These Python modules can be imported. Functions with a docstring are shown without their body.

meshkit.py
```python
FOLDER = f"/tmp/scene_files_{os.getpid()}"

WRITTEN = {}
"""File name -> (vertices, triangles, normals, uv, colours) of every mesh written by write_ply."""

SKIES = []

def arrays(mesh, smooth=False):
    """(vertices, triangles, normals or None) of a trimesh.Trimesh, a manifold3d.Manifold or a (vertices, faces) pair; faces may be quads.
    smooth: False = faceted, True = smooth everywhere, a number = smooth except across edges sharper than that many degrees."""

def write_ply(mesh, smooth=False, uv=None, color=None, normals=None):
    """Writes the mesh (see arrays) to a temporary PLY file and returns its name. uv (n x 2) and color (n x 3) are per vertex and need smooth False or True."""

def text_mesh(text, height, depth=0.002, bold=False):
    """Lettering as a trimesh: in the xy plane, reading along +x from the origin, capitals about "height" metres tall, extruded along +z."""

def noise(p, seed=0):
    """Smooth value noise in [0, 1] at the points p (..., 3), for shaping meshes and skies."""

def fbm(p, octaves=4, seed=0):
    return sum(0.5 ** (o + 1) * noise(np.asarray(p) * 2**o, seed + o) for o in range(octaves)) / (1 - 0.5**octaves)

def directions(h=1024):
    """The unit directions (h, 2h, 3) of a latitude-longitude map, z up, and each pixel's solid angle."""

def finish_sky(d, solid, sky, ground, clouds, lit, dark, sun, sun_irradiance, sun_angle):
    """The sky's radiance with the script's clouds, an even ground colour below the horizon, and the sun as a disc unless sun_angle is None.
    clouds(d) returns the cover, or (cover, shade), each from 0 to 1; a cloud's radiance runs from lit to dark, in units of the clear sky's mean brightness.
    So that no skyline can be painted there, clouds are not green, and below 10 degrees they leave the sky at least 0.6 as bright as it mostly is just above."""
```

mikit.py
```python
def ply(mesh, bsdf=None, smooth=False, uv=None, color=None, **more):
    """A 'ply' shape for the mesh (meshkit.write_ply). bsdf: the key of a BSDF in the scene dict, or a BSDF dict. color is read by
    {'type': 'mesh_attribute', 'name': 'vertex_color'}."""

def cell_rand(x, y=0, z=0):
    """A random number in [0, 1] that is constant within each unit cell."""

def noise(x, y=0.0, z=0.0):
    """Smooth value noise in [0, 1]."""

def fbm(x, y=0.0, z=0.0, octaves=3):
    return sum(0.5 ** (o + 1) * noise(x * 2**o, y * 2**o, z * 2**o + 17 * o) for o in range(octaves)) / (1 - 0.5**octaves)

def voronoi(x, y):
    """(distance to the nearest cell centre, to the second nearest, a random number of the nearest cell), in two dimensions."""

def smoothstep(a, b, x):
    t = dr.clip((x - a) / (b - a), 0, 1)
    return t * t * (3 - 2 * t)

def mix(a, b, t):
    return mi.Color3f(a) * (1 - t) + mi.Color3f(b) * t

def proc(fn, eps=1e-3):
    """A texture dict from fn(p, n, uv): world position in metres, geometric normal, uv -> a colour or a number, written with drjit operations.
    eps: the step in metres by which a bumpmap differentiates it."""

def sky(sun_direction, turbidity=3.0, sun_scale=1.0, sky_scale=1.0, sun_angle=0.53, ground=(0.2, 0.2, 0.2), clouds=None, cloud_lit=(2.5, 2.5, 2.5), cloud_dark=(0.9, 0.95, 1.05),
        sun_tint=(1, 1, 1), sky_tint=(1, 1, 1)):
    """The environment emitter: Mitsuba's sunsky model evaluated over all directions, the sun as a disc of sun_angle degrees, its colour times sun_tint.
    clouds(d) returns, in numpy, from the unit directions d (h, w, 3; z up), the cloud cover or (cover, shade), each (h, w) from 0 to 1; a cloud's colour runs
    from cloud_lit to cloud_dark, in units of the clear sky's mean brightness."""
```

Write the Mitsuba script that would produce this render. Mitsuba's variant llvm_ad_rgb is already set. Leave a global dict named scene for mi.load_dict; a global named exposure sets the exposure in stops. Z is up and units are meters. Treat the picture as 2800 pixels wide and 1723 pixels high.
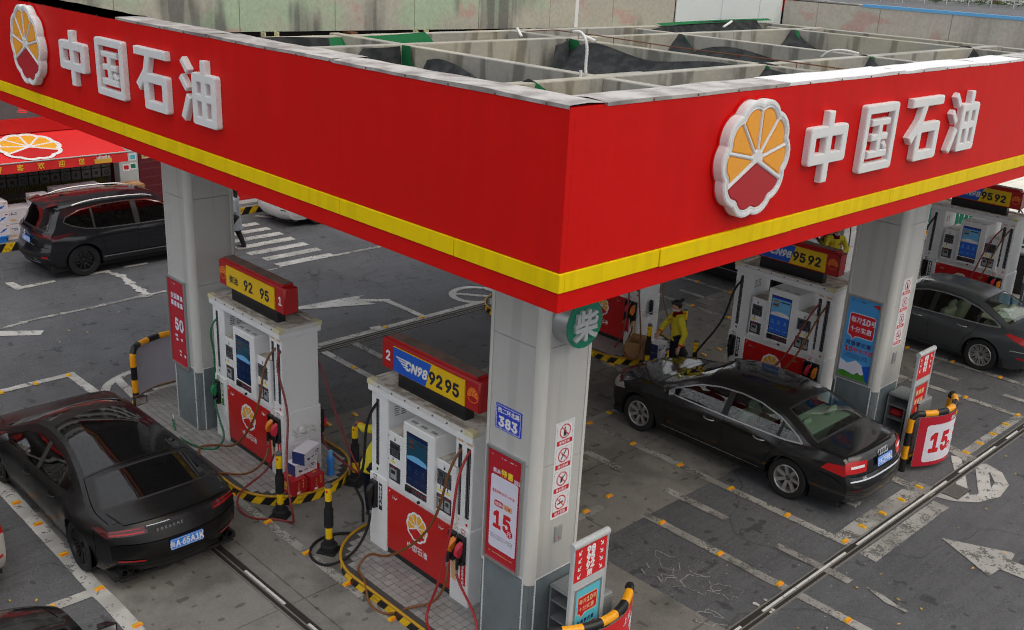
import math, random
import numpy as np
import trimesh, manifold3d, shapely
import mitsuba as mi
import drjit as dr
import mikit, meshkit
from shapely import affinity
from shapely.geometry import Polygon, LineString, Point, box as sbox, MultiPolygon
from shapely.ops import unary_union

random.seed(7)
RNG = np.random.default_rng(7)
T4 = mi.ScalarTransform4f
scene, labels = {}, {}

# ------------------------------------------------------------------ camera, light, exposure
CAM = np.array([0.0, 0.0, 7.91])
RIGHT = np.array([0.69123357, 0.72110724, 0.0469094])
DOWN = np.array([0.27700386, -0.20445332, -0.93886512])
FWD = np.array([-0.66743165, 0.66196917, -0.34107448])
_m = np.eye(4)
_m[:3, 0], _m[:3, 1], _m[:3, 2], _m[:3, 3] = -RIGHT, -DOWN, FWD, CAM
scene['camera'] = {'type': 'perspective', 'fov': 52.683, 'fov_axis': 'x', 'near_clip': 0.1, 'far_clip': 2000.0, 'to_world': T4(_m)}


def cloud_cover(d):
    """An overcast sky: one grey sheet, brightest overhead, with some structure."""
    n = meshkit.fbm(d * 3.1 + 5.0, 4, 3)
    return np.ones(d.shape[:2]), np.clip(1 - (1 + 2 * np.clip(d[..., 2], 0, 1)) / 3 + 0.5 * (n - 0.5), 0, 1)


scene['sky'] = mikit.sky([0.62, 0.10, 0.78], turbidity=3, sun_scale=0.20, sun_angle=55, clouds=cloud_cover, cloud_lit=(2.9, 2.95, 3.05), cloud_dark=(0.95, 0.98, 1.05))
exposure = 2.0


# ------------------------------------------------------------------ mesh helpers
def box(x0, x1, y0, y1, z0, z1):
    m = trimesh.creation.box((x1 - x0, y1 - y0, z1 - z0))
    m.apply_translation(((x0 + x1) / 2, (y0 + y1) / 2, (z0 + z1) / 2))
    return m


def rbox(x0, x1, y0, y1, z0, z1, r=0.01):
    """A box with chamfered edges."""
    r = min(r, (x1 - x0) / 2.01, (y1 - y0) / 2.01, (z1 - z0) / 2.01)
    p = []
    for sx, a in ((1, x0), (-1, x1)):
        for sy, b in ((1, y0), (-1, y1)):
            for sz, c in ((1, z0), (-1, z1)):
                p += [(a, b + sy * r, c + sz * r), (a + sx * r, b, c + sz * r), (a + sx * r, b + sy * r, c)]
    return trimesh.convex.convex_hull(np.array(p))


def cat(*ms):
    ms = [m for a in ms for m in (a if isinstance(a, (list, tuple)) else [a]) if m is not None and len(m.faces)]
    return trimesh.util.concatenate([trimesh.Trimesh(m.vertices, m.faces, process=False) for m in ms])


def cyl(p0, p1, r, n=14, r1=None):
    p0, p1 = np.array(p0, float), np.array(p1, float)
    return tube([p0, p1], [r, r if r1 is None else r1], n)


def frame(d):
    d = d / np.linalg.norm(d)
    a = np.cross(d, [0, 0, 1.0] if abs(d[2]) < 0.95 else [1.0, 0, 0])
    a /= np.linalg.norm(a)
    return a, np.cross(d, a)


def tube(pts, r, n=10, caps=True):
    pts = np.asarray(pts, float)
    r = np.broadcast_to(np.asarray(r, float), (len(pts),))
    tan = np.gradient(pts, axis=0)
    tan /= np.linalg.norm(tan, axis=1, keepdims=True) + 1e-12
    a, _ = frame(tan[0])
    ang = np.arange(n) * 2 * np.pi / n
    v, f = [], []
    for i in range(len(pts)):
        a = a - tan[i] * (a @ tan[i])
        a /= np.linalg.norm(a)
        b = np.cross(tan[i], a)
        v.append(pts[i] + r[i] * (np.cos(ang)[:, None] * a + np.sin(ang)[:, None] * b))
    v = np.vstack(v)
    for i in range(len(pts) - 1):
        for k in range(n):
            p, q = i * n + k, i * n + (k + 1) % n
            f += [(p, q, q + n), (p, q + n, p + n)]
    if caps:
        v = np.vstack([v, pts[0], pts[-1]])
        for k in range(n):
            f += [(len(v) - 2, (k + 1) % n, k), (len(v) - 1, (len(pts) - 1) * n + k, (len(pts) - 1) * n + (k + 1) % n)]
    return trimesh.Trimesh(v, f, process=False)


def spline(pts, n=40):
    """Catmull-Rom through the points, evenly sampled by chord."""
    p = np.asarray(pts, float)
    from scipy.interpolate import PchipInterpolator
    s = np.r_[0, np.cumsum(np.linalg.norm(np.diff(p, axis=0), axis=1))]
    from scipy.interpolate import CubicSpline
    c = CubicSpline(s, p) if len(p) > 2 else PchipInterpolator(s, p)
    return c(np.linspace(0, s[-1], n))


def lathe(prof, n=32, axis='z'):
    """Revolves (r, h) points about an axis."""
    prof = np.asarray(prof, float)
    ang = np.arange(n) * 2 * np.pi / n
    v = np.array([[r * math.cos(a), r * math.sin(a), h] for r, h in prof for a in ang])
    f = []
    for i in range(len(prof) - 1):
        for k in range(n):
            p, q = i * n + k, i * n + (k + 1) % n
            f += [(p, q, q + n), (p, q + n, p + n)]
    if axis == 'y':
        v = v[:, [0, 2, 1]] * [1, -1, 1]
    return trimesh.Trimesh(v, f, process=False)


def polys(g):
    return [p for p in getattr(g, 'geoms', [g]) if p.geom_type == 'Polygon' and p.area > 1e-9]


def flat(g, o=(0, 0, 0), u=(1, 0, 0), v=(0, 1, 0), lift=0.0):
    """The shapely area g as a sheet in the plane o, u, v, lifted along u x v."""
    vs, fs, k = [], [], 0
    n = np.cross(u, v).astype(float)
    for p in polys(g):
        a, f = trimesh.creation.triangulate_polygon(p, engine='earcut')
        if len(f) == 0:
            continue
        vs.append(a)
        fs.append(np.asarray(f) + k)
        k += len(a)
    if not vs:
        return None
    a, f = np.vstack(vs), np.vstack(fs)
    e1, e2 = a[f[:, 1]] - a[f[:, 0]], a[f[:, 2]] - a[f[:, 0]]
    neg = e1[:, 0] * e2[:, 1] - e1[:, 1] * e2[:, 0] < 0
    f[neg] = f[neg][:, ::-1]
    w = np.asarray(o, float) + a[:, :1] * np.asarray(u, float) + a[:, 1:] * np.asarray(v, float) + lift * n
    return trimesh.Trimesh(w, f, process=False)


def prism(g, depth, o=(0, 0, 0), u=(1, 0, 0), v=(0, 1, 0), base=0.0):
    ms = []
    n = np.cross(u, v).astype(float)
    for p in polys(g):
        m = trimesh.creation.extrude_polygon(p, depth, engine='earcut')
        a = m.vertices
        w = np.asarray(o, float) + a[:, :1] * np.asarray(u, float) + a[:, 1:2] * np.asarray(v, float) + (a[:, 2:] + base) * n
        ms.append(trimesh.Trimesh(w, m.faces, process=False))
    return cat(ms) if ms else None


def bevel_prism(g, depth, r, o, u, v):
    """An extruded area whose front edge is chamfered by r."""
    ms = [prism(g, depth - r, o, u, v)]
    for p in polys(g):
        q = p.buffer(-r, join_style=2)
        for a, b in ((p, q),):
            rings = [a.exterior, *a.interiors]
            inner = polys(b)
            if not inner:
                continue
            rr = [x for i in inner for x in (i.exterior, *i.interiors)]
            vs, fs = [], []
            # chamfer as a stack of thin steps
            for k in range(1, 4):
                step = p.buffer(-r * k / 3, join_style=2)
                m = prism(step, r / 3, o, u, v, base=depth - r + r * (k - 1) / 3)
                if m is not None:
                    ms.append(m)
    return cat(ms)


def rrect(x0, x1, y0, y1, r):
    r = min(r, (x1 - x0) / 2.01, (y1 - y0) / 2.01)
    return sbox(x0 + r, y0 + r, x1 - r, y1 - r).buffer(r, quad_segs=4)


def lin(m, M):
    m = m.copy()
    m.apply_transform(M)
    return m


def RZ(a, loc=(0, 0, 0)):
    M = np.eye(4)
    c, s = math.cos(a), math.sin(a)
    M[:2, :2] = [[c, -s], [s, c]]
    M[:3, 3] = loc
    return M


def hull_pts(p):
    return trimesh.convex.convex_hull(np.asarray(p, float))


# ------------------------------------------------------------------ lettering: outlines of the characters, in 1/128 of the character height
GLYPHS = {'柴':'ċĉĄđğĞĲĭĲĮĈĮĈķĺķĺńńńńķŸķŸĮŎĮŒĨŠğŮėŻēŵĊŝĖŏĠņĩńĩńĆĺĆĺĨĥėĐċ|ņŏņżŐżŐŧşūŮŲŶŬũŦŐŞŐŐœōŭōűőŲŜźŘŹŎŴņůŅŏŅňň|ąŊĎŋĎűėűėōģŎģżĬżĬūĿūĿŢĬŢĬŐŀŒŀŊĆŁ',
'油':'įšōšōŻŗŻŗšŶšŶćŭćŭĎĸĎĸĆįĆ ŗėŭėŭĳŗĳ ŗļŭļŭŘŗŘ ĸėōėōĳĸĳ ĸļōļōŘĸŘ|ČųĒźĪŬĤť|ĒĈĊďğĲĦĬĝĚ|ĆŐċŗĜŎģŉĝł',
'西':'ďĆĎŗĮŗĮŪĈŪĈųŸųŸŪŒŪŒŗŲŗŲćũćũĎĘĎĘĆ ĘĮĘėũėũĭőĭŊıŉķŉŏĶŏĳĿĭĴĞĨ ŒŎŒķũĶũŏ ĶŗŉŗŉŪĶŪ ĘİġĵĨļĬńĭŏĘŎ',
'二':'ćĝŹĝŹēćē|ĒũŮũŮşĒş',
'环':'ĵīĭĳĺľŅŎŒũŒŪĲŪĲųŹųŹŪŝŪŗśŗŐŞŔŹĳűĭšŃŗŎŗĆōĆōŇ|ąĝĔĢĔŅćŅćŎĔŎĔŪąŪąųīųĬŪĝŪĝŎĩŎĩŅĝŅĝĦĪĪĬġĈĔ',
'北':'ňĕňŹŒŹŒŏšŘŲťŹŞūœŒŅœĕŖĒůēŲĘŴĭŽĨżĜŸĎŴĊůĉŐĉŋČ|ĄğĩĭĩőĈőĈśĩśĩŹĳŹĳćĩćĩģĉĖ',
'路':'ĆČąĕċėċŃĔŃĔęĞěĞŏċŏċŶĵŶĵŕĹŘłŤŌżŕźŒůŭůŲŬŬŜŠŉŭĿżķŷįŲİŲĆũĆũċŉċŉĆŀĆŀİĸĭĴĴĦĴĦĝķġĸĘĈČ ňĴŪĴŪĶŘŃ ŉēũēũĬŉĬ ōţŔŗŚőŠśŦŦōŦ ĦļĶļĶķĸķŉŁœŋňśŇśļōķŒĵŒĵŏĦŏ ĔŗĬŗĬŮĔŮ',
'周':'ĄċČĚđĮēŃēŶűŶűďŭĈŦĆŕĆŒĎťďŧĐŧŭĜŭĜŀęģēĒčĆČą|ļŋļŗĥŗĥşļşļŪŅŪŅşŝşŝŗŅŗŅŋŠŋŠŃĢŃĢŋ|ĨĸŚĸŚĖıĖıďĨď ıĞőĞőİıİ',
'末':'ČčąĖĝĤĮĳĴĻĴĽďĽďņĻņĻŝĈŝĈŦĻŦĻżŅżŅŦŹŦŹŝŅŝŅņŲņŲĽŌĽŌĻřĭţĤżĖŵčŞĜŐĩņĵŅĵŅĆĻĆĻĴĪĢęĕ',
'特':'ŏĎŢĐŢĳĴĳĴļŢļŢŌĲŌĲŕŒŕŒťĹťĹŮŒŮŒżśżśŮŵŮŵťśťśŕŻŕŻŌūŌūļźļźĳūĳūĎŨĈŠĆőĆ|ŊĖĻīłįŒě|ąņĊśČŲĔűēšěšěŻĤżĤšıšıŘĤŘĤļıĿĲķĤĲĤĆěĆěįĈĩĆĲěĹěŘđŘČł',
'惠':'šģũĦűěŸĎůċŪĖ|ĊĵĺĵĺĿĒŀĒţĺţĺŬĊŬĊŴĺŴĺżńżńŴŶŴŶŬńŬńţŭţŭĿŜĿŜľŬĶŷĭűħũĮĺĭĺĬŐĞŉĘŁğĴħĺĭĊĭ ńŏńņŤņŤŏ ńŕŤŕŤŝńŝ ńĶśĶśķŒĻŖĿńĿ ĜņĺņĺŏĜŏ ĜŕĺŕĺŝĜŝ|ĢĐĢĦīĦīēĮĐœďŗĒřĜšęŞČŕćīĈĥĊ|ćĎĎĚēĦěģĖĖďĉ',
'加':'ŒĈŉĈŉŬŵŬŵĉūĉūđŒđ ŒĚūĚūŢŒŢ|ĄČĎěĔĬėĿęŘęŚćŚćţęţęźĢźĢţĿţĽħĻđĸČĴĉġĈĞĒĭđĲĕĴĪĵőĵŚĢŚğĶęĜĔđċĆ',
'满':'ĩĆĩŇŁňŁœĦœĦśźśźœŠœşňŶňŵĊůćŠćŞČŭĎŭĿşĿŞķŞĵūĠŤĜŞĨśĪŘġŐĔŉęŎğœĩŗĿňĿŇĴŐħŋĢņĪńĪŀĠĺėĲĜĲĆ ŉňŘňŘœŉœ ĲĝļīŀĿĲĿ|ğŤČųĒŹĦūĦűļűļżŅżŅűŚűŚżţżţűŹűŹũţũţşŚşŚũŅũŅşļşļũĦũĥū|đĉĈďĝķĤİęę|ĆŏČŕğŉęł',
'元':'čĆĆĎėėĠģĦĳĨńĈńĈŎŹŎŹńŔńŕĒŘđůĒűėŲĨŻĤŸĐųĉŔĈōČŋĒŋńĲńĮīĦęĝĐĕĊ|ēŨēŲŮŲŮŨ',
'立':'ćċćĕŅĕŐĳŘœţőŐĕŹĕŹċ|ŴŚČŚČţŴţ|ĽťķźŀżŇŨ|ĪĚğőĨŒıİĴĝ',
'减':'ęċĠėĥĭĦŧŖŧŕŻŞŻŞŧźŧźŞşŞţĳťĴũĿůŔŸŒűļŦĦŪĘůĐűĐųēŵĤżĠźđŴĆůąŪćťĎŠěŉĆłČōĔŝĦřŀŗŞĮŞĮĵĪěġą|ŲŨŢŷŨŻŸŭ|ĳŔœŔœŌĳŌ|ĵėĵłœłœĞļĞļė ļĺļĦŌĦŌĺ|ąĐĎĤėļĞķđĕčČ|ĆŲĎŵĞŘĖŕđŠ',
'银':'ķčĻĕĻŶųŶųľŘľŘĽŠīųĹźĳťĤťĢůėżďŶćŪĎśġŔİŐľŅľŅēśęŜĐĻĆ ŅņŪņŪŖŅŖ ŅŞŪŞŪŮŅŮ|ĎŖĲŖĲōģōģļĵļĵĳģĳģėĴğĶėęćĕďęĕęĳćĳćļęļęōĎō|ąŜđŭėŻğŹěŭĴŭĴŤĖŤĊœ',
'联':'ĺąĲČļēňĠōīŐĵŐĸķĸķŁőŁőŘĺŘĺšŋšňŨľŶņŹŏŮœŦŌţŌšŚšŨŹűŷťšŵšŵŘśŘśŁźŁźĸśĸśĶšħũĜűĔŻčŵĆŮĊţĔŘĨŖĨŏęŁĊ|ćĘąġčĢčŭĆŭĆŶĶŶĶŭıŭıĨĻĩĻġığıĆĨĆĨĞ ĖĤĨħĨĹĖĹ ĖŁĨŁĨœĖœ ĖśĨśĨŭĖŭ',
'信':'ĨŧŎŧŅŸŎżŗūŐŨŐŧŹŧŹŞĨŞ|įįűįűĆŨĆŨċĸċĸĆįĆ ĸēŨēŨħĸħ|ıŔůŔůŌıŌ|ůĺıĺıłůł|ąŇĔşġŻĩŹĞşĞąĖąĖŎĔōĊĿ',
'用':'ĄČčĘĒĪĔĽĔųŲųŲĒůĊŨćŔĆőďŨđŨĭŅĭŅćļćļĭĜĭėęďĉċą ņĶŨĶŨŌŅŌ ņŕŨŕŨũŅũ ĝĶļĶļŌĝŌ ĝŕļŕļũĝũ',
'卡':'ĸŌĸżłżłŪŭũŭŠłŠłŌŹŌŹŃŃŃŃĆĹĆĹŃćŃćŌ|ŅĭŊĵŴģŮě',
'专':'ĠĵħŌćŌćŕīŕįŤĒŤĒŭĲŭĶżŀŻĽŭŮŭŮŤĺŤĵŕŷŕŷŌĲŌĭĿĭĽŦľŭĺŌęŌėŠĎśĆŁĒġĝħĥłĜŚĴ',
'享':'ĤčĺĎĻĞćĞćħĻħĻįŐĴŒĶēĶēľŧĿŭĹŘİŅĪŅħŹħŹĞŅĞŅČłĈĿĆħą|ķźŁŽņűŸűŸŨĈŨĈűĻű|ĘŠŨŠŨņĘņ ĢōŞōŞřĢř',
'禁':'ŀňĺŏņŗŒťŒŧŀŧŀůŖůŗżŠżŠůŶůŶŧţŧŬŚźŏŵňŠŝŠņŗņŗŝŃŊ|ĨčĻĎļħĈħĈįŸįŸħŅħŅčŁćĹĆīĆ|ŤĒŕĞŜĢŷčŮĈ|ėłūłūĺėĺ|ċŇąŎĔśěťěŧĉŧĉůğůğżĨżĨůĺůĺŧĨŧĩťļŘĶőĨŜĨņğņğŜčŉ|ĎććĎėęĠĢĩğĝĒĐĈ',
'手':'ďŰŇŵŦżŭŴŅŬŅŗųŗųŎŅŎŅĹźĹźİŅİŅďŃĊĹĆĤĆĠďĻĐĻİĆİĆĹĻĹĻŎďŎďŗĻŗĻūđŨ',
'机':'ĭČĸĜľįŀŁŀŴūŴūēŭĐŵđŶĨŽĤŽĒŻċŶćũćŤĉŢČšūŉūŉļńģĽđĴĆ|ĄĦđļĚŕĚŗćŗćŠĜŠĜżĥżĥŠĸŠĸŗĥŗĥŋĹĶĳĮħľĥĿĥĆĜĆĜŁěŁđĪĉĞ',
'熄':'űĖŧĦůĩŶĞżĎŵċ|ĺĵĹůōůŏżŚŻŗůŲůŲĶŏĵŠĦśĠňįōĵ łĽũĽũŇłŇ łŎũŎũŘłŘ łşũşũŨłŨ|ĿďĿĪňĪňđŉďŠďţĒŤĜŬęŪČŧĉţćņćŁĊ|īďıěĳĨĻĦĸėĳċ|ĤŊĭťĵţĪň|ąČđĞĘĴęźĢźġĳİĢĪĜĞĩėĔĎĈċĆ|ąŃĊőČšēŠĒŐĎŃČĿ',
'火':'čĆćĎĕĔĠěĩĤİĮĵĺĹŋĻźŅźŃŊŌĲœĨŞĝŬĔŻďŴćŦČŚēŌĠŅĬŀĸľĸĶĥĩĖĞĎďĆ|řĽţŏŪšŵŞŢĺ|ċĽĕŏěŢĤşĞŊĕĻēĹ',
'止':'ĘĕĘşĢşĢĕŀĖŀŻŊŻŊőŴőŴŇŊŇŊĕŹĕŹČĆČĆĕ',
'烟':'ąČđĝėıęŊęŻĢŻĠĵĳěĴěĴşĳşĩňģŋĬťĴŢĴŶŷŶŷćŮćŮčĽčĽĆĴĆĴěĬĔğĨĞĨĖēĎĈċĆ ĽĖŮĖŮŭĽŭĽĠńĦŋıőňőŋŀŋŀœőœőũřũřœŪœŪŋřŋŘŅŬĠťĜŚĳŖĹŐĩŇĜńĚĽğ|ąłĉőċŢđšđŕČĿ',
'吸':'ġċĩēıĢĶİĺŅĽūįūįųũųŠŐűőŶŏŶōůĶŢĞŮĕżĎŵĆŨčŚėŐĎłĆļčŋĖŔğŋĬŃĻłĻĺĠıĎĩĆ ŅŏŏĶŗĪśĦťĶūŇūňŔňŞūņŪ|ĊŰĪŰĪĨĒĨĒěĊě ĒıĢıĢŧĒŧ',
'每':'ēėėĴĆĴĆļęļĝřŪřũļŻļŻĴŨĴŨıŧğŶğŶĖŦĖţċŞćňĆņčŘčśĐŜĖ ĹŐĹŏŏłŋļşļŠŐ ķĴķĳłĭōĤŉğŝğşĴ ģļŇļŇľĲŊķŐĥŐ ĞğńğńĠįĮĳĴġĴ|ĆőėŧģżĬźħůŶůŶŦĢŦĘŘĎŌ',
'月':'ĄčĐěĘİĚŁĚŵũŵũĐŧċŞćŇĆŃĐŞđşĮġĮěěđČċĆ ģķşķşōĤō ĤŖşŖşŬĤŬ',
'号':'ĚĩĢŀĈŀĈňŷňŷŀĭĿĩıŨıŢĒŞċŚćŔĆļĆĹĐŕĐŚęŝĨ|ĘŶŨŶŨŔĘŔ ġŮġŜŞŜŞŮ',
'十':'ĻłćłćŌĻŌĻżŅżŅŌźŌźłŅłŅĆĻĆ',
'分':'ōŵŖŹŝŬŧşŴŐŻŋųłŞř|ĆňĚŝģŪĩŹĴŶĨşęŋŨŋťĠščŞĉřćŁĈľđŕĐřĔŜĦŞłĻłķİĮĜġďĎąĈĎęĕĥĠĬĮİłĘłĘŉėŉčŁ',
'实':'ċĎĦĘĵĤķĨĉĨĉıĻıĿŃŀŞŊŞŉńņıŸıŸĨłĨļĝĴĕĦčęĈĐĆ|ŅĞŊĥŨėŷĎűĆŠđ|ČŭĽŭķźŀŽŉŭŵŭŵœūœūŤĕŤĕœČœ|ğŘĥŝĲŕĸŏıň|ĒńĘŊĤłĬĻĦĴ',
'充':'ĎąćĎĘĔĤğĩĪĬĺēķĐŀĞōīŞĉŞĉŧŀŧĽŮķŹĿżŁŻŋūńŨńŧŸŧŸŞĹŞĭŏĢńĢŃĥŃŜŅōŔŔřŕřťŋŵĹŭĴŦĽœļŔĔŗĒŮĒŰĖŲĦŻĢŹĒŴĊůĉŔĉŌČŉĒŉĻĶĺĴĭİĠĪĖģĐ',
'值':'ĪŮŋůōżŗŻŕůŷůŷŦœŦŐŚůŚůĒŻĒŻĉĥĉĥĒıĒıŚŇŚŉŤŉŦĪŦ ĺĒŦĒŦĜĺĜ ĺģŦģŦįĺį ĺĶŦĶŦŀĺŀ ĺňŦňŦŒĺŒ|ąŇĕşĢŻĪŹĝŜĝĆĔĆĔŋĊĿ',
'优':'ŒēŒŊśŊśēŝĒůĒűėűĦźĢŹēŶčűĉŘĊŔČ|ĤčİĚĸħľĹłŒłŔĥŔĥŝłŝŃźŌźŌŝźŝźŔŋŔŇķľĝĵďīĆ|ūŠŚŴŠŸŲť|ąňĕŞĢŻĬŹĞśĞĆĕĆĕŋĊĿ',
'大':'čĆĆĎěĚīĭĳĽķōĈōĈŗĹŗĻżŅżŃŗŹŗŹōňōŎĽśħŪĘŻďŴĆťďŕĞŉİŁńĿŃķĭīĜġĒĖċ',
'不':'ňōŎœŐœŭľŻıųĪšĺ|ČĨĆıĘĻĪŊķřŁŧŁũĉũĉųŷųŷũŎũŅśŅĆĻĆĻŌĥĸĐĪ',
'同':'ċŵŵŵŵďŲĈūĆŚąŗĎŪďūĐŬŬĕŬĕąċą|ĠŞšŞšŖĠŖ|ĦŉŚŉŚĠįĠįĖĦĖ įĨőĨőŀįŀ',
'全':'ĊŃăŋĕŔĤşĴŮĿŽŇŹŇŴŕŦŤŚŽŋŷŃũŋŨŋŧńŅńŅİŨİŧħŅħŅĒŷĒŷĉĊĉĊĒĻĒĻħĚħĚİĻİĻńęńęŋ ěŌŦŌŦŎŔśĿŮışĜŎ',
'国':'ċŶŵŶŵĆūĆūČĕČĕĆċĆ ĕĕūĕūŭĕŭ|ĻĩĻĿģĿģŇĻŇĻřğřğŢšŢšřńřńŇŞŇŞĿńĿńĩţĩţġĝġĝĩ|ŘĪŌĹŒļşĮ',
'石':'ĊģăīĐĶĚłĢŏĭŧĭũĈũĈŲŸŲŸũĸũĲřĩňĩŇŰŇŰĆŦĆŦďĩďĩĆğĆğĸċĤ ĩĘŦĘŦľĩľ',
'中':'ČťĻťĻżŅżŅťųťųĨŪĨŪİŅİŅĆĻĆĻİĖİĖĨČĨ ŅĹũĹŪśŅś ĖĹĻĹĻśĖś',
'仑':'čņąŎĘŗĭŦĹŲŀżŉŸŇųŘţŪŗżŏŵņűňŘŗŀŭİŜĚō|ĠĖĠŎĩŎĩĴŃĽŚŊŢŃōķĩīĩęīĕİēŝĔŢĘŤĦŭģūĕŦčŞĊīċĤčĢĐ',
'好':'ŁĎŔďŕļķļķŅŕŅŕŔşŞŧũĽũĽŲűųŷŮŬşŞŒŞŅŻŅŻļŞļŞčśĈŔĆŅĆ|ĉĆăĎđėĝĥĘĪĈĵđŘąŘąšēšėżġŻĝšıŢĶŠĲłĪĨĸęıđĥğĤğĝĕČć ēĹĢįĨŁĬŘĚŘ',
'客':'ĉĦąįĞĵĶľħōēŁČňģŖİťĻţĶśŝŜţŘŝŏŋŀŋľŠķŻĲŵĨŤĬŤĆŚĆŚĊħĊħĆĞĆĞī ħĭśĭśĮĿĹħĮ ħĒŚĒŚĥħĥ ĮŔĶŋŁńōōœŔ|ĊŰļŰķźŁŽňŰŶŰŶŘŬŘŬŧēŧēŘĊŘ',
'欢':'ĮċľęňĥŌįŐļőŘŚŘŚņšīūěŲĔżčŶĆŬČŠěŗĮŖįŎĞŀčĵą|ķŌŀŠņżŏźŌŨųũŹŧűŋũōŮŠŊŠńŐĿņ|ĊĎăĖĒģěİĝĶćŗĎŜġŁģŀĩŒĭŤĆŤĆŭĲŭķŬıŎĩķĴğĭęĤĪĢīěğđĔ',
'迎':'ąĎďĘėĝėņĆņĆŏĠŏĠĝĮĕĺđŌĐŻēŸĉŧĈńćĸĉĪčĞĖėĔČĆ|ŐĖŏŲŶŲŵīŰĦšĦşĮŭįŭŪŘŪŘĖ|ĬĤħĬīįĮĵĮůňżŏŵķŪķĳŌĹōİ|ĉŮďŴĞŪĥţğŝ',
'您':'ĨśĳŪļżŅŹŁŰųŰŹŮůřŦśŬŧļŧįŖ|ţĩūĭŵĚŹĐŰčūę|ŨňşŕŧřűŋŷĿůĻ|ĢđĢīīīīĕĬĒįđŗđśĕŜĠťĜščŚĈĬĈĥċ|ŀĻŏļŏţŘţŘļŗķŐĳŃĳ|ŇĚĵıĽĵŉĩŏğ|ĬŁĴŊļŘŅŖľŉĳĻ|ċŏąŗĕŦģżĬŹġŧġĲėĲėŚ|ćďēīĜħďċ',
'汽':'ŤĝţľīľīŇŬŇŭĝŮĕŲďŴĎŵĐŶĠżěŻčŶĆŭćŧĎ|ĥŖĲŨĻżńŹĿŬŻŬŻŤĺŤĬő|ķŚůŚŰŒķŒ|čŲĒŹĨūĢŤ|ĊĎĊĐğĶĥįĚĘđĈ|ąŐċŖĠŊěł',
'闽':'ĭŵŴŵŴďűĉūćşĆŜďūđūŬĭŬ|ĜĞĻġĻĲġĲġŕĻŕĻŤńŤńŕşŕşĲńĲńĢŔĤŐĬŘĮťĘŝĔřĜŗĜĝĕ ńĺŖĺŕōńō ĪĺĻĺĻōĪō|ğŠĎŶĕźħť|ċşĕşĕĆċĆ',
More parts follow.
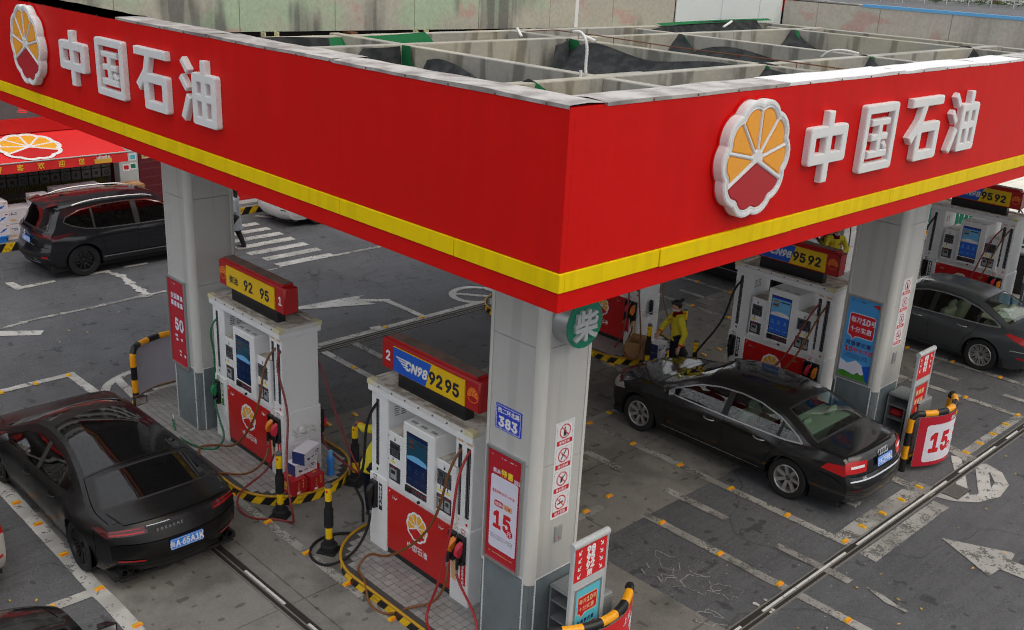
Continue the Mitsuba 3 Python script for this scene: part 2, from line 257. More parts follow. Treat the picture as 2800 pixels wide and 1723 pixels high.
'苏':'ŤĶŬĹźĝűĚ|ĥŦĈŦĈůĥůĥżĮżĮůŒůŒżśżśůŸůŸŦśŦśŘŒŘŒŦĮŦĮŘĥŘ|ĐĆĊčĞėĩĢİİĴłĴńđńđōĵōĶŚŀŚĿōţōŠęŞďŚĉŔćŁćĿďőďŔđŗģřńľńĸĪĮęĠč|ĊĞēīěĹģĶěĦĒĚ',
'贡':'ĺŜĺŬđŬđŵŰŵŰŬńŬńŜŸŜŸœĈœĈŜ|ŃĚŉĠŨĕŸčŲą|ĘŉũŉũĞşĞşŀĢŀĢĝĘĝ|ĈčġĔĲĜĺħĺĹŅĹŅĨŃĢľěĸĖĨčďĆ',
'安':'đĆċďęĒĬĘĸĞĹĠęĬĦŀĉŀĉŉĬŉĶŞŀŝĸŉŸŉŸŀşŀŘıōĤōĢŵďŭćŅěİďĖć ĨİńħŎĴœŀĲŀ|ČŭĺŭĵźĿżņŭŴŭŴœŪœŪŤĖŤĕœČœ',
'上':'ķĕķźŁźŁŒűŒűňŁňŁĕźĕźČćČćĕ',
'0':'ĉĲĉņčŕēşĚŧĦŬĴŬĿŨŉşŏŔőŊœľŒĮŐġōĘŇĐłĊĺĆıĄģĆĚĊēđĎĚċĤ ĝĳğĦĢĞĥĚĪĘİėķěĻĢĽĩĿĽĻŏĵŘıřīŚħŘģŔĠŏĞņ',
'1':'ĎĉĎĕďĘħĘħœĖňēŇĐŉďŋĐŚĦūĹūĻŨĻĘŎĘŐĕŐĈōĆđĆ',
'2':'ċĉČĖĴŀķŅĺŌĹœĵŗıřĪŚĢŖĞŉďňČŋČőĐŞĘŦģŬıŭĿŨŇšŌŚŎőōņńĶĪĚĪęŌęŏĖŏćŌĆďĆ',
'3':'ĉĘĈģċĦęĦĜĤĞĝġĚħĘįėĸěļĢĻĪĶİįĲĠĳĝĶĝŃĮŖįŘĎřČśčŪďūŋūŌŨŌŜĶńĶłĿŀŅļŋĵŎİŐħŐğōėŉĐŁĊĹĆİĄġąĖĉďď',
'4':'ĈěćĨĭũįūĽūĿŪŁŦĿţĠĬĳĬĴŇĶňŅňŇŅŇĬőĬŔĩœĚŐęŇęņćńĆĵĆĳĉĳęĊę',
'5':'ċĝċģčĥĜĦĞĤĠĞģĚĨĘįėĴęĸĝĻĥĻĬĹİĵĵıķħĸĜĳďĵČķĒŪĕūňūŊŪŋŨŋŜŊřňŘĤŘĢōĢŉıŋļňńŃŊļŏİŐĤōęňĐŁĊĸĆİĄĤąĕČĎĔ',
'6':'ČĤČįĒľįŪıūłūńŧŃŤİŇķŇŁŃŉļōĶŏĭŐģŎěŉĒłċĸĆıĄģĆĚĊēđĎę ĠĤġğĥĚĬėĳĘķĚĺğļĤĻĬĹıĵĴİĶĪĵĥĳĢį',
'7':'ċśċŨĎūōūŐŨŐśĦĈģĆĕĆĒćđċĸŘĎŘ',
'8':'ĉĠĉĨċįĐĶĕĺďńČŌčŘĒšěŨĩŬĸūńťŊŞŎœŌŅņļņĺŎĲőĨőĜŌđńĊĻĆıĄĢąėĊĐĐČĖ ĝġğĜģęĪėİėķęĻĜĽĠĽĥĻĪķĮĲİīıĥįĠīĞħ ĠōġŉĥŅīŃİŃĵŅĸňĺőĹŔĶŘĲřīŚĥŘĢŕ',
'9':'ČŇČœđŝęŦģūıŭĽŪŇŢōřŏŐŐņŌĸŅĬīĆěĆĘĈĘċĬĪġīėİĐĹ ĠňĢŁĥľīĻĲļĶľĺŃļňĻŐĹŔĵŘİŚĩřĢœ',
'A':'ăĉĥũĨūĹūŜďŝċŝćŚĆŊĆňĈŀĠĠĠėćĕĆĆĆ ħĳĹĳıōįŌ',
'B':'ċĉČŪĎūĵūĽŪńŧŌşőŔŐņōŀŉļŉĺőĳŕĩŕĝőēňċĺĆĎĆ ĠęĵęļĚŀğŀħĽĬĸįĠİ ĠŃĲŃķńĻŇĽŋĽŐļŔĹŗĳŘĠŘ',
'C':'ćĳĈńĎŖėšĥŪĮŬĹŭňũŏťŕşŝŒşŋŝņŎŅŋŇŇŐłŖĺřİřĦŔġŎĝņěļĝīģĠīĚĸĘłěŇġŋĪŎĬśĬŞĩŝĠŘĕŐčņćĹĄĮąĤćěČđĖČĠ',
'E':'ċĉČŪĎūŋūōŧōŝŌŚŉŘĠŘĠłņłŉĿŉĳŇİĠįĠęŋĘōĕŌćŊĆĎĆ',
'H':'ċĉČŪĎūĜūğŪĠŃňŃňũŋūśūŜŨŜćřĆŋĆňĈňİĠİğćĜĆĎĆ',
'I':'ąĉąĕćĘĖęĖŘĉŘĆŚĆŪĉūĹūĻŨĺŚĸŘĪŘĪęĸęĺėĺćĸĆĉĆ',
'J':'ĆġĆīĈĭĖĮęĭěīěĠĞĚĢĘĨėįĚĲĢĲŨĵūŅūņŨņġńĖŀďĹĉİąĪĄĜąĔĉčďĈĖ',
'K':'ċĉČŪĎūĜūğŪğńġńńūřūśŨŚŤķĿķľŚčŚćŘĆŇĆŅćĩįħįğħğćĜĆĎĆ',
'L':'ċĉċŨĎūĜūĠŨĠęňĘŋĕŋĉŇĆĎĆ',
'N':'ċĉČŪĎūĠūņĮŉĬŉŨŌūŜūŞŨŝćŚĆŊĆŇĈġŅĠŅğĈĜĆĎĆ',
'O':'ćĳĉŉďŘēŞěťĪŬļŬŅŪōŦŔšŚřšŉţľŢİŠĤŜĚŕĒŏČŇĈľąıĄĪąģĈęĎĒĕČğĉĨ ěĵğĦħĜĲĘĿĚŇĠōĬŏļŋŋŇőĿŗĲřīŗģőĞŉĜŀ',
'P':'ċĉČŪĎūĳūĽŪŅŦŎŝœŐœŃŎĶŇĮĽĩĴħĠħğćĜĆĎĆ ĠĺĲĺĺĽĽŀĿŇĿŎļŔĴŘĠŘ',
'R':'ċĉČŪĎūĴūĽŪņŦōŠŐŚœőœŇŏĹŉıńĮńĭŗČŗĈŔĆłĆįĪĠĪĠĉĞĆĎĆ ĠĽĲĽļŀĿňĿŏļŔĵŘĠŘ',
'S':'ĉĘćĤĊħęħěĥĞĝĥĘİėĻěĿĢĿĦĽĩĵĭĜĴĐĽĊŇĊŕčŜĔŤĝũĥŬĲŬĺūŃŧŋšŎŝŒŔŒŎŏŋŁŋľōľőĻŕĶŘıřĥŘğŔĞŐĞŋģŇŀľŉĹŏĲœĩœĞŐĖŋĎńĉĹąĩĄğĆėĉĎĐ',
'a':'ąěćĨĎİĜĵĲĹıĿīłĥłğŀĚĺėĸĊļĈľćŁĊŇďōěœĬŕķŒŀŌŅńņļņĉŅĆĶĆĳĈıĈĨĄĘąĒĈċčćĔ ĚĠĚĚĞėĦėĪĘİĜĲġĲĦĝģ',
'e':'ĆĨćĸČŅēōĞŔĭŕļőŅŉŋĽōĨŊĥěĥĞĝĢęħėĭėĴęĻĢľĢŋĝŋęŇĐĿĉķĆįĄĤąĝćĖĊċĖĈĜ ěķķķķĹĵľıŁĨŃġŀĜĻ',
'i':'ćšĈŦĉũČŬđŮěŬĞŨĠŤğşĞŜĚŘĖŗđŗČřĉŝ|ĉĉĉőčŔĚŔĝőĝĉĚĆčĆ',
'l':'ĊėĊŨČūęŬĜūĞŨĞĚĞĘĤęĨĖĪĉħĆġąĔćčč',
'm':'ĊĉĊőċœĚŔĝőğőĥŔİŕķœŀōŉœŘŕŢŒŪŋŭŅůĽůĉŭĆŞĆśĈśĻŘŀœŃŋŁŇĻņĉŅĆĶĆĳĈĲļİŀīŃģŁĞĺĝćěĆčĆ',
'u':'ĊğĊőċœĚŔĞőĞĠĢęħėİęĶĠķŒĺŔŇŔŊŒŊĉŉĆĺąĸćķĉĩąĠąęćĒċĎđċĘ',
'·':'ĊĴĊĺČľĔŃĚŃğŀģĸģĳġĮęĩēĪĎĬ'}



def glyph(ch):
    out = []
    for part in GLYPHS[ch].split('|'):
        rings = [np.array([ord(c) - 0x100 for c in r], float).reshape(-1, 2) / 128 for r in part.split(' ')]
        out.append(Polygon(rings[0], rings[1:]).buffer(0))
    return unary_union(out)


_G = {}


def text(s, h=1.0, bold=0.0, gap=0.06, center=False, slant=0.0, squeeze=1.0):
    """The area of a line of lettering, its characters about h tall, reading along +x from the origin."""
    x, out = 0.0, []
    for ch in s:
        if ch == ' ':
            x += 0.35
            continue
        if ch not in _G:
            _G[ch] = glyph(ch)
        g = _G[ch]
        if bold:
            g = g.buffer(bold, join_style=2).simplify(0.008)
        if ord(ch) > 0x2000:
            out.append(affinity.translate(g, x - 0.02, -0.03))
            x += 1.0 + gap
        else:
            a = g.bounds
            sc = 1.28 if ch != '·' else 1.0
            out.append(affinity.scale(affinity.translate(g, x / sc - a[0], -0.09), sc, sc, origin=(0, 0)))
            x += (a[2] - a[0]) * sc + gap
    g = unary_union(out)
    if center:
        g = affinity.translate(g, -(x - gap) / 2, -0.5)
    g = affinity.affine_transform(g, [h * squeeze, slant * h, 0, h, 0, 0])
    return g


# ------------------------------------------------------------------ the scene's objects
_used = {}


def pl(mesh, m, smooth=False, **kw):
    return mikit.ply(mesh, m if m.startswith('mat_') else 'mat_' + m, smooth, **kw)


def newkey(name):
    n = _used.get(name, 0)
    _used[name] = n + 1
    return name if n == 0 else f'{name}_{n:03d}'


class Thing:
    """A top-level object: its parts have keys that start with its own."""

    def __init__(s, name, label=None, category=None, group=None, kind=None, M=None):
        s.key = newkey(name)
        s.M = np.eye(4) if M is None else np.asarray(M, float)
        s.parts = {}
        d = {}
        if label: d['label'] = label
        if category: d['category'] = category
        if group: d['group'] = group
        if kind: d['kind'] = kind
        labels[s.key] = d

    def add(s, part, mesh, mat, smooth=False, label=None, kind=None, M=None, **kw):
        """part: 'seat' or 'wheel__rim'; numbered when taken. part None: the thing is this one mesh."""
        if mesh is None or (not isinstance(mesh, dict) and len(mesh.faces) == 0):
            return None
        key = s.key if part is None else newkey(f'{s.key}__{part}')
        d = dict(mesh) if isinstance(mesh, dict) else pl(mesh, mat, smooth, **kw)
        W = s.M if M is None else s.M @ M
        s.parts[key] = (d, np.eye(4) if M is None else M)
        scene[key] = {**d, 'to_world': T4(W)}
        if label or kind:
            labels[key] = {**({'label': label} if label else {}), **({'kind': kind} if kind else {})}
        return key

    def copy(s, M, name=None, label=None, category=None, group=None, skip=()):
        t = Thing(name or s.key.rstrip('0123456789').rstrip('_'), label or labels[s.key].get('label'), category or labels[s.key].get('category'), group or labels[s.key].get('group'), None, M)
        for key, (d, L) in s.parts.items():
            rest = key[len(s.key):]
            if any(rest.lstrip('_').startswith(k) for k in skip):
                continue
            k2 = t.key + rest
            _used[k2] = 1
            t.parts[k2] = (d, L)
            scene[k2] = {**d, 'to_world': T4(t.M @ L)}
            if key in labels and key != s.key:
                labels[k2] = dict(labels[key])
        return t


def thing1(name, mesh, mat, label, category, group=None, kind=None, smooth=False, M=None):
    t = Thing(name, label, category, group, kind, M)
    t.add(None, mesh, mat, smooth)
    return t


# ------------------------------------------------------------------ materials
def mat(name, color, rough=0.5, metal=0.0, spec=0.5, coat=0.0, two=False, **kw):
    d = {'type': 'principled', 'base_color': color if isinstance(color, dict) else {'type': 'rgb', 'value': list(color)}, 'roughness': rough if isinstance(rough, dict) else float(rough), 'metallic': float(metal), 'specular': float(spec), **kw}
    if coat:
        d['clearcoat'] = float(coat)
        d['clearcoat_gloss'] = 0.97
    scene['mat_' + name] = {'type': 'twosided', 'bsdf': d} if two else d
    return 'mat_' + name


def srgb(r, g, b):
    return [((c / 255 / 12.92) if c <= 10 else ((c / 255 + 0.055) / 1.055) ** 2.4) for c in (r, g, b)]


fbm, noise, mix, smoothstep, voronoi, cell_rand = mikit.fbm, mikit.noise, mikit.mix, mikit.smoothstep, mikit.voronoi, mikit.cell_rand
proc = mikit.proc


def f_asphalt(p, n, uv):
    big = fbm(p.x * 0.45, p.y * 0.45, 3.0, 4)
    mid = fbm(p.x * 3.1 + 7, p.y * 3.1, 1.0, 3)
    fine = noise(p.x * 70, p.y * 70, 0.0)
    v = 0.105 + 0.045 * (big - 0.5) + 0.03 * (mid - 0.5) + 0.045 * (fine - 0.5)
    streak = noise(p.x * 22, p.y * 1.3, 4.0)
    v = v + 0.014 * (streak - 0.5)
    spot = smoothstep(0.74, 0.80, fbm(p.x * 5.3 + 31, p.y * 5.3, 9.0, 3))
    v = v * (1 - 0.4 * spot)
    crack = dr.abs(fbm(p.x * 0.30 + 3, p.y * 0.30, 11.0, 4) - 0.5)
    v = v * (1 - 0.35 * (1 - smoothstep(0.0, 0.004, crack)))
    fleck = smoothstep(0.955, 0.97, noise(p.x * 26 + 3, p.y * 26, 2.0))
    v = v + 0.10 * fleck
    return mi.Color3f(v * 0.97, v, v * 1.07)


def f_concrete(p, n, uv):
    big = fbm(p.x * 0.6 + 4, p.y * 0.6, 3.0, 4)
    mid = fbm(p.x * 4.0, p.y * 4.0, 5.0, 3)
    fine = noise(p.x * 60, p.y * 60, 0.0)
    v = 0.185 + 0.10 * (big - 0.5) + 0.05 * (mid - 0.5) + 0.04 * (fine - 0.5)
    oil = smoothstep(0.52, 0.78, fbm(p.x * 1.7 + 12, p.y * 1.7, 2.0, 4))
    v = v * (1 - 0.32 * oil)
    drip = smoothstep(0.86, 0.90, noise(p.x * 9.0, p.y * 9.0, 6.0))
    v = v * (1 - 0.4 * drip)
    jx = dr.abs((p.y + 0.3) / 4.2 - dr.floor((p.y + 0.3) / 4.2) - 0.5)
    jy = dr.abs((p.x + 0.5) / 3.6 - dr.floor((p.x + 0.5) / 3.6) - 0.5)
    j = dr.minimum(jx * 4.2, jy * 3.6) + 0.012 * (noise(p.x * 9, p.y * 9, 1.0) - 0.5)
    v = v * (1 - 0.45 * (1 - smoothstep(0.006, 0.014, j)))
    return mi.Color3f(v * 1.04, v, v * 0.93)


def f_paint(p, n, uv):
    w = fbm(p.x * 9, p.y * 9, 3.0, 4) * 0.7 + 0.3 * noise(p.x * 55, p.y * 55, 1.0)
    gone = smoothstep(0.60, 0.70, w)
    d = fbm(p.x * 2.2, p.y * 2.2, 8.0, 3)
    base = mix([0.36, 0.355, 0.335], [0.50, 0.495, 0.475], smoothstep(0.3, 0.7, d))
    return mix(base, mi.Color3f([0.15, 0.15, 0.145]), gone)


def f_oldpaint(p, n, uv):
    w = fbm(p.x * 7 + 5, p.y * 7, 3.0, 4) * 0.65 + 0.35 * noise(p.x * 48, p.y * 48, 1.0)
    gone = smoothstep(0.47, 0.68, w)
    d = fbm(p.x * 2.2, p.y * 2.2, 8.0, 3)
    base = mix([0.24, 0.235, 0.22], [0.36, 0.355, 0.335], smoothstep(0.3, 0.7, d))
    return mix(base, mi.Color3f([0.115, 0.112, 0.105]), gone)


def f_roofconcrete(p, n, uv):
    up = smoothstep(0.5, 0.9, n.z)
    streak = fbm(p.x * 5.0 + p.y * 5.0, p.z * 0.7, 3.0, 4)
    blot = fbm(p.x * 1.3 + 5, p.y * 1.3, p.z * 1.6, 4)
    fine = fbm(p.x * 16, p.y * 16, p.z * 16, 3)
    v = 0.34 + 0.14 * (blot - 0.5) + 0.07 * (fine - 0.5)
    dark = smoothstep(0.52, 0.70, streak)
    v = v * (1 - 0.45 * dark * (1 - up)) * (1 - 0.25 * up * smoothstep(0.45, 0.6, blot))
    warm = smoothstep(0.45, 0.65, fbm(p.x * 0.8, p.y * 0.8, p.z + 4, 3))
    return mi.Color3f(v, v * 0.985, v * 0.90) * (1 - warm * 0.0) + mi.Color3f(0.03, 0.02, -0.01) * warm


def f_backpanel(p, n, uv):
    a = p.x + p.y
    st = fbm(a * 1.1, p.z * 0.35, 3.0, 4)
    st2 = fbm(a * 9.0, p.z * 0.5, 6.0, 3)
    gr = fbm(a * 0.9 + 11, p.z * 1.2, 2.0, 3)
    pk = fbm(a * 1.4 + 31, p.z * 2.2, 7.0, 4)
    fine = fbm(a * 20, p.z * 20, 1.0, 3)
    c = mix([0.44, 0.43, 0.36], [0.40, 0.50, 0.36], smoothstep(0.42, 0.62, gr))
    far = smoothstep(25.5, 26.0, p.y)
    c = mix(c, mi.Color3f([0.52, 0.47, 0.43]), far * 0.75)
    c = mix(c, mi.Color3f([0.50, 0.28, 0.25]), smoothstep(0.60, 0.74, pk) * 0.6)
    dk = smoothstep(0.55, 0.72, st) * (0.55 + 0.45 * smoothstep(0.4, 0.6, st2)) * (1 - 0.6 * far)
    c = mix(c, mi.Color3f([0.13, 0.13, 0.125]), dk * 0.85)
    return c * (0.85 + 0.3 * fine)


def f_cap(p, n, uv):
    a = fbm(p.x * 6 + p.y * 0.9, p.y * 6 - p.x * 0.9, 2.0, 4)
    b = fbm(p.x * 1.1, p.y * 1.1, 5.0, 3)
    return mix([0.24, 0.22, 0.215], [0.47, 0.455, 0.44], smoothstep(0.3, 0.68, 0.6 * a + 0.4 * b))


def f_red(p, n, uv):
    a = p.x + p.y
    s = fbm(a * 7.0, p.z * 0.45, 2.0, 4)
    b = fbm(a * 0.7, p.z * 0.9, 6.0, 3)
    k = 1.0 + 0.16 * (b - 0.5) + 0.10 * (s - 0.5)
    c = mi.Color3f(0.60, 0.0062, 0.0050) * k
    return c


def f_yellow(p, n, uv):
    a = p.x + p.y
    s = fbm(a * 11.0, p.z * 0.6, 2.0, 4)
    k = 1.0 - 0.07 * smoothstep(0.45, 0.7, s)
    return mi.Color3f(0.82, 0.60, 0.002) * k


def f_cladding(p, n, uv):
    a = p.x * 1.3 + p.y * 1.3
    s = fbm(a * 6, p.z * 0.35, 2.0, 4)
    b = fbm(a * 1.5, p.z * 1.1, 5.0, 3)
    k = 1.0 - 0.10 * smoothstep(0.5, 0.72, s) + 0.07 * (b - 0.5)
    return mi.Color3f(0.50, 0.505, 0.485) * k


def f_skirt(p, n, uv):
    a = p.x * 1.3 + p.y * 1.3
    s = fbm(a * 7, p.z * 5, 2.0, 4)
    k = 0.9 + 0.3 * (s - 0.4)
    return mi.Color3f(0.165, 0.20, 0.215) * k


def f_pumptop(p, n, uv):
    s = fbm(p.x * 9, p.y * 9, p.z * 9, 4)
    return mix([0.30, 0.27, 0.22], [0.55, 0.52, 0.46], smoothstep(0.35, 0.65, s))


def f_toptop(p, n, uv):
    s = fbm(p.x * 8, p.y * 8, 3.0, 4)
    return mix([0.15, 0.105, 0.085], [0.22, 0.135, 0.11], smoothstep(0.35, 0.65, s))


def f_plaza(p, n, uv):
    fx, fy = p.x / 0.5 - dr.floor(p.x / 0.5), p.y / 0.5 - dr.floor(p.y / 0.5)
    j = dr.minimum(dr.minimum(fx, 1 - fx), dr.minimum(fy, 1 - fy))
    r = cell_rand(dr.floor(p.x / 0.5), dr.floor(p.y / 0.5), 1)
    c = mix([0.60, 0.58, 0.52], [0.72, 0.70, 0.62], r)
    return c * (0.75 + 0.25 * smoothstep(0.015, 0.05, j))


def f_leaf(p, n, uv):
    r = noise(p.x * 5, p.y * 5, p.z * 5)
    return mix([0.03, 0.07, 0.015], [0.09, 0.16, 0.04], r)


def f_stripe(p, n, uv):
    s = fbm(p.x * 14, p.y * 14, p.z * 14, 3)
    return mi.Color3f(0.80, 0.50, 0.008) * (1.0 - 0.45 * smoothstep(0.52, 0.70, s))


def f_tarp(p, n, uv):
    s = fbm(p.x * 7, p.y * 7, p.z * 7, 4)
    d = smoothstep(0.30, 0.75, s)
    return mix([0.024, 0.027, 0.030], [0.050, 0.054, 0.056], d)


mat('asphalt', proc(f_asphalt), 0.82, spec=0.35)
mat('concrete', proc(f_concrete), 0.78, spec=0.35)
mat('paint', proc(f_paint), 0.7, two=True)
mat('oldpaint', proc(f_oldpaint), 0.75, two=True)
mat('roofconcrete', proc(f_roofconcrete), 0.85, spec=0.2)
mat('backpanel', proc(f_backpanel), 0.6, spec=0.3)
mat('cap', proc(f_cap), 0.5, spec=0.4, two=True)
mat('fascia', proc(f_red), 0.5, spec=0.12)
mat('fascia_yellow', proc(f_yellow), 0.5, spec=0.12)
mat('cladding', proc(f_cladding), 0.38, spec=0.4)
mat('skirt', proc(f_skirt), 0.45, spec=0.4)
mat('pumptop', proc(f_pumptop), 0.7)
mat('toptop', proc(f_toptop), 0.7)
mat('plaza', proc(f_plaza), 0.7)
mat('leaf', proc(f_leaf), 0.6, two=True)
mat('kerbyellow', proc(f_stripe), 0.45)
mat('tarp', proc(f_tarp), 0.85, spec=0.15, two=True)
mat('green_net', (0.012, 0.13, 0.045), 0.8, spec=0.2, two=True)
mat('kerbblack', (0.012, 0.012, 0.013), 0.4)
mat('white', (0.74, 0.75, 0.76), 0.38)
mat('whitesheet', (0.74, 0.745, 0.76), 0.5, two=True)
mat('offwhite', (0.62, 0.62, 0.60), 0.5)
mat('cream', (0.62, 0.58, 0.36), 0.5)
mat('letter', (0.70, 0.72, 0.73), 0.42)
mat('petal', (0.83, 0.36, 0.03), 0.45)
mat('petal_dark', (0.42, 0.012, 0.02), 0.45)
mat('petal_sheet', (0.80, 0.40, 0.03), 0.45, two=True)
mat('orange_sheet', (0.85, 0.20, 0.02), 0.45, two=True)
mat('red_sheet', (0.52, 0.012, 0.014), 0.42, two=True)
mat('poster_red', (0.43, 0.008, 0.022), 0.35, two=True)
mat('poster_white', (0.66, 0.66, 0.78), 0.35, two=True)
mat('poster_blue', (0.06, 0.30, 0.66), 0.35, two=True)
mat('poster_cyan', (0.10, 0.50, 0.62), 0.35, two=True)
mat('poster_yellow', (0.78, 0.66, 0.04), 0.4, two=True)
mat('poster_tan', (0.66, 0.42, 0.22), 0.4, two=True)
mat('poster_green', (0.06, 0.22, 0.03), 0.4, two=True)
mat('ink', (0.015, 0.016, 0.022), 0.5, two=True)
mat('ink_navy', (0.02, 0.03, 0.12), 0.5, two=True)
mat('ink_red', (0.55, 0.010, 0.020), 0.45, two=True)
mat('ink_grey', (0.22, 0.22, 0.24), 0.5, two=True)
mat('gold', (0.72, 0.42, 0.06), 0.4, two=True)
mat('pumpred', (0.50, 0.013, 0.013), 0.3, spec=0.45)
mat('topred', (0.42, 0.010, 0.012), 0.35)
mat('sign_yellow', (0.78, 0.50, 0.005), 0.35, two=True)
mat('sign_blue', (0.012, 0.10, 0.55), 0.35, two=True)
mat('plate_blue', (0.02, 0.05, 0.52), 0.35, two=True)
mat('black', (0.012, 0.012, 0.013), 0.4)
mat('black_matte', (0.010, 0.010, 0.011), 0.7)
mat('rubber', (0.016, 0.016, 0.017), 0.75, spec=0.3)
mat('panel_grey', (0.035, 0.038, 0.050), 0.35, two=True)
mat('lcd', (0.028, 0.034, 0.036), 0.15, two=True)
mat('grey', (0.30, 0.31, 0.31), 0.45)
mat('darkgrey', (0.10, 0.105, 0.11), 0.45)
mat('cabinet', (0.19, 0.205, 0.21), 0.35)
mat('lightgrey', (0.46, 0.49, 0.50), 0.35)
mat('pillarcorner', (0.60, 0.60, 0.565), 0.32)
mat('aluminium', (0.42, 0.43, 0.44), 0.32, metal=0.7)
mat('steel', (0.55, 0.55, 0.54), 0.28, metal=0.9)
mat('drainsteel', (0.26, 0.25, 0.23), 0.45, metal=0.4)
mat('chrome', (0.82, 0.82, 0.82), 0.12, metal=1.0)
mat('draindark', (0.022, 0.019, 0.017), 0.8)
mat('seam', (0.10, 0.06, 0.05), 0.8)
mat('stud_yellow', (0.74, 0.40, 0.012), 0.35)
mat('stud_orange', (0.80, 0.17, 0.01), 0.3)
mat('rail_yellow', (0.85, 0.36, 0.004), 0.28, coat=0.4)
mat('hose_brown', (0.17, 0.060, 0.014), 0.4)
mat('hose_red', (0.19, 0.022, 0.025), 0.4)
mat('hose_brightred', (0.35, 0.018, 0.022), 0.4)
mat('hose_green', (0.018, 0.14, 0.055), 0.4)
mat('nozzle_orange', (0.78, 0.22, 0.02), 0.4)
mat('nozzle_red', (0.60, 0.02, 0.05), 0.4)
mat('nozzle_green', (0.01, 0.20, 0.08), 0.4)
mat('sign_green', (0.006, 0.19, 0.11), 0.35)
mat('tile_a', (0.295, 0.29, 0.28), 0.5)
mat('tile_b', (0.255, 0.252, 0.245), 0.5)
mat('tile_c', (0.33, 0.325, 0.315), 0.55)
mat('grout', (0.055, 0.053, 0.050), 0.85)
mat('kerbedge', (0.50, 0.27, 0.012), 0.45)
mat('kraft', (0.36, 0.20, 0.09), 0.7)
mat('carton_white', (0.66, 0.63, 0.68), 0.5)
mat('carton_red', (0.42, 0.010, 0.018), 0.4)
mat('carton_navy', (0.03, 0.045, 0.16), 0.4)
mat('pallet_blue', (0.015, 0.16, 0.55), 0.4)
mat('bottle_blue', (0.04, 0.22, 0.62), 0.2)
mat('awning', (0.70, 0.025, 0.025), 0.5, two=True)
mat('maroon', (0.105, 0.008, 0.016), 0.4)
mat('shop_shade', (0.10, 0.10, 0.095), 0.5)  # dark grey standing in for the shade inside the shop
mat('card', (0.085, 0.088, 0.085), 0.45)
mat('led_red', (0.85, 0.05, 0.06), 0.5, two=True)
mat('jacket', (0.62, 0.52, 0.035), 0.8, spec=0.2)
mat('jacket_red', (0.60, 0.015, 0.03), 0.8, spec=0.2)
mat('trousers_navy', (0.012, 0.014, 0.030), 0.85, spec=0.2)
mat('skin', (0.46, 0.25, 0.17), 0.55)
mat('hair', (0.010, 0.008, 0.007), 0.5)
mat('mask', (0.55, 0.68, 0.78), 0.7)
mat('cardigan', (0.26, 0.29, 0.32), 0.9, spec=0.15)
mat('mint', (0.30, 0.55, 0.48), 0.8)
mat('fence_green', (0.03, 0.32, 0.20), 0.5)
mat('fence_dark', (0.01, 0.09, 0.05), 0.5)
mat('pipe_white', (0.72, 0.72, 0.72), 0.4)
mat('rust', (0.16, 0.065, 0.035), 0.8)
mat('trim_blue', (0.13, 0.42, 0.78), 0.4)
mat('white_panel', (0.66, 0.72, 0.72), 0.4)
mat('guard_back', (0.44, 0.43, 0.50), 0.45, two=True)
mat('soffit', (0.50, 0.50, 0.48), 0.6)
mat('screen_dim', (0.010, 0.022, 0.085), 0.12, two=True)
mat('screen_dim2', (0.018, 0.075, 0.125), 0.12, two=True)
mat('screen_hi', (0.03, 0.13, 0.62), 0.2, two=True)
mat('screen_hi2', (0.16, 0.46, 0.80), 0.2, two=True)
mat('screen_top', (0.02, 0.05, 0.42), 0.2, two=True)
mat('extinguisher', (0.40, 0.008, 0.010), 0.25)
mat('yellow_bin', (0.72, 0.40, 0.01), 0.4)
mat('carpaint_matte', (0.006, 0.006, 0.0065), 0.27, spec=0.38)
mat('carpaint_black', (0.0045, 0.0045, 0.005), 0.10, spec=0.6, coat=1.0)
mat('carpaint_blueblack', (0.0055, 0.006, 0.009), 0.08, spec=0.6, coat=1.0)
mat('carpaint_grey', (0.052, 0.060, 0.066), 0.26, metal=0.35, spec=0.6, coat=1.0)
mat('carpaint_silver', (0.52, 0.51, 0.47), 0.28, metal=0.3, spec=0.6, coat=1.0)
mat('carpaint_white', (0.68, 0.68, 0.68), 0.2, spec=0.6, coat=1.0)
mat('carblack', (0.008, 0.008, 0.008), 0.15, spec=0.5)
mat('carplastic', (0.016, 0.016, 0.017), 0.5)
mat('carinner', (0.012, 0.012, 0.013), 0.85)
mat('seat_beige', (0.46, 0.44, 0.33), 0.6)
mat('seat_pale', (0.24, 0.30, 0.24), 0.6)
mat('seat_red', (0.20, 0.012, 0.016), 0.6)
mat('seat_black', (0.02, 0.02, 0.021), 0.6)
mat('tyre', (0.020, 0.020, 0.021), 0.7, spec=0.3)
mat('rim_silver', (0.52, 0.51, 0.50), 0.3, metal=0.75)
mat('rim_black', (0.014, 0.014, 0.015), 0.3, spec=0.5)
mat('lamp_red', (0.50, 0.006, 0.010), 0.08, coat=1.0)
mat('lamp_dark', (0.07, 0.004, 0.007), 0.06, coat=1.0)
mat('lamp_clear', (0.40, 0.39, 0.36), 0.08, coat=1.0)
scene['mat_glass'] = {'type': 'thindielectric', 'specular_transmittance': {'type': 'rgb', 'value': [0.62, 0.72, 0.66]}}
scene['mat_glass_dark'] = {'type': 'thindielectric', 'specular_transmittance': {'type': 'rgb', 'value': [0.16, 0.17, 0.16]}}
mat('glass_black', (0.003, 0.003, 0.0035), 0.03, spec=0.6)


# ------------------------------------------------------------------ setting: ground, markings
def rect(x0, x1, y0, y1, z=0.0):
    return flat(sbox(x0, y0, x1, y1), (0, 0, z))


ground = Thing('ground', 'dark worn asphalt of the forecourt and the road', None, None, 'structure')
ground.add(None, rect(-500, 400, -400, 700), 'asphalt')
ground.add('concrete_apron', rect(-13.6, -8.0, 4.16, 27.5, 0.004), 'concrete', label='paler concrete slab of the forecourt under the canopy')
ground.add('concrete_strip', rect(-8.0, -4.0, 4.16, 9.6, 0.0045), 'concrete')
ground.add('concrete_strip', rect(-16.2, -13.6, 6.3, 8.8, 0.0045), 'concrete')


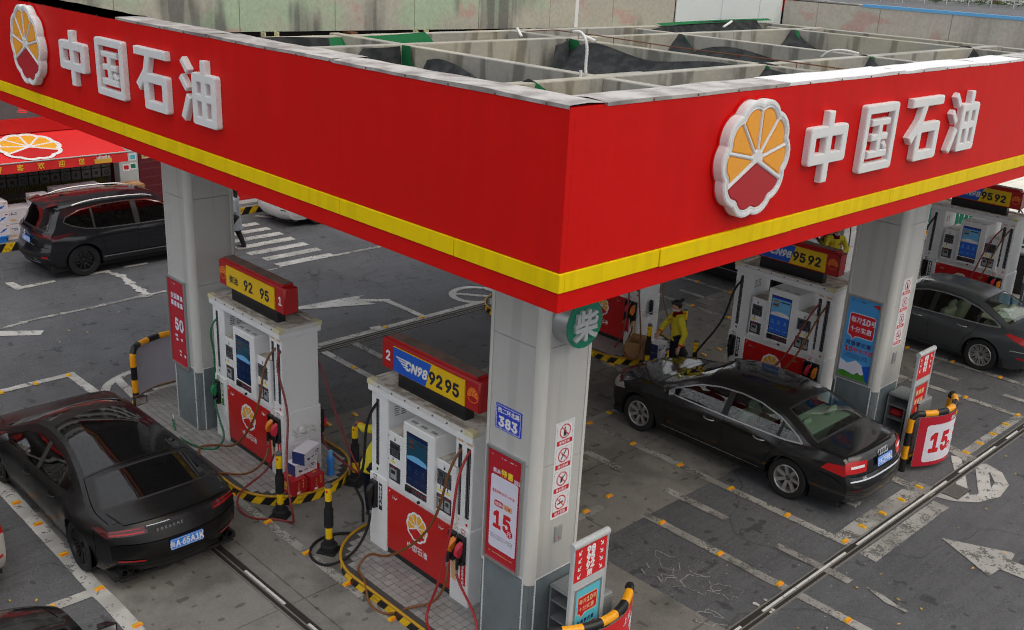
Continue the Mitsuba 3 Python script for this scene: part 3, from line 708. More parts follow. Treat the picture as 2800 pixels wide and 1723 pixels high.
def wobble(g, amp=0.012, step=0.25, seed=0):
    """A painted area with a slightly uneven outline."""
    g = g.segmentize(step)
    out = []
    for p in polys(g):
        c = np.array(p.exterior.coords)[:-1]
        o = meshkit.noise(np.c_[c * 3.1, np.zeros(len(c))], seed) - 0.5
        q = meshkit.noise(np.c_[c * 3.1, np.ones(len(c)) * 5], seed + 1) - 0.5
        out.append(Polygon(c + amp * 2 * np.c_[o, q], [i.coords for i in p.interiors]).buffer(0))
    return unary_union(out)


_mk = [0]


def mark(name, g, m='paint', z=None):
    _mk[0] += 1
    ground.add(name, flat(wobble(g, seed=_mk[0]), (0, 0, 0.010 + 0.0004 * (_mk[0] % 8) if z is None else z)), m)


def line(x0, y0, x1, y1, w=0.15, name='lane_line', m='paint', z=None):
    mark(name, LineString([(x0, y0), (x1, y1)]).buffer(w / 2, cap_style=2), m, z)


# lane lines under the canopy and in front of it (x runs along the lanes)
line(-8.05, 10.95, -3.2, 10.95, 0.155, m='oldpaint')
line(-13.5, 10.80, -17.0, 10.80, 0.15)
line(-8.6, 10.62, -8.6, 10.05, 0.13, m='oldpaint')
line(-10.75, 12.60, -5.65, 12.60, 0.15, m='oldpaint')
line(-10.7, 12.66, -10.7, 13.45, 0.14, m='oldpaint')
line(-5.76, 12.55, -5.76, 15.2, 0.30, m='oldpaint', z=0.0145)
line(-7.2, 14.98, -5.5, 14.98, 0.20, m='oldpaint')
line(-5.80, 16.7, -5.80, 19.25, 0.16, m='oldpaint', z=0.0146)
line(-16.0, 19.20, -5.75, 19.20, 0.15, m='oldpaint')
line(-16.0, 20.83, -5.3, 20.83, 0.15, m='oldpaint')
line(-6.9, 17.0, -5.6, 16.75, 0.17, m='oldpaint')
line(-9.9, 14.72, -13.0, 14.95, 0.14, m='oldpaint')
for x0, x1, y in ((-9.95, -9.2, 11.74), (-8.32, -7.18, 11.79), (-6.3, -5.15, 11.76), (-7.85, -7.3, 19.98), (-6.42, -4.9, 19.98), (-14.3, -13.3, 19.96), (-16.2, -15.2, 11.55), (-13.3, -12.2, 11.60)):
    line(x0, y, x1, y, 0.15, 'lane_dash', 'oldpaint')
# the lane of the black coupe on the other side
line(-18.0, 4.13, -6.0, 4.13, 0.20)
line(-18.02, 4.05, -18.02, 6.60, 0.16)
line(-18.02, 6.52, -16.3, 6.54, 0.17)
line(-11.29, 1.2, -11.29, 4.10, 0.17)
line(-12.6, 6.58, -8.4, 6.58, 0.13, m='oldpaint')
# road on the shop side
line(-16.52, 10.9, -16.52, 15.4, 0.17)
mark('arrow_marking', Polygon([(-18.6, 11.86), (-18.02, 13.15), (-18.33, 13.02), (-18.45, 13.2), (-18.5, 12.95)]).buffer(0.10, join_style=2), 'paint')
line(-18.35, 13.05, -17.85, 13.75, 0.18, 'arrow_marking')
line(-17.9, 13.68, -16.5, 13.68, 0.16)
line(-16.60, 12.3, -16.56, 12.55, 0.26, 'paint_patch')
mark('hatched_loop', Point(-17.0, 15.6).buffer(0.62).difference(Point(-17.0, 15.6).buffer(0.46)).intersection(sbox(-18, 14.7, -16.45, 16.6)))
line(-17.4, 15.2, -16.6, 15.9, 0.14, 'hatched_loop')
mark('hatched_loop', affinity.scale(Point(-16.6, 7.55).buffer(1.0), 0.95, 1.0).difference(affinity.scale(Point(-16.6, 7.55).buffer(0.84), 0.95, 1.0)).intersection(sbox(-18, 6.65, -16.3, 8.6)))
line(-17.4, 7.1, -16.4, 7.0, 0.16, 'hatched_loop')
line(-17.5, 7.75, -16.4, 7.5, 0.15, 'hatched_loop')
for k in range(7):                                                      # the zebra crossing, its stripes along y
    x = -25.28 + 0.615 * k
    y0 = 13.0 if k < 5 else 13.09
    mark('zebra_stripe', sbox(x - 0.15, y0, x + 0.15, 14.74))
line(-21.49, 14.7, -21.45, 16.4, 0.14, m='oldpaint')
line(-21.33, 11.3, -21.36, 13.1, 0.06, m='oldpaint')
line(-26.05, 15.13, -25.6, 15.40, 0.16, 'lane_dash')
line(-25.4, 15.43, -24.8, 15.72, 0.14, 'lane_dash')
line(-26.42, 5.0, -26.42, 8.3, 0.12, 'kerb_line', 'oldpaint')
line(-26.42, 15.15, -26.42, 16.3, 0.12, 'kerb_line', 'oldpaint')
mark('bay_corner', Polygon([(-23.95, 7.42), (-23.3, 7.44), (-23.38, 8.36), (-23.52, 8.36), (-23.5, 7.62), (-23.92, 7.6)]))
line(-23.55, 10.04, -23.55, 10.64, 0.13, 'lane_dash')
line(-23.48, 9.15, -23.48, 9.66, 0.13, 'lane_dash')
mark('paint_patch', Polygon([(-20.99, 6.25), (-20.5, 6.98), (-20.28, 6.83), (-20.72, 6.15)]))
crack = LineString([(-21.05, 5.2), (-21.1, 6.34), (-21.25, 7.2), (-21.24, 8.35), (-21.34, 9.4), (-21.36, 10.3)])
mark('sealed_crack', unary_union([crack.buffer(0.045), Point(-21.36, 9.55).buffer(0.16)] + [Point(*crack.interpolate(t).coords[0]).buffer(0.05 + 0.05 * ((i * 7) % 3) / 3) for i, t in enumerate(np.linspace(0.2, 4.8, 17))]), 'oldpaint')
c2 = LineString([(-21.4, 9.6), (-22.2, 9.62), (-22.94, 9.72), (-23.45, 9.55)])
mark('sealed_crack', unary_union([c2.buffer(0.06)] + [Point(*c2.interpolate(t).coords[0]).buffer(0.07 + 0.08 * ((i * 5) % 3) / 3) for i, t in enumerate(np.linspace(0.1, 2.0, 10))]), 'paint')
# arrow and hatched tear drop in the near road
mark('arrow_marking', Polygon([(-4.83, 13.82), (-3.95, 14.28), (-3.90, 14.03), (-2.2, 14.15), (-2.2, 13.76), (-3.93, 13.68), (-3.96, 13.38)]), 'oldpaint')
tear = Polygon([(-5.48, 14.95), (-5.22, 15.05), (-4.93, 15.33), (-4.79, 15.78), (-4.85, 16.27), (-5.10, 16.62), (-5.40, 16.74), (-5.47, 16.6), (-5.2, 16.45), (-5.02, 16.2), (-4.96, 15.8), (-5.06, 15.5), (-5.3, 15.25), (-5.46, 15.18)]).buffer(0.01)
mark('hatched_loop', tear, 'paint')
line(-5.85, 16.6, -5.1, 15.22, 0.17, 'hatched_loop')
line(-5.45, 16.66, -4.93, 15.6, 0.20, 'hatched_loop')
line(-6.0, 16.78, -5.62, 16.62, 0.2, 'hatched_loop', 'oldpaint')
mark('paint_patch', Polygon([(-4.95, 11.82), (-4.72, 11.83), (-4.5, 11.76), (-4.30, 11.74), (-4.33, 11.69), (-4.6, 11.68), (-4.8, 11.76)]), 'oldpaint')
mark('resurfaced_strip', sbox(-5.42, 12.5, -5.16, 14.8), 'oldpaint', 0.006)
RN2 = np.random.default_rng(5)
for k in range(9):                                                     # pale rims of flaked coating
    c = np.array([-7.1 + 0.19 * k + RN2.uniform(-.1, .1), 9.95 + 0.5 * RN2.uniform(-1, 1)])
    a = np.linspace(0, 2 * np.pi, 14)[:-1]
    r = RN2.uniform(0.10, 0.24) * (1 + 0.5 * RN2.uniform(-1, 1, 13))
    ring = Polygon(c + np.c_[np.cos(a) * r, np.sin(a) * r * 0.7]).buffer(0.03)
    mark('flaked_coating', ring.difference(ring.buffer(-0.010)), 'oldpaint')
for k in range(26):                                                    # bits of litter and spilt paint
    x, y = RN2.uniform(-6.5, -4), RN2.uniform(10, 13.2)
    mark('paint_speck', Point(x, y).buffer(RN2.uniform(0.004, 0.014), quad_segs=2), 'paint')
for k in range(7):
    x, y = -5.62 + RN2.uniform(-.18, .18), 10.42 + RN2.uniform(-.1, .1)
    mark('paint_speck', Point(x, y).buffer(RN2.uniform(0.015, 0.05), quad_segs=2), 'paint')
# fallen leaves
leaves = Thing('fallen_leaf_scatter', 'small yellow leaves lying scattered on the asphalt', 'leaves', None, 'stuff')
ms = []
for k in range(60):
    x, y = (RN2.uniform(-22, -15), RN2.uniform(4, 11)) if k < 25 else (RN2.uniform(-12, -9), RN2.uniform(1.5, 4)) if k < 33 else (RN2.uniform(-5.3, -3), RN2.uniform(10, 18))
    a, r = RN2.uniform(0, 6), RN2.uniform(0.018, 0.035)
    c, s = math.cos(a) * r, math.sin(a) * r
    ms.append(trimesh.Trimesh([(x - c, y - s, .018), (x + s * .5, y - c * .5, .024), (x + c, y + s, .02), (x - s * .5, y + c * .5, .03)], [(0, 1, 2), (0, 2, 3)], process=False))
leaves.add(None, cat(ms), 'gold')

plaza = Thing('pavement', 'pale tiled pavement beyond the forecourt', None, None, 'structure')
plaza.add(None, box(-60, 60, 33.5, 75, -0.1, 0.12), 'plaza')


# trench drains: a dark channel, two steel edges and broken cover strips
def drain(label, x0, y0, x1, y1, pieces):
    t = Thing('trench_drain', label, 'drain')
    d = np.array([x1 - x0, y1 - y0])
    L = np.linalg.norm(d)
    M = RZ(math.atan2(d[1], d[0]), (x0, y0, 0))
    t.add('channel', lin(box(0, L, -0.085, 0.085, 0.0, 0.011), M), 'draindark')
    for s in (-0.02, -0.092, 0.085):
        t.add('edge_bar', lin(box(0, L, s, s + 0.018, 0.0, 0.020), M), 'drainsteel')
    rr = np.random.default_rng(int(L * 100))
    x = 0.1
    while x < L and pieces:
        n = rr.uniform(0.25, 0.6)
        if rr.random() < pieces:
            t.add('cover_strip', lin(rbox(x, min(x + n, L), 0.006, 0.042, 0.0, 0.022, 0.004), M), 'offwhite')
        x += n + 0.015
    return t


drain('trench drain with broken white cover strips running across the near road', -5.52, 8.6, -5.55, 22.0, 0.75)
drain('dark trench drain running behind the dispensers on the shop side', -16.25, 10.2, -16.25, 17.5, 0.0)
drain('trench drain emerging from under the black coupe', -15.5, 5.68, -6.5, 5.74, 0.35)
gr = Thing('drain_grate', 'square slotted gully grate beside the hatched tear drop', 'grate')
gr.add('frame', box(-5.47, -5.17, 15.14, 15.62, 0, 0.014), 'draindark')
for k in range(11):
    gr.add('bar', rbox(-5.46, -5.18, 15.155 + k * 0.042, 15.175 + k * 0.042, 0.0, 0.026, 0.003), 'drainsteel')

# road studs
stud_y = mikit.ply(hull_pts([(-.062, -.035, 0), (.062, -.035, 0), (.062, .035, 0), (-.062, .035, 0), (-.05, -.022, .026), (.05, -.022, .026), (.05, .022, .026), (-.05, .022, .026)]), 'mat_stud_yellow')
stud_o = mikit.ply(hull_pts([(-.045, -.0352, .006), (.045, -.0352, .006), (.045, -.033, .006), (-.045, -.033, .006), (-.04, -.0240, .0255), (.04, -.0240, .0255)]), 'mat_stud_orange')


def studs(pts, rot, group, label):
    for x, y in pts:
        t = Thing('road_stud', label, 'road stud', group, None, RZ(rot + math.pi, (x, y, 0.012)))
        t.add('body', stud_y, None)
        t.add('reflector', stud_o, None)


studs([(-10.63, 12.59), (-9.64, 12.58), (-8.66, 12.60), (-7.67, 12.61), (-6.65, 12.60), (-5.71, 12.62)], -1.57, 'studs beside the black saloon', 'yellow road stud with orange reflector on the lane line beside the black saloon')
studs([(-8.73, 10.93), (-7.73, 10.96), (-6.69, 10.94), (-5.74, 10.96), (-4.73, 10.94), (-8.65, 10.32)], -1.57, 'studs along the nearest lane line', 'yellow road stud along the lane line nearest the striped guard rail')
studs([(-5.75, 13.19), (-5.74, 13.79), (-5.75, 14.41), (-5.76, 15.03)], 0, 'studs behind the black saloon', 'yellow road stud in the row behind the black saloon beside the trench drain')
studs([(-5.80, 16.86), (-5.80, 17.41), (-5.80, 17.99), (-5.82, 18.59)], 0, 'studs past the hatched tear drop', 'yellow road stud in the cross row between tear drop and far lane line')
studs([(-14.36, 19.20), (-13.37, 19.21), (-12.36, 19.24), (-8.85, 19.2), (-7.85, 19.21), (-6.84, 19.21), (-5.84, 19.20)], -1.57, 'studs along the lane line before the grey car', 'yellow road stud along the lane line in front of the grey saloon')
studs([(-14.42, 20.83), (-13.41, 20.81), (-8.83, 20.84), (-7.83, 20.84), (-6.82, 20.81)], -1.57, 'studs along the lane line beside the grey car', 'yellow road stud on the lane line running beside the grey saloon')
studs([(-14.02, 4.13), (-13.27, 4.15), (-12.32, 4.12), (-11.29, 4.16), (-10.30, 4.19)], -1.57, 'studs beside the black coupe', 'yellow road stud on the painted line beside the black fastback')
studs([(-11.27, 3.58)], 0, None, 'yellow road stud on the short cross line next to the dark bonnet')
studs([(-17.95, 5.28), (-17.97, 5.88), (-17.99, 6.47)], 0, 'studs ahead of the black coupe', 'yellow road stud on the cross line ahead of the black fastback')
studs([(-12.30, 6.57), (-11.33, 6.59), (-10.33, 6.58), (-9.4, 6.58), (-8.45, 6.58)], -1.57, 'studs before the near islands', 'orange and yellow road stud on the concrete before the near island')
studs([(-11.32, 17.40), (-11.32, 16.87), (-12.17, 14.94), (-10.69, 13.19)], 0, 'studs round the far attendant', 'orange road stud on shaded concrete near the bending attendant')
studs([(-15.13, 10.79), (-14.2, 10.79), (-13.42, 9.59), (-13.40, 9.02), (-16.52, 12.6), (-16.52, 13.6)], 0, 'studs behind the second dispenser', 'yellow road stud on the lane behind the second dispenser')


# ------------------------------------------------------------------ the canopy
XC, YC, XL, YR, ZB, ZT = -5.49, 5.97, -18.75, 26.35, 5.0, 6.714
can = Thing('canopy', 'large red forecourt canopy with a yellow band and open concrete roof grid', 'canopy')
lx = [XL, -17.8, -15.6, -13.37, -10.91, -8.59, -6.8, XC]
ly = [YC, 7.27, 9.48, 11.63, 13.77, 15.95, 18.1, 20.3, 22.4, 24.5, YR]
g = 0.0004
for a, b in zip(lx[:-1], lx[1:]):
    e = 0.0 if b == XC else g
    can.add('fascia_panel', box(a + g, b - e, YC, YC + 0.06, 5.352, ZT - 0.012), 'fascia')
    can.add('yellow_band', rbox(a + 0.004, b - (0 if b == XC else 0.004) + (0.016 if b == XC else 0), YC - 0.016, YC + 0.05, 5.178, 5.345, 0.004), 'fascia_yellow')
    can.add('lower_band', box(a + g, b - e, YC, YC + 0.06, ZB, 5.170), 'fascia')
for i, (a, b) in enumerate(zip(ly[:-1], ly[1:])):
    e = 0.0615 if a == YC else g
    k = 0.012 if i == 1 else 0.0
    can.add('fascia_panel', box(XC - 0.06, XC, a + e, b - g, 5.352, ZT - 0.012), 'fascia')
    can.add('yellow_band', rbox(XC - 0.05, XC + 0.016 + k, a + (0.0515 if a == YC else 0.004), b - 0.004, 5.178, 5.345, 0.004), 'fascia_yellow')
    can.add('lower_band', box(XC - 0.06, XC, a + e, b - g, ZB, 5.170), 'fascia')
can.add('seam_backing', cat(box(XL, XC - 0.01, YC + 0.061, YC + 0.075, ZB + .01, ZT - .05), box(XC - 0.075, XC - 0.061, YC + .08, YR, ZB + .01, ZT - .05)), 'seam')
# capping: uneven sheet, older and greyer near the corner
def cap_sheet(p0, p1, inward, w, z, seed, amp=0.012):
    p0, p1, inward = np.array(p0, float), np.array(p1, float), np.array(inward, float)
    L = np.linalg.norm(p1 - p0)
    n = max(3, int(L / 0.18))
    rows = []
    for i in range(n + 1):
        q = p0 + (p1 - p0) * i / n
        a = (meshkit.fbm(np.array([[q[0] * 1.7, q[1] * 1.7, seed]]), 3)[0] - 0.5) * amp * 2
        b = max(0.0, meshkit.noise(np.array([[q[0] * 0.9, q[1] * 0.9, seed + 9.0]]))[0] - 0.62) * 0.05
        rows.append([np.r_[q - inward * 0.006, z - 0.028 + a * 0.6], np.r_[q - inward * (0.008 + b), z + 0.004 + a + b], np.r_[q + inward * w * 0.5, z + 0.010 - a], np.r_[q + inward * w, z + a * 1.5], np.r_[q + inward * w, z - 0.10]])
    v = np.array(rows).reshape(-1, 3)
    m = 5
    f = [(i * m + k, (i + 1) * m + k, (i + 1) * m + k + 1, i * m + k + 1) for i in range(n) for k in range(m - 1)]
    t = trimesh.Trimesh(v, np.array([(a, b, c) for a, b, c, d in f] + [(a, c, d) for a, b, c, d in f]), process=False)
    return t


for i, (a, b, mt) in enumerate(((XC, -8.7, 'cap'), (-8.7, -11.2, 'cap'), (-11.2, -13.6, 'cap'), (-13.6, -16.2, 'white'), (-16.2, XL, 'white'))):
    can.add('cap_flashing', cap_sheet((a, YC), (b + 0.002, YC), (0, 1), 0.43 + 0.0 * i, ZT + 0.004 + 0.002 * (i % 2), i), mt, 40)
for i, (a, b, mt) in enumerate(((YC + 0.43, 9.1, 'cap'), (9.1, 11.5, 'whitesheet'), (11.5, 13.6, 'whitesheet'), (13.6, 14.9, 'whitesheet'), (14.9, 17.5, 'cap'), (17.5, 22, 'cap'), (22, YR, 'cap'))):
    can.add('cap_flashing', cap_sheet((XC, a), (XC, b - 0.002), (-1, 0), 0.43, ZT + 0.003 + 0.0021 * (i % 2), 20 + i), mt, 40)
for k in range(22):
    x = XC - 0.25 - k * 0.6
    can.add('cap_screw', cyl((x, YC - 0.010, ZT - 0.012), (x, YC - 0.014, ZT - 0.012), 0.010, 6), 'rust')
for k in range(30):
    y = YC + 0.4 + k * 0.62
    can.add('cap_screw', cyl((XC + 0.010, y, ZT - 0.012), (XC + 0.014, y, ZT - 0.012), 0.010, 6), 'rust')


def xl(y):                                                             # the far end is a little out of square
    return -18.62 + (y - 6.0) * 0.1155


far_l = lambda y0, y1, z0, z1, x=0.0, t=0.03: hull_pts([(xl(y) + x + d, y, z) for y in (y0, y1) for z in (z0, z1) for d in (0, -t)])
sx = [6.05, 8.05, 10.35, 12.35, 14.2, 15.85, 17.85, 19.8, 21.9]
for i, (a, b) in enumerate(zip(sx[:-1], sx[1:])):
    can.add('back_panel', far_l(a + 0.006, b - 0.006, 6.02, ZT + 0.55), 'backpanel', label='weathered green back panel of the far fascia')
for a, b, z in ((21.93, 23.6, 5.99), (23.62, 25.1, 5.97), (25.12, 26.05, 5.94)):
    can.add('back_panel', far_l(a, b, z, ZT + 0.55, 0.03), 'white_panel', label='newer white back panel of the far fascia')
can.add('end_fascia', far_l(YC + .1, YR, ZB, ZT - 0.02, -0.30, 0.06), 'fascia')
can.add('end_lining', far_l(YC + .2, 26.2, ZB + .1, 6.4, -0.24, 0.02), 'draindark')  # dark sheet added so the gap under the back panels looks shaded
can.add('far_lining', box(-16.5, XC - .2, 26.24, 26.26, ZB + .1, 6.4), 'draindark')  # same added dark sheet on this side, shade put into the colour
can.add('white_strip', far_l(18.6, 18.7, 6.03, ZT + 0.55, 0.012, 0.01), 'white')
rx = [-16.25, -15.2, -13.4, -11.5, -9.6, -7.7, -5.9]
for a, b in zip(rx[:-1], rx[1:]):
    can.add('back_panel', box(a + 0.006, b - 0.006, 26.1, 26.13, 5.99, ZT - 0.02), 'backpanel', label='pinkish weathered back panel of the right-hand fascia')
can.add('far_fascia', box(XL + 1.5, XC - .08, YR - 0.06, YR, ZB, ZT - 0.02), 'fascia')
can.add('blue_trim', box(-13.9, XC - 0.1, 26.08, 26.2, ZT - 0.03, ZT + 0.045), 'trim_blue')
can.add('far_cap', cap_sheet((-16.3, 26.1), (XC - .1, 26.1), (0, 1), 0.2, ZT + 0.02, 55, 0.03), 'cap', 40)
for y in (10.9, 14.3, 17.2, 19.6):
    can.add('bracket', cat(box(xl(y) + .02, xl(y) + .16, y - .16, y - .13, 5.90, 6.02), box(xl(y) + .02, xl(y) + .16, y + .13, y + .16, 5.90, 6.02), box(xl(y) + .02, xl(y) + .16, y - .13, y + .13, 5.90, 5.93)), 'cream', label='yellowed square bracket under the back panels')
for y in (8.9, 12.7, 15.9, 18.4, 20.7):
    can.add('bracket', box(xl(y) - .2, xl(y) + .12, y - .08, y + .08, 5.92, 6.0), 'rust')
for x in (-12.4, -9.1):
    can.add('bracket', box(x - .12, x + .12, 26.0, 26.2, 5.90, 5.96), 'rust')
# slab, soffit, upstand beams
can.add('roof_slab', hull_pts([(x, y, z) for z in (5.30, 5.42) for x, y in ((-17.6, 6.2), (-5.7, 6.2), (-5.7, 26.1), (-15.6, 26.1))]), 'roofconcrete')
can.add('soffit', hull_pts([(x, y, z) for z in (5.03, 5.06) for x, y in ((-18.4, 6.06), (-5.56, 6.06), (-5.56, 26.25), (-16.1, 26.25))]), 'soffit')
ZBEAM = 6.13
BX, BY = [-14.5, -9.93], [7.55, 11.42, 15.55, 19.15, 23.75]
def beam(x0, x1, y0, y1, z=ZBEAM):
    can.add('roof_beam', rbox(x0, x1, y0, y1, 5.40, z, 0.012), 'roofconcrete')
for y in BY:
    xs = [xl(y) + 1.4] + [x for x in BX] + [-5.62]
    for i in range(len(xs) - 1):
        beam(xs[i] + (0.11 if i else 0), xs[i + 1] - (0.11 if i < len(xs) - 2 else 0), y - 0.10, y + 0.10, ZBEAM - 0.006)
for x in BX:
    beam(x - 0.11, x + 0.11, 6.5, 25.2)
beam(-16.45, -16.2, 8.4, 25.4, 6.10)
beam(-17.15, -16.46, 8.2, 25.4, 6.02)
beam(-16.1, -5.62, 25.22, 25.45, 6.10)
beam(-16.1, -5.62, 25.46, 26.0, 5.98)
for x, y0, y1 in ((-12.2, 11.53, 15.44), (-7.6, 7.66, 11.31)):
    beam(x - 0.09, x + 0.09, y0, y1, 5.75)

# shade cloth draped in the bays
def cloth(pts_top, pts_bot, seed, n=16, m=8, sag=0.10, wr=0.05):
    a, b = spline(pts_top, n), spline(pts_bot, n)
    v = []
    for j in range(m + 1):
        t = j / m
        row = a * (1 - t) + b * t
        row[:, 2] -= sag * math.sin(math.pi * t)
        w = meshkit.fbm(np.c_[row * 3.0 + seed, ], 3, seed) - 0.5
        row = row + w[:, None] * np.array([wr, wr, wr * 0.6]) * (0.3 + math.sin(math.pi * t))
        v.append(row)
    v = np.vstack(v)
    f = []
    for j in range(m):
        for i in range(n - 1):
            p = j * n + i
            f += [(p, p + 1, p + n + 1), (p, p + n + 1, p + n)]
    return trimesh.Trimesh(v, f, process=False)


def tarp(label, top, bot, seed, green=None, **kw):
    t = Thing('shade_cloth', label, 'shade cloth')
    t.add('cloth', cloth(top, bot, seed, **kw), 'tarp', True)
    if green is not None:
        t.add('green_edge', cloth(green[0], green[1], seed + 3, n=10, m=6, sag=0.0, wr=0.04), 'green_net', True)


zb = ZBEAM
tarp('black shade cloth tied at the first beam crossing beside the far left corner', [(-14.38, 11.25, zb - .02), (-14.30, 11.0, zb - .02), (-14.28, 10.4, zb - .02)], [(-14.3, 11.26, 5.5), (-14.2, 10.4, 5.5), (-14.1, 9.4, 5.5)], 1, ([(-14.36, 11.28, zb), (-14.15, 11.29, zb)], [(-14.35, 11.28, 5.5), (-13.95, 11.27, 5.5)]))
tarp('black shade cloth sagging along the first long beam near the red fascia', [(-13.7, 11.29, 5.95), (-12.9, 11.2, 5.98), (-11.5, 11.0, 5.72), (-10.2, 10.9, 5.74), (-9.6, 10.8, 5.55)], [(-13.7, 10.9, 5.46), (-12.5, 10.3, 5.46), (-11.0, 9.9, 5.46), (-10, 9.9, 5.46), (-9.5, 9.9, 5.46)], 2, n=26)
tarp('black shade cloth hung over the stub beam just behind the near corner', [(-10.0, 9.75, 6.0), (-9.93, 9.95, 6.17), (-9.75, 10.0, 5.95)], [(-9.8, 9.1, 5.5), (-9.6, 9.8, 5.46), (-9.2, 10.2, 5.46)], 3, ([(-9.85, 9.95, 6.16), (-9.65, 10.1, 6.0)], [(-9.7, 9.9, 5.5), (-9.3, 10.3, 5.46)]))
tarp('wide black shade cloth covering the middle beam behind the white pipe', [(-14.3, 15.42, 5.9), (-13.6, 15.44, 6.10), (-12.5, 15.44, 5.94), (-11.5, 15.44, 6.0), (-10.1, 15.44, 5.98)], [(-14.3, 14.6, 5.46), (-13.4, 14.2, 5.46), (-12.3, 14.2, 5.46), (-11, 14.4, 5.46), (-10.1, 14.6, 5.46)], 4, ([(-13.6, 14.7, 5.60), (-12.0, 14.6, 5.62), (-10.7, 14.7, 5.6)], [(-13.6, 13.9, 5.47), (-12.0, 13.7, 5.47), (-10.7, 13.9, 5.47)]), n=30)
tarp('black and green shade cloth bunched at the middle beam crossing', [(-14.38, 15.4, zb), (-14.25, 15.3, zb - .02), (-14.2, 14.9, zb - .1)], [(-14.3, 15.42, 5.5), (-13.9, 15.0, 5.46), (-13.8, 14.3, 5.46)], 5, ([(-14.36, 15.43, zb), (-14.1, 15.44, zb - .02)], [(-14.3, 15.43, 5.46), (-13.7, 15.3, 5.46)]))
tarp('black shade cloth hung over the beam end behind the second white flashing', [(-10.1, 15.38, zb - .03), (-9.93, 15.5, zb + .02), (-9.2, 15.44, 6.0), (-8.2, 15.44, 5.9)], [(-10.0, 14.6, 5.46), (-9.5, 14.3, 5.46), (-8.8, 14.2, 5.46), (-8, 14.4, 5.46)], 6, ([(-9.9, 15.44, zb), (-9.75, 15.45, zb - .02)], [(-9.8, 15.4, 5.46), (-9.5, 15.3, 5.46)]), n=22)
tarp('pointed black shade cloth tied to the third long beam near the far corner', [(-14.42, 19.0, zb), (-14.33, 19.03, zb)], [(-14.2, 18.1, 5.5), (-13.2, 18.9, 5.5)], 7, ([(-14.36, 19.04, zb), (-14.28, 19.04, zb - .02)], [(-14.2, 19.0, 5.5), (-13.6, 18.95, 5.5)]))
tarp('low black shade cloth lying along the third long beam', [(-13.9, 19.0, 5.8), (-13.0, 19.03, 5.98), (-12.0, 19.02, 5.86), (-10.6, 19.0, 5.7)], [(-13.9, 18.4, 5.46), (-13, 18.2, 5.46), (-12, 18.2, 5.46), (-10.5, 18.4, 5.46)], 8, n=24)
tarp('black shade cloth with green top at the beam end below the curved pipe', [(-10.05, 18.95, zb), (-9.9, 19.0, zb + .02), (-9.75, 19.0, zb - .05)], [(-9.9, 18.1, 5.46), (-9.2, 18.4, 5.46), (-8.4, 18.9, 5.46)], 9, ([(-10.0, 19.0, zb + .02), (-9.75, 19.04, zb)], [(-9.85, 18.8, 5.85), (-9.6, 18.9, 5.8)]))
tarp('small black shade cloth tied to the last long beam on the left', [(-14.42, 23.6, zb), (-14.3, 23.63, zb - .02)], [(-14.2, 22.5, 5.5), (-12.8, 23.4, 5.5)], 10, ([(-14.36, 23.64, zb), (-14.22, 23.64, zb - .02)], [(-14.2, 23.4, 5.85), (-14.0, 23.5, 5.85)]))
tarp('small black shade cloth at the last beam crossing on the right', [(-10.1, 23.5, zb), (-9.9, 23.64, zb + .03), (-9.8, 23.64, zb - .02)], [(-9.8, 22.6, 5.46), (-9.2, 23.0, 5.46), (-8.8, 23.6, 5.46)], 11, ([(-9.95, 23.62, zb), (-9.85, 23.64, zb)], [(-9.8, 23.4, 5.6), (-9.7, 23.5, 5.6)]))
tarp('low heap of black shade cloth in the last bay on the right', [(-9.0, 23.5, 5.7), (-8.6, 23.6, 5.92), (-7.9, 23.6, 5.75), (-7.4, 23.6, 5.6)], [(-9.0, 23.0, 5.46), (-8.4, 22.8, 5.46), (-7.6, 22.9, 5.46), (-7.3, 23.1, 5.46)], 12)
tarp('long strip of dark cloth along the far left edge beam', [(-16.0, 8.5, 6.12), (-16.05, 9.6, 6.14), (-16.0, 10.9, 6.1)], [(-15.9, 8.5, 5.9), (-15.9, 9.6, 5.86), (-15.9, 11.0, 5.86)], 13, ([(-16.2, 11.0, 6.08), (-16.15, 12.3, 6.10), (-16.1, 13.2, 6.14)], [(-16.0, 11.0, 5.9), (-15.95, 12.3, 5.9), (-15.95, 13.3, 5.95)]), wr=0.03)
tarp('long dark cloth with green upper edge below the white back panels', [(-16.1, 20.2, 6.05), (-16.2, 22.0, 6.16), (-16.1, 24.6, 6.20)], [(-15.9, 20.2, 5.9), (-15.9, 22.0, 5.9), (-15.8, 24.8, 5.95)], 14, ([(-16.3, 20.6, 6.16), (-16.3, 22.8, 6.20), (-16.2, 25.3, 6.22)], [(-16.12, 20.6, 6.12), (-16.15, 22.8, 6.15), (-16.05, 25.3, 6.18)]), wr=0.03, n=30)
# twigs and leaf litter in the middle bay
lit = []
for k in range(420):
    x, y = RN2.uniform(-14.2, -10.2), RN2.uniform(11.7, 15.2)
    if RN2.random() > math.exp(-((x + 12.9) ** 2 + (y - 13.9) ** 2) / 1.6):
        continue
    a, l = RN2.uniform(0, 6.3), RN2.uniform(0.05, 0.22)
    lit.append(tube([(x, y, 5.43), (x + l * math.cos(a), y + l * math.sin(a), 5.43 + RN2.uniform(0, .05))], [0.010, 0.006], 4, False))
lt = Thing('twig_litter', 'dead twigs and leaf litter heaped on the roof slab', 'litter', None, 'stuff')
lt.add(None, cat(lit), 'darkgrey')
# loose pipes and a conduit on the roof
def pipe(name, label, pts, r=0.022, m='pipe_white', n=24):
    thing1(name, tube(spline(pts, n), r, 8), 'mat_' + m if False else m, label, 'pipe', smooth=True)


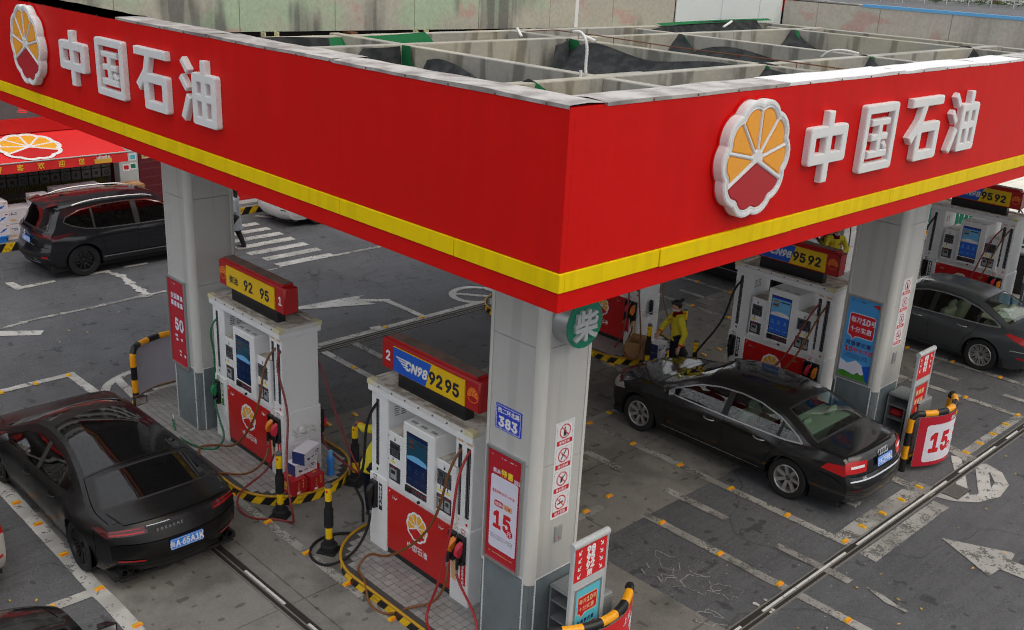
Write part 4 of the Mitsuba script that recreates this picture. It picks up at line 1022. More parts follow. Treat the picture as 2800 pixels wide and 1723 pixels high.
pipe('roof_pipe', 'white plastic pipe standing on the first long beam and bent over at its top', [(-10.24, 11.42, 6.13), (-10.25, 11.42, 6.4), (-10.28, 11.42, 6.58), (-10.36, 11.42, 6.68), (-10.46, 11.44, 6.70), (-10.58, 11.46, 6.69)])
pipe('roof_pipe', 'short white pipe offcut lying beside the head of the bent pipe', [(-10.41, 11.46, 6.66), (-10.15, 11.47, 6.60)], n=3)
pipe('roof_pipe', 'short straight white pipe hanging on the near face of the first beam', [(-10.23, 11.29, 6.19), (-10.20, 11.29, 5.80)], n=3)
pipe('roof_pipe', 'curved white pipe laid over the third long beam', [(-10.87, 19.05, 6.0), (-10.57, 19.10, 6.17), (-10.35, 19.14, 6.17), (-10.13, 19.14, 6.15)])
pipe('roof_pipe', 'white pipe stub leaning below the weathered back panels', [(-16.3, 15.9, 6.13), (-15.0, 14.75, 6.13)], n=3, r=0.03)
pipe('roof_pipe', 'short white pipe stub lying on the middle beam left of the bent pipe', [(-13.9, 15.55, 6.16), (-13.7, 15.3, 6.20)], n=3, r=0.03)
pipe('roof_pipe', 'bent white pipe stub in front of the green cloth', [(-16.1, 23.4, 6.16), (-15.8, 23.0, 6.2), (-15.6, 22.4, 6.1)], n=10, r=0.03)
cr = Thing('conduit_rail', 'thin rusty conduit on short posts along the middle beam', 'conduit')
cr.add('conduit', tube([(-15.68, 15.55, 6.14), (-14.9, 15.55, 6.24), (-13.8, 15.55, 6.24), (-11.8, 15.55, 6.21), (-9.82, 15.55, 6.22), (-7.6, 15.55, 6.21)], 0.011, 6), 'rust', True)
for x in (-14.2, -13.3, -12.4, -11.5, -10.5, -9.3, -8.3):
    cr.add('post', cyl((x, 15.55, 6.12), (x, 15.55, 6.22), 0.008, 5), 'rust')


# ------------------------------------------------------------------ emblem and characters on the fascia
def scallop(R=1.0, n=10, a=0.034):
    t = np.linspace(0, 2 * np.pi, 161)[:-1]
    r = R * (1 - a + a * np.abs(np.cos(n / 2 * (t - math.pi / 2 + math.pi / n))) ** 0.8 * 2 - a)
    return Polygon(np.c_[r * np.cos(t), r * np.sin(t)])


SC = scallop()
ANG = np.radians(np.linspace(-27, 207, 7))


def petals(inset=0.11, gap=0.035):
    s = SC.buffer(-inset)
    out = []
    for a, b in zip(ANG[:-1], ANG[1:]):
        w = Polygon([(0, 0)] + [(3 * math.cos(t), 3 * math.sin(t)) for t in np.linspace(a, b, 6)])
        p = s.intersection(w).buffer(-gap, join_style=2)
        p = p.difference(Point(0, 0).buffer(0.17))
        out.append(max(polys(p), key=lambda q: q.area))
    w = Polygon([(0, -0.04)] + [(3 * math.cos(t), 3 * math.sin(t)) for t in np.linspace(ANG[-1], ANG[0] + 2 * np.pi, 8)])
    low = s.intersection(w).buffer(-gap * 0.6, join_style=2)
    return out, low


PET, LOW = petals()


def sc2(g, s, sx=1.0):
    return affinity.scale(g, s * sx, s, origin=(0, 0))


CHAR = {}
_f = lambda x0, x1, y0, y1: sbox(x0, y0, x1, y1)
_fr = lambda x0, x1, y0, y1, t: rrect(x0, x1, y0, y1, 0.05).difference(sbox(x0 + t, y0 + t, x1 - t, y1 - t))
CHAR['zhong'] = unary_union([_fr(0.0, 1.0, 0.27, 0.80, 0.155), _f(0.42, 0.58, 0.0, 1.0)])
CHAR['guo'] = unary_union([_fr(0.0, 1.0, 0.0, 1.0, 0.135), _f(0.22, 0.78, 0.68, 0.78), _f(0.25, 0.75, 0.46, 0.56), _f(0.21, 0.79, 0.20, 0.31), _f(0.43, 0.56, 0.24, 0.72), Polygon([(0.60, 0.40), (0.68, 0.45), (0.78, 0.35), (0.70, 0.30)])])
CHAR['shi'] = unary_union([_f(0.0, 1.0, 0.86, 1.0), _fr(0.27, 1.0, 0.0, 0.60, 0.155), Polygon([(0.36, 0.90), (0.52, 0.90), (0.42, 0.60), (0.14, 0.28), (0.02, 0.40), (0.28, 0.66)])])
CHAR['you'] = unary_union([_fr(0.36, 1.0, 0.0, 0.80, 0.135), _f(0.61, 0.75, 0.05, 1.0), _f(0.42, 0.95, 0.37, 0.49), Polygon([(0.05, 0.93), (0.13, 1.0), (0.30, 0.82), (0.22, 0.74)]), Polygon([(0.0, 0.66), (0.08, 0.73), (0.26, 0.54), (0.18, 0.47)]), Polygon([(0.02, 0.06), (0.13, 0.0), (0.31, 0.38), (0.20, 0.44)])])
WORDS = (('zhong', 'first'), ('guo', 'second'), ('shi', 'third'), ('you', 'fourth'))


def dome(g, d, r, o, u, v):
    """A raised area with a rounded front edge."""
    n = np.cross(u, v).astype(float)
    ms = [prism(g, d - r, o, u, v)]
    for k in range(3):
        a = (k + 0.5) / 3
        q = g.buffer(-r * (1 - math.sqrt(1 - a * a)) * 1.4, join_style=1)
        m = prism(q, r / 3, o, u, v, base=d - r + r * k / 3)
        if m is not None:
            ms.append(m)
    return cat(ms)


def emblem_sign(label, o, u, R):
    v = (0, 0, 1)
    t = Thing('emblem_sign', label, 'emblem sign')
    n = np.cross(u, v)
    t.add('rim', cat(dome(sc2(SC.difference(SC.buffer(-0.10)), R), 0.115, 0.022, o, u, v), prism(sc2(SC.buffer(-0.09), R), 0.085, o, u, v)), 'letter', 50)
    t.add('spokes', dome(sc2(SC.buffer(-0.095).difference(unary_union(PET + [LOW]).buffer(0.004)), R), 0.115, 0.02, o, u, v), 'letter', 50)
    for p in PET:
        t.add('petal', dome(sc2(p, R), 0.108, 0.02, o, u, v), 'petal', 50)
    t.add('lower_field', dome(sc2(LOW, R), 0.104, 0.02, o, u, v), 'petal_dark', 50)
    t.add('halo_edge', prism(sc2(SC.buffer(0.035).difference(SC.buffer(0.012)), R), 0.016, o, u, v), 'fascia', label='raised red edge behind the emblem')


emblem_sign('white rimmed orange emblem at the left end of the darker red fascia', (-16.60, YC - 0.004, 6.07), (1, 0, 0), 0.60)
emblem_sign('large orange and white scalloped emblem on the brighter right-hand red fascia', (XC + 0.004, 8.52, 6.05), (0, 1, 0), 0.575)
for (w, nth), (a, b) in zip(WORDS, ((-15.40, -14.54), (-14.17, -13.33), (-12.99, -12.13), (-11.81, -10.93))):
    gg = affinity.scale(CHAR[w], b - a, 0.76, origin=(0, 0))
    thing1('sign_character', dome(gg, 0.075, 0.018, (a, YC - 0.004, 5.67), (1, 0, 0), (0, 0, 1)), 'letter', f'{nth} white raised character on the darker left-hand red fascia', 'sign letter', smooth=50)
for (w, nth), (a, b) in zip(WORDS, ((9.52, 10.27), (10.63, 11.37), (11.70, 12.50), (12.80, 13.58))):
    gg = affinity.scale(CHAR[w], b - a, 0.75, origin=(0, 0))
    thing1('sign_character', dome(gg, 0.075, 0.018, (XC + 0.004, a, 5.65), (0, 1, 0), (0, 0, 1)), 'letter', f'{nth} white raised character on the brighter right-hand red fascia', 'sign letter', smooth=50)


# ------------------------------------------------------------------ pillars
PA, PB, PRR = 0.42, 0.40, 0.10
_cache = {}


def cached(name, fn, m, smooth=False):
    if name not in _cache:
        _cache[name] = pl(fn(), m, smooth)
    return _cache[name]


def pillar(label, cx, cy):
    t = Thing('pillar', label, 'pillar', None, None, RZ(0, (cx, cy, 0)))
    for k, (z0, z1) in enumerate(((1.235, 2.620), (2.626, 3.996), (4.002, 5.03))):
        t.add('cladding_panel', cached(f'pf{k}', lambda: rbox(-PA + PRR + .004, PA - PRR - .004, -PB, -PB + .03, z0, z1, .003), 'cladding'), None)
        t.add('cladding_panel', cached(f'pb{k}', lambda: rbox(-PA + PRR + .004, PA - PRR - .004, PB - .03, PB, z0, z1, .003), 'cladding'), None)
        t.add('cladding_panel', cached(f'pl{k}', lambda: rbox(-PA, -PA + .03, -PB + PRR + .004, PB - PRR - .004, z0, z1, .003), 'cladding'), None)
        t.add('cladding_panel', cached(f'pr{k}', lambda: rbox(PA - .03, PA, -PB + PRR + .004, PB - PRR - .004, z0, z1, .003), 'cladding'), None)
    t.add('core', cached('pcore', lambda: box(-PA + .032, PA - .032, -PB + .032, PB - .032, 0.15, 5.03), 'darkgrey'), None)
    for sx in (-1, 1):
        for sy in (-1, 1):
            def corner():
                q = rrect(-PA - .006, PA + .006, -PB - .006, PB + .006, PRR + .02).intersection(sbox(*sorted((sx * (PA - PRR), sx * (PA + .1))), 0, 1) if False else sbox(min(sx * (PA - PRR), sx * (PA + .1)), min(sy * (PB - PRR), sy * (PB + .1)), max(sx * (PA - PRR), sx * (PA + .1)), max(sy * (PB - PRR), sy * (PB + .1))))
                full = affinity.translate(Point(0, 0).buffer(PRR + .006, quad_segs=12), sx * (PA - PRR), sy * (PB - PRR)).intersection(q.envelope)
                return prism(full, 5.03 - 1.17, (0, 0, 1.17))
            t.add('corner_trim', cached(f'pc{sx}{sy}', corner, 'pillarcorner', 30), None)
    def skirt():
        return prism(unary_union([sbox(-PA + PRR, -PB, PA - PRR, PB), sbox(-PA, -PB + PRR, PA, PB - PRR)] + [Point(sx * (PA - PRR), sy * (PB - PRR)).buffer(PRR - .004, quad_segs=10) for sx in (-1, 1) for sy in (-1, 1)]).buffer(-0.002), 1.08, (0, 0, 0.15))
    t.add('skirting', cached('pskirt', skirt, 'skirt', 30), None)
    t.add('skirting_edge', cached('pedge', lambda: cat([box(-PA + PRR, PA - PRR, -PB - .002, -PB + .03, 1.222, 1.234), box(PA - .03, PA + .002, -PB + PRR, PB - PRR, 1.222, 1.234)]), 'white'), None)
    for x, y in ((PA - PRR, -PB), (-PA + PRR, -PB)):
        t.add('skirting_line', cached(f'pln{x:.2f}', lambda: box(x - .006, x + .006, y - .006, y + .01, .16, 1.222), 'white'), None)
    for y in (PB - PRR, -PB + PRR):
        t.add('skirting_line', cached(f'plm{y:.2f}', lambda: box(PA - .01, PA + .006, y - .006, y + .006, .16, 1.222), 'white'), None)
    return t


COL = {1: (-14.62, 7.50), 2: (-7.10, 7.50), 3: (-7.28, 15.73), 4: (-7.42, 24.30)}
pillar('pale grey clad pillar between the parked black vehicle and the first dispenser', *COL[1])
pillar('nearest pale grey clad pillar, with a blue address plate', *COL[2])
pillar('pale grey clad pillar carrying the blue poster beside the black saloon', *COL[3])
pillar('pale grey clad pillar at the right edge beyond the grey saloon', *COL[4])


class Board:
    """Layers of flat print on a plane: o is the lower left corner."""

    def __init__(s, thing, o, u, v=(0, 0, 1)):
        s.t, s.o, s.u, s.v = thing, np.array(o, float), np.array(u, float), np.array(v, float)
        s.n = np.cross(s.u, s.v)

    def put(s, part, g, m, lift, **kw):
        return s.t.add(part, flat(g, s.o, s.u, s.v, lift), m, **kw)


def blocks(x, y, w, h, n, rs, fill=0.8, lines=1, dy=None):
    """Rows of tiny print too small to read."""
    out = []
    for j in range(lines):
        for i in range(n):
            if rs.random() < fill:
                a = x + w * i / n
                out.append(sbox(a, y - j * (dy or h * 1.7), a + w / n * 0.72, y - j * (dy or h * 1.7) + h))
    return unary_union(out)


def poster_frame(label, o, u, w, h, m):
    t = Thing('poster_frame', label, 'poster')
    v = np.array((0, 0, 1.0))
    t.add('frame', prism(sbox(0, 0, w, h).difference(sbox(.026, .026, w - .026, h - .026)), 0.035, o, u, v), 'aluminium')
    t.add('sheet', flat(sbox(.02, .02, w - .02, h - .02), o, u, v, 0.014), m)
    return t, Board(t, o, u)


RP = np.random.default_rng(11)
# near pillar: red poster with a white field
t, B = poster_frame('red poster with white field and large number 15 on the nearest pillar', (-7.415, 7.098, 1.245), (1, 0, 0), 0.575, 1.43, 'poster_red')
B.put('white_field', rrect(.075, .505, .18, 1.10, .03), 'poster_white', .0155)
B.put('heading', unary_union([affinity.translate(text('周末', .060, .03), .10, 1.125), ]), 'poster_white', .0157)
B.put('heading', affinity.translate(text('特惠', .090, .03, gap=.1), .235, 1.12), 'poster_yellow', .0158)
B.put('heading', affinity.translate(text('加油', .060, .03), .435, 1.105), 'poster_white', .0157)
B.put('lettering', affinity.translate(text('62银联信用卡专享', .040, .01), .105, .885), 'ink_red', .0168)
B.put('badge', unary_union([rrect(.14, .29, .72, .795, .03)]), 'ink_red', .0166)
B.put('badge', rrect(.295, .43, .72, .795, .03), 'poster_tan', .0166)
B.put('lettering', affinity.translate(text('满150元', .040, .02, squeeze=.8), .15, .738), 'poster_white', .0176)
B.put('lettering', affinity.translate(text('立减', .045, .02), .31, .735), 'ink_red', .0176)
B.put('number', affinity.translate(text('15', .21, .022, gap=.14, squeeze=.85), .135, .46), 'ink_red', .0166)
B.put('yuan_disc', Point(.40, .455).buffer(.052), 'ink_red', .0167)
B.put('yuan', affinity.translate(text('元', .075, .02, center=True), .40, .455), 'poster_white', .0177)
B.put('small_print', blocks(.10, .345, .36, .010, 30, RP, .9, 3, .022), 'ink_grey', .0166)
B.put('small_print', blocks(.08, 1.33, .38, .012, 20, RP, .5), 'poster_white', .0156)
B.put('small_print', blocks(.08, .11, .42, .012, 26, RP, .8), 'poster_tan', .0156)
# far left pillar
t, B = poster_frame('narrow red poster with number 50 on the pillar by the parked black vehicle', (-15.005, 7.098, 1.15), (1, 0, 0), 0.585, 1.49, 'poster_red')
B.put('heading', affinity.translate(text('全国', .105, .03, gap=.02), .09, 1.135), 'poster_white', .0156)
B.put('heading', blocks(.31, 1.145, .20, .08, 2, RP, 1), 'poster_white', .0156)
B.put('heading', blocks(.10, 1.015, .40, .085, 4, RP, 1), 'poster_white', .0156)
B.put('number', affinity.translate(text('50', .20, .02, gap=.12, squeeze=.85), .18, .62), 'poster_white', .0156)
B.put('small_print', unary_union([sbox(.17, .49, .25, .53), sbox(.19, .42, .26, .46), Point(.38, .47).buffer(.028), sbox(.28, .24, .34, .27), sbox(.29, .18, .34, .21), Point(.46, .21).buffer(.028)]), 'poster_white', .0156)
B.put('small_print', blocks(.06, 1.38, .25, .01, 14, RP, .6), 'poster_white', .0157)
# far pillar: blue poster
t, B = poster_frame('blue poster with red speech bubble on the pillar behind the black saloon', (-7.60, 15.328, 1.26), (1, 0, 0), 0.60, 1.45, 'poster_blue')
B.put('cloud', Polygon([(.022, .022), (.578, .022), (.578, .30), (.45, .28), (.3, .36), (.16, .27), (.022, .33)]), 'poster_white', .0153)
B.put('tree_line', Polygon([(.022, .022), (.578, .022), (.578, .12), (.50, .17), (.42, .13), (.36, .16), (.30, .10), (.2, .12), (.12, .14), (.022, .12)]), 'poster_green', .0158)
B.put('banner', Polygon([(.42, .28), (.578, .34), (.578, .04), (.52, .04)]), 'sign_blue', .0163)
bub = unary_union([rrect(.085, .525, .77, 1.15, .03), Polygon([(.14, .78), (.24, .78), (.17, .71)])])
B.put('bubble', bub.buffer(.012), 'poster_white', .0156)
B.put('bubble', bub, 'ink_red', .0162)
B.put('lettering', affinity.translate(text('每月10号', .105, .02, gap=.04, squeeze=.9), .105, 1.0), 'poster_white', .0172)
B.put('lettering', affinity.translate(text('十分实惠', .105, .02, gap=.04, squeeze=.9), .105, .84), 'poster_white', .0172)
B.put('lettering', affinity.translate(text('充值享优惠', .088, .03, gap=.1, squeeze=.95), .075, .60), 'ink_navy', .0164)
B.put('lettering', affinity.translate(text('10号大不同', .088, .03, gap=.1, squeeze=.95), .075, .49), 'ink_red', .0164)
B.put('small_print', blocks(.08, .44, .42, .013, 30, RP, .9, 3, .03), 'ink_navy', .0164)
B.put('small_print', blocks(.07, 1.36, .25, .015, 12, RP, .8), 'ink_navy', .0164)
B.put('corner_flash', Polygon([(.43, 1.36), (.578, 1.39), (.578, 1.32), (.52, 1.32)]), 'ink_red', .0164)
t, B = poster_frame('blue poster with green foot at the right edge of the picture', (-7.74, 23.896, 1.26), (1, 0, 0), 0.60, 1.45, 'poster_blue')
B.put('tree_line', sbox(.022, .022, .578, .16), 'poster_green', .0156)
B.put('cloud', sbox(.022, .16, .578, .4), 'poster_white', .0153)
# address plate
t = Thing('address_plate', 'blue street number plate reading 383 high on the nearest pillar', 'plate')
o = (-7.325, 7.098, 2.91)
t.add('plate', prism(rrect(0, .40, 0, .295, .012), .008, o, (1, 0, 0), (0, 0, 1)), 'plate_blue')
B = Board(t, o, (1, 0, 0))
B.put('border', rrect(.012, .388, .012, .283, .012).difference(rrect(.019, .381, .019, .276, .01)), 'whitesheet', .0092)
B.put('lettering', affinity.translate(text('西二环北路', .066, .035, gap=.03), .035, .195), 'whitesheet', .0092)
B.put('number', affinity.translate(text('383', .115, .03, gap=.09), .05, .045), 'whitesheet', .0092)


def prohibition(cx, y0, z0, label, n=4):
    """A strip of prohibition stickers on the +x face of a pillar."""
    t = Thing('prohibition_strip', label, 'warning sign')
    o = (cx + PA + 0.001, y0, z0)
    B = Board(t, o, (0, 1, 0))
    W, H = 0.293, 1.175
    B.put('backing', sbox(0, 0, W, H), 'whitesheet', .002)
    words = ('禁止吸烟', '禁止烟火', '熄火加油', '禁用手机')
    for k in range(n):
        z = .025 + k * .290
        p = t.add('sign', flat(rrect(.026, .267, z, z + .262, .012).difference(rrect(.029, .264, z + .003, z + .259, .010)), B.o, B.u, B.v, .0032), 'ink_grey')
        B.put('sign_caption', rrect(.026, .267, z, z + .058, .012), 'ink_red', .0034)
        B.put('caption_lettering', affinity.translate(text(words[k], .040, .02, center=True), .1465, z + .030), 'whitesheet', .0046)
        c = Point(.1465, z + .158)
        ic = [sbox(.125, z + .10, .168, z + .17), sbox(.135, z + .18, .15, z + .21)] if k == 3 else [LineString([(.11, z + .11), (.14, z + .16), (.18, z + .21)]).buffer(.008), LineString([(.12, z + .18), (.17, z + .14)]).buffer(.008)] if k == 2 else [Polygon([(.12, z + .11), (.16, z + .12), (.15, z + .2), (.13, z + .17)]), LineString([(.15, z + .15), (.19, z + .2)]).buffer(.006)] if k == 1 else [LineString([(.11, z + .14), (.185, z + .155)]).buffer(.010), LineString([(.13, z + .19), (.15, z + .2)]).buffer(.006)]
        B.put('pictogram', unary_union(ic), 'ink', .0034)
        ring = c.buffer(.085).difference(c.buffer(.072)).union(LineString([(.1465 - .053, z + .211), (.1465 + .053, z + .105)]).buffer(.006))
        B.put('ban_ring', ring, 'ink_red', .0048)


prohibition(COL[2][0], 7.368, 1.925, 'white strip of four no smoking and no phone stickers on the nearest pillar')
prohibition(COL[3][0], 15.60, 1.92, 'white strip of four warning stickers on the pillar beside the grey saloon')
for cx, cy, lb in ((COL[2][0], 7.455, 'small grey switch box low on the nearest pillar'), (COL[3][0], 15.68, 'small grey switch box on the pillar behind the black saloon')):
    t = Thing('switch_box', lb, 'switch box')
    t.add('cover', rbox(cx + PA - .001, cx + PA + .022, cy, cy + .108, 1.618, 1.815, .004), 'grey')
    t.add('lamp', cyl((cx + PA + .02, cy + .055, 1.665), (cx + PA + .026, cy + .055, 1.665), .008, 8), 'ink_red')
# round diesel sign
t = Thing('round_sign', 'round green sign with a white raised character under the canopy corner', 'sign')
o = (COL[2][0] + PA, 7.46, 4.285)
t.add('drum', prism(Point(0, 0).buffer(.265, quad_segs=16), .205, o, (0, 1, 0), (0, 0, 1)), 'aluminium', 30)
t.add('face', prism(Point(0, 0).buffer(.262, quad_segs=16), .012, (o[0] + .206, o[1], o[2]), (0, 1, 0), (0, 0, 1)), 'sign_green', 30)
t.add('character', prism(text('柴', .34, .032, center=True), .035, (o[0] + .219, o[1], o[2]), (0, 1, 0), (0, 0, 1)), 'lightgrey')

# ------------------------------------------------------------------ islands
TILE = {k: mikit.ply(rbox(-.0485, .0485, -.0485, .0485, -.008, 0, .003), k) for k in ('mat_tile_a', 'mat_tile_b', 'mat_tile_c')}


def island(label, x0, x1, y0, y1, r, near, pitch=0.104):
    t = Thing('pump_island', label, 'island')
    body = rrect(x0, x1, y0, y1, r).buffer(0)
    body = sbox(x0 + r, y0 + r, x1 - r, y1 - r).buffer(r, quad_segs=16)
    t.add('slab', prism(body.buffer(-.012), .140, (0, 0, 0)), 'grout')
    ring = np.array(body.exterior.coords)
    t.add('edge_bar', tube(np.c_[ring, np.full(len(ring), .146)][::-1], .020, 8, False), 'kerbedge', True)
    s = np.r_[0, np.cumsum(np.linalg.norm(np.diff(ring, axis=0), axis=1))]
    if Polygon(ring).exterior.is_ccw is False:
        sl = 1
    else:
        sl = -1
    L = s[-1]
    n = int(L / .30)
    P = L / n
    def at(q, out):
        q = q % L
        x, y = np.interp(q, s, ring[:, 0]), np.interp(q, s, ring[:, 1])
        c = np.array([x, y])
        e = 1e-3
        d = np.array([np.interp((q + e) % L, s, ring[:, 0]) - x, np.interp((q + e) % L, s, ring[:, 1]) - y])
        d /= np.linalg.norm(d) + 1e-12
        nrm = np.array([-d[1], d[0]]) * (-sl)
        return c + nrm * out
    for k in range(n):
        for j, m in ((0, 'kerbyellow'), (1, 'kerbblack')):
            a = k * P + j * P / 2
            v = []
            for i in range(5):
                for z, sh in ((.004, 0.07 * sl), (.128, -0.03 * sl)):
                    for o in (-.006, .003):
                        c = at(a + (P / 2 - .004) * i / 4 + sh, o)
                        v.append((c[0], c[1], z))
            f = []
            for i in range(4):
                b = i * 4
                for p, q in ((0, 1), (1, 3), (3, 2), (2, 0)):
                    f += [(b + p, b + q, b + 4 + q), (b + p, b + 4 + q, b + 4 + p)]
            f += [(0, 2, 3), (0, 3, 1), (16, 17, 19), (16, 19, 18)]
            mm = trimesh.Trimesh(v, f, process=False)
            if mm.volume < 0:
                mm.invert()
            t.add('kerb_stripe', mm, m)
    rr = np.random.default_rng(int(abs(x0) * 10))
    inner = body.buffer(-.02)
    pts = []
    for x in np.arange(x0 + .05, x1, pitch):
        for y in np.arange(y0 + .05, y1, pitch):
            cell = sbox(x - .0485, y - .0485, x + .0485, y + .0485)
            if inner.contains(cell):
                pts.append((x, y))
    pts.sort(key=lambda p: math.hypot(*p))
    front = [p for p in pts if p[1] < y0 + 0.80 or p[0] > x1 - .75 or p[0] < x0 + .6] if near else []
    front = front[:300]
    fs = set(front)
    ks = list(TILE)
    for x, y in front:
        t.add('tile', TILE[ks[rr.choice(3, p=[.6, .25, .15])]], None, M=RZ(rr.normal() * .008, (x, y, .1505 + rr.normal() * .0009)))
    rest = [p for p in pts if p not in fs]
    for k in ks:
        sel = [p for p in rest if True]
    t.add('tiles', cat([box(x - .0485, x + .0485, y - .0485, y + .0485, .142, .1505) for x, y in rest]), 'tile_a', kind='stuff')
    return t


island('tiled kerbed island with striped edge under the first dispenser', -16.35, -11.45, 6.62, 8.50, .90, True)
island('tiled kerbed island with striped edge under the second dispenser by the nearest pillar', -10.22, -6.05, 6.62, 8.50, .90, True)
island('tiled kerbed island with striped edge behind the round green sign', -16.5, -11.68, 14.95, 16.85, .90, False)
island('tiled kerbed island with striped edge under the dispenser beside the black saloon', -10.45, -6.25, 14.95, 16.85, .90, False)
island('tiled kerbed island with striped edge beyond the grey saloon', -10.6, -6.4, 23.3, 25.1, .90, False)
island('tiled kerbed island at the far corner behind the seated attendant'.replace('seated', 'masked'), -16.5, -11.8, 23.3, 25.1, .90, False)


# ------------------------------------------------------------------ bollards and guard rails
def bollard(x, y, z, label, group=None):
    t = Thing('bollard', label, 'bollard', group, None, RZ(0.5, (x, y, z)))
    t.add('base', cached('bol_base', lambda: cat(rbox(-.13, .13, -.13, .13, 0, .028, .006), lathe([(0, .028), (.115, .028), (.115, .10), (.10, .115), (.075, .12), (.068, .20), (.05, .205), (0, .205)], 20)), 'rubber', 30), None)
    for k, (z0, z1) in enumerate(((.20, .38), (.78, .98))):
        t.add('yellow_band', cached(f'bol_y{k}', lambda: lathe([(.0, z0), (.0462, z0), (.0462, z1), (0, z1)], 18), 'sign_yellow', 30), None)
    t.add('black_band', cached('bol_b', lambda: lathe([(0, .66), (.0455, .66), (.0455, .78), (0, .78)], 18), 'kerbblack', 30), None)
    t.add('collar', cached('bol_c', lambda: lathe([(0, .38), (.058, .38), (.064, .40), (.064, .64), (.058, .66), (0, .66)], 18), 'rubber', 30), None)
    t.add('cap', cached('bol_cap', lambda: lathe([(0, .98), (.047, .98), (.047, 1.015), (.040, 1.022), (0, 1.022)], 18), 'darkgrey', 30), None)
    t.add('sticker', cached('bol_s', lambda: flat(Point(0, 0).buffer(.016), (.0, -.0468, .93), (1, 0, 0), (0, 0, 1), .001), 'ink_red'), None)


bollard(-11.38, 6.83, 0, 'yellow and black bollard in front of the first island beside the red hose')
bollard(-10.20, 6.85, 0, 'yellow and black bollard standing inside the loop of black hose')
bollard(-11.48, 8.20, 0, 'yellow and black bollard the leaning attendant stands behind')
bollard(-11.50, 15.20, 0, 'yellow and black bollard beside the open brown carton')
bollard(-11.64, 16.52, 0, 'yellow and black bollard behind the head of the attendant with a bun')
bollard(-10.42, 15.24, 0, 'yellow and black bollard between the attendant with a bun and the dispenser')
bollard(-11.75, 24.5, 0, 'yellow and black bollard next to the masked attendant')


def guard(label, cx, cy, sgn, front, back, z=0.0, half=0.72, deep=0.30):
    """A bowed guard rail of striped tube with a printed panel; sgn: the side (x) it bows to."""
    t = Thing('guard_rail', label, 'guard rail')
    a = np.linspace(-1, 1, 41)
    xx = cx + sgn * deep * (1 - a ** 2)
    yy = cy + half * a
    top = np.c_[xx, yy, np.full(41, z + 1.03)]
    r = 0.052
    e0 = np.array([[xx[0], yy[0], z], [xx[0], yy[0], z + .90]])
    path = np.vstack([np.linspace([xx[0], yy[0], z], [xx[0], yy[0], z + .88], 14), [[xx[0] + sgn * .012, yy[0] + .02, z + .97]], top[2:-2], [[xx[-1] + sgn * .012, yy[-1] - .02, z + .97]], np.linspace([xx[-1], yy[-1], z + .88], [xx[-1], yy[-1], z], 14)])
    s = np.r_[0, np.cumsum(np.linalg.norm(np.diff(path, axis=0), axis=1))]
    L, k = s[-1], 0
    n = 15
    for k in range(n):
        q = np.linspace(L * k / n, L * (k + 1) / n, 9)
        p = np.c_[[np.interp(q, s, path[:, i]) for i in range(3)]].T
        t.add('tube_section', tube(p, r, 14), 'rail_yellow' if k % 2 else 'kerbblack', 40)
    # panel on the outer side
    o = 0.058
    pa = np.c_[xx + sgn * o, yy][2:-2]
    pv = np.vstack([np.c_[pa, np.full(len(pa), z + .10)], np.c_[pa, np.full(len(pa), z + .99)]])
    m = len(pa)
    f = []
    for i in range(m - 1):
        q = [(i, i + 1, m + i + 1), (i, m + i + 1, m + i)]
        f += q if sgn > 0 else [x[::-1] for x in q]
    outer = trimesh.Trimesh(pv, f, process=False)
    t.add('panel', outer, front, True)
    inner = outer.copy()
    inner.vertices = inner.vertices - [sgn * .006, 0, 0]
    t.add('panel_back', inner, back, True)
    return t, (lambda yz, lift: (np.c_[np.interp(yz[:, 0], yy, xx) + sgn * (o + lift), yz[:, 0], yz[:, 1] + z]))


def wrap(t, fn, part, g, m, lift):
    """Flat print on a bowed panel; g in (y, z)."""
    ms = []
    for p in polys(g):
        x0, z0, x1, z1 = p.bounds
        k = max(1, int((x1 - x0) / 0.05))
        for i in range(k):
            c = p.intersection(sbox(x0 + (x1 - x0) * i / k, z0 - 1, x0 + (x1 - x0) * (i + 1) / k, z1 + 1))
            mm = flat(c)
            if mm is not None:
                mm.vertices = fn(mm.vertices[:, :2], lift)
                ms.append(mm)
    if ms:
        t.add(part, cat(ms), m)


mat('guard_red', (0.46, 0.012, 0.03), 0.35, two=True)
mat('guard_white', (0.68, 0.67, 0.74), 0.4, two=True)
mat('guard_bright', (0.60, 0.018, 0.022), 0.35, two=True)
t, fn = guard('bowed striped guard rail with a white and red panel reading 15 behind the black saloon', -6.22, 16.08, 1, 'guard_red', 'guard_back')
wrap(t, fn, 'white_field', rrect(15.56, 16.62, .17, .84, .05), 'guard_white', .003)
wrap(t, fn, 'number', affinity.translate(text('15', .34, .02, gap=.14, squeeze=.8), 15.64, .36), 'ink_red', .005)
wrap(t, fn, 'yuan_disc', Point(16.10, .40).buffer(.07), 'ink_red', .0055)
wrap(t, fn, 'yuan', affinity.translate(text('元', .10, .02, center=True), 16.10, .40), 'guard_white', .0075)
wrap(t, fn, 'heading', affinity.translate(text('周末', .075, .03), 16.05, .86), 'guard_white', .004)
wrap(t, fn, 'heading', affinity.translate(text('特惠', .10, .03), 16.24, .865), 'poster_yellow', .004)
wrap(t, fn, 'badge', unary_union([rrect(16.26, 16.46, .65, .72, .02), rrect(16.27, 16.5, .50, .57, .03)]), 'ink_red', .005)
wrap(t, fn, 'small_print', blocks(16.2, .40, .3, .012, 16, RP, .9, 5, .035), 'ink_grey', .005)
t, fn = guard('bowed striped guard rail with a bright red panel at the bottom edge of the picture', -6.16, 7.52, 1, 'guard_bright', 'guard_back')
wrap(t, fn, 'lettering', affinity.translate(text('上安', .11, .02), 7.75, .82), 'guard_white', .004)
wrap(t, fn, 'number', affinity.translate(text('1', .3, .04), 7.95, .5), 'guard_white', .004)
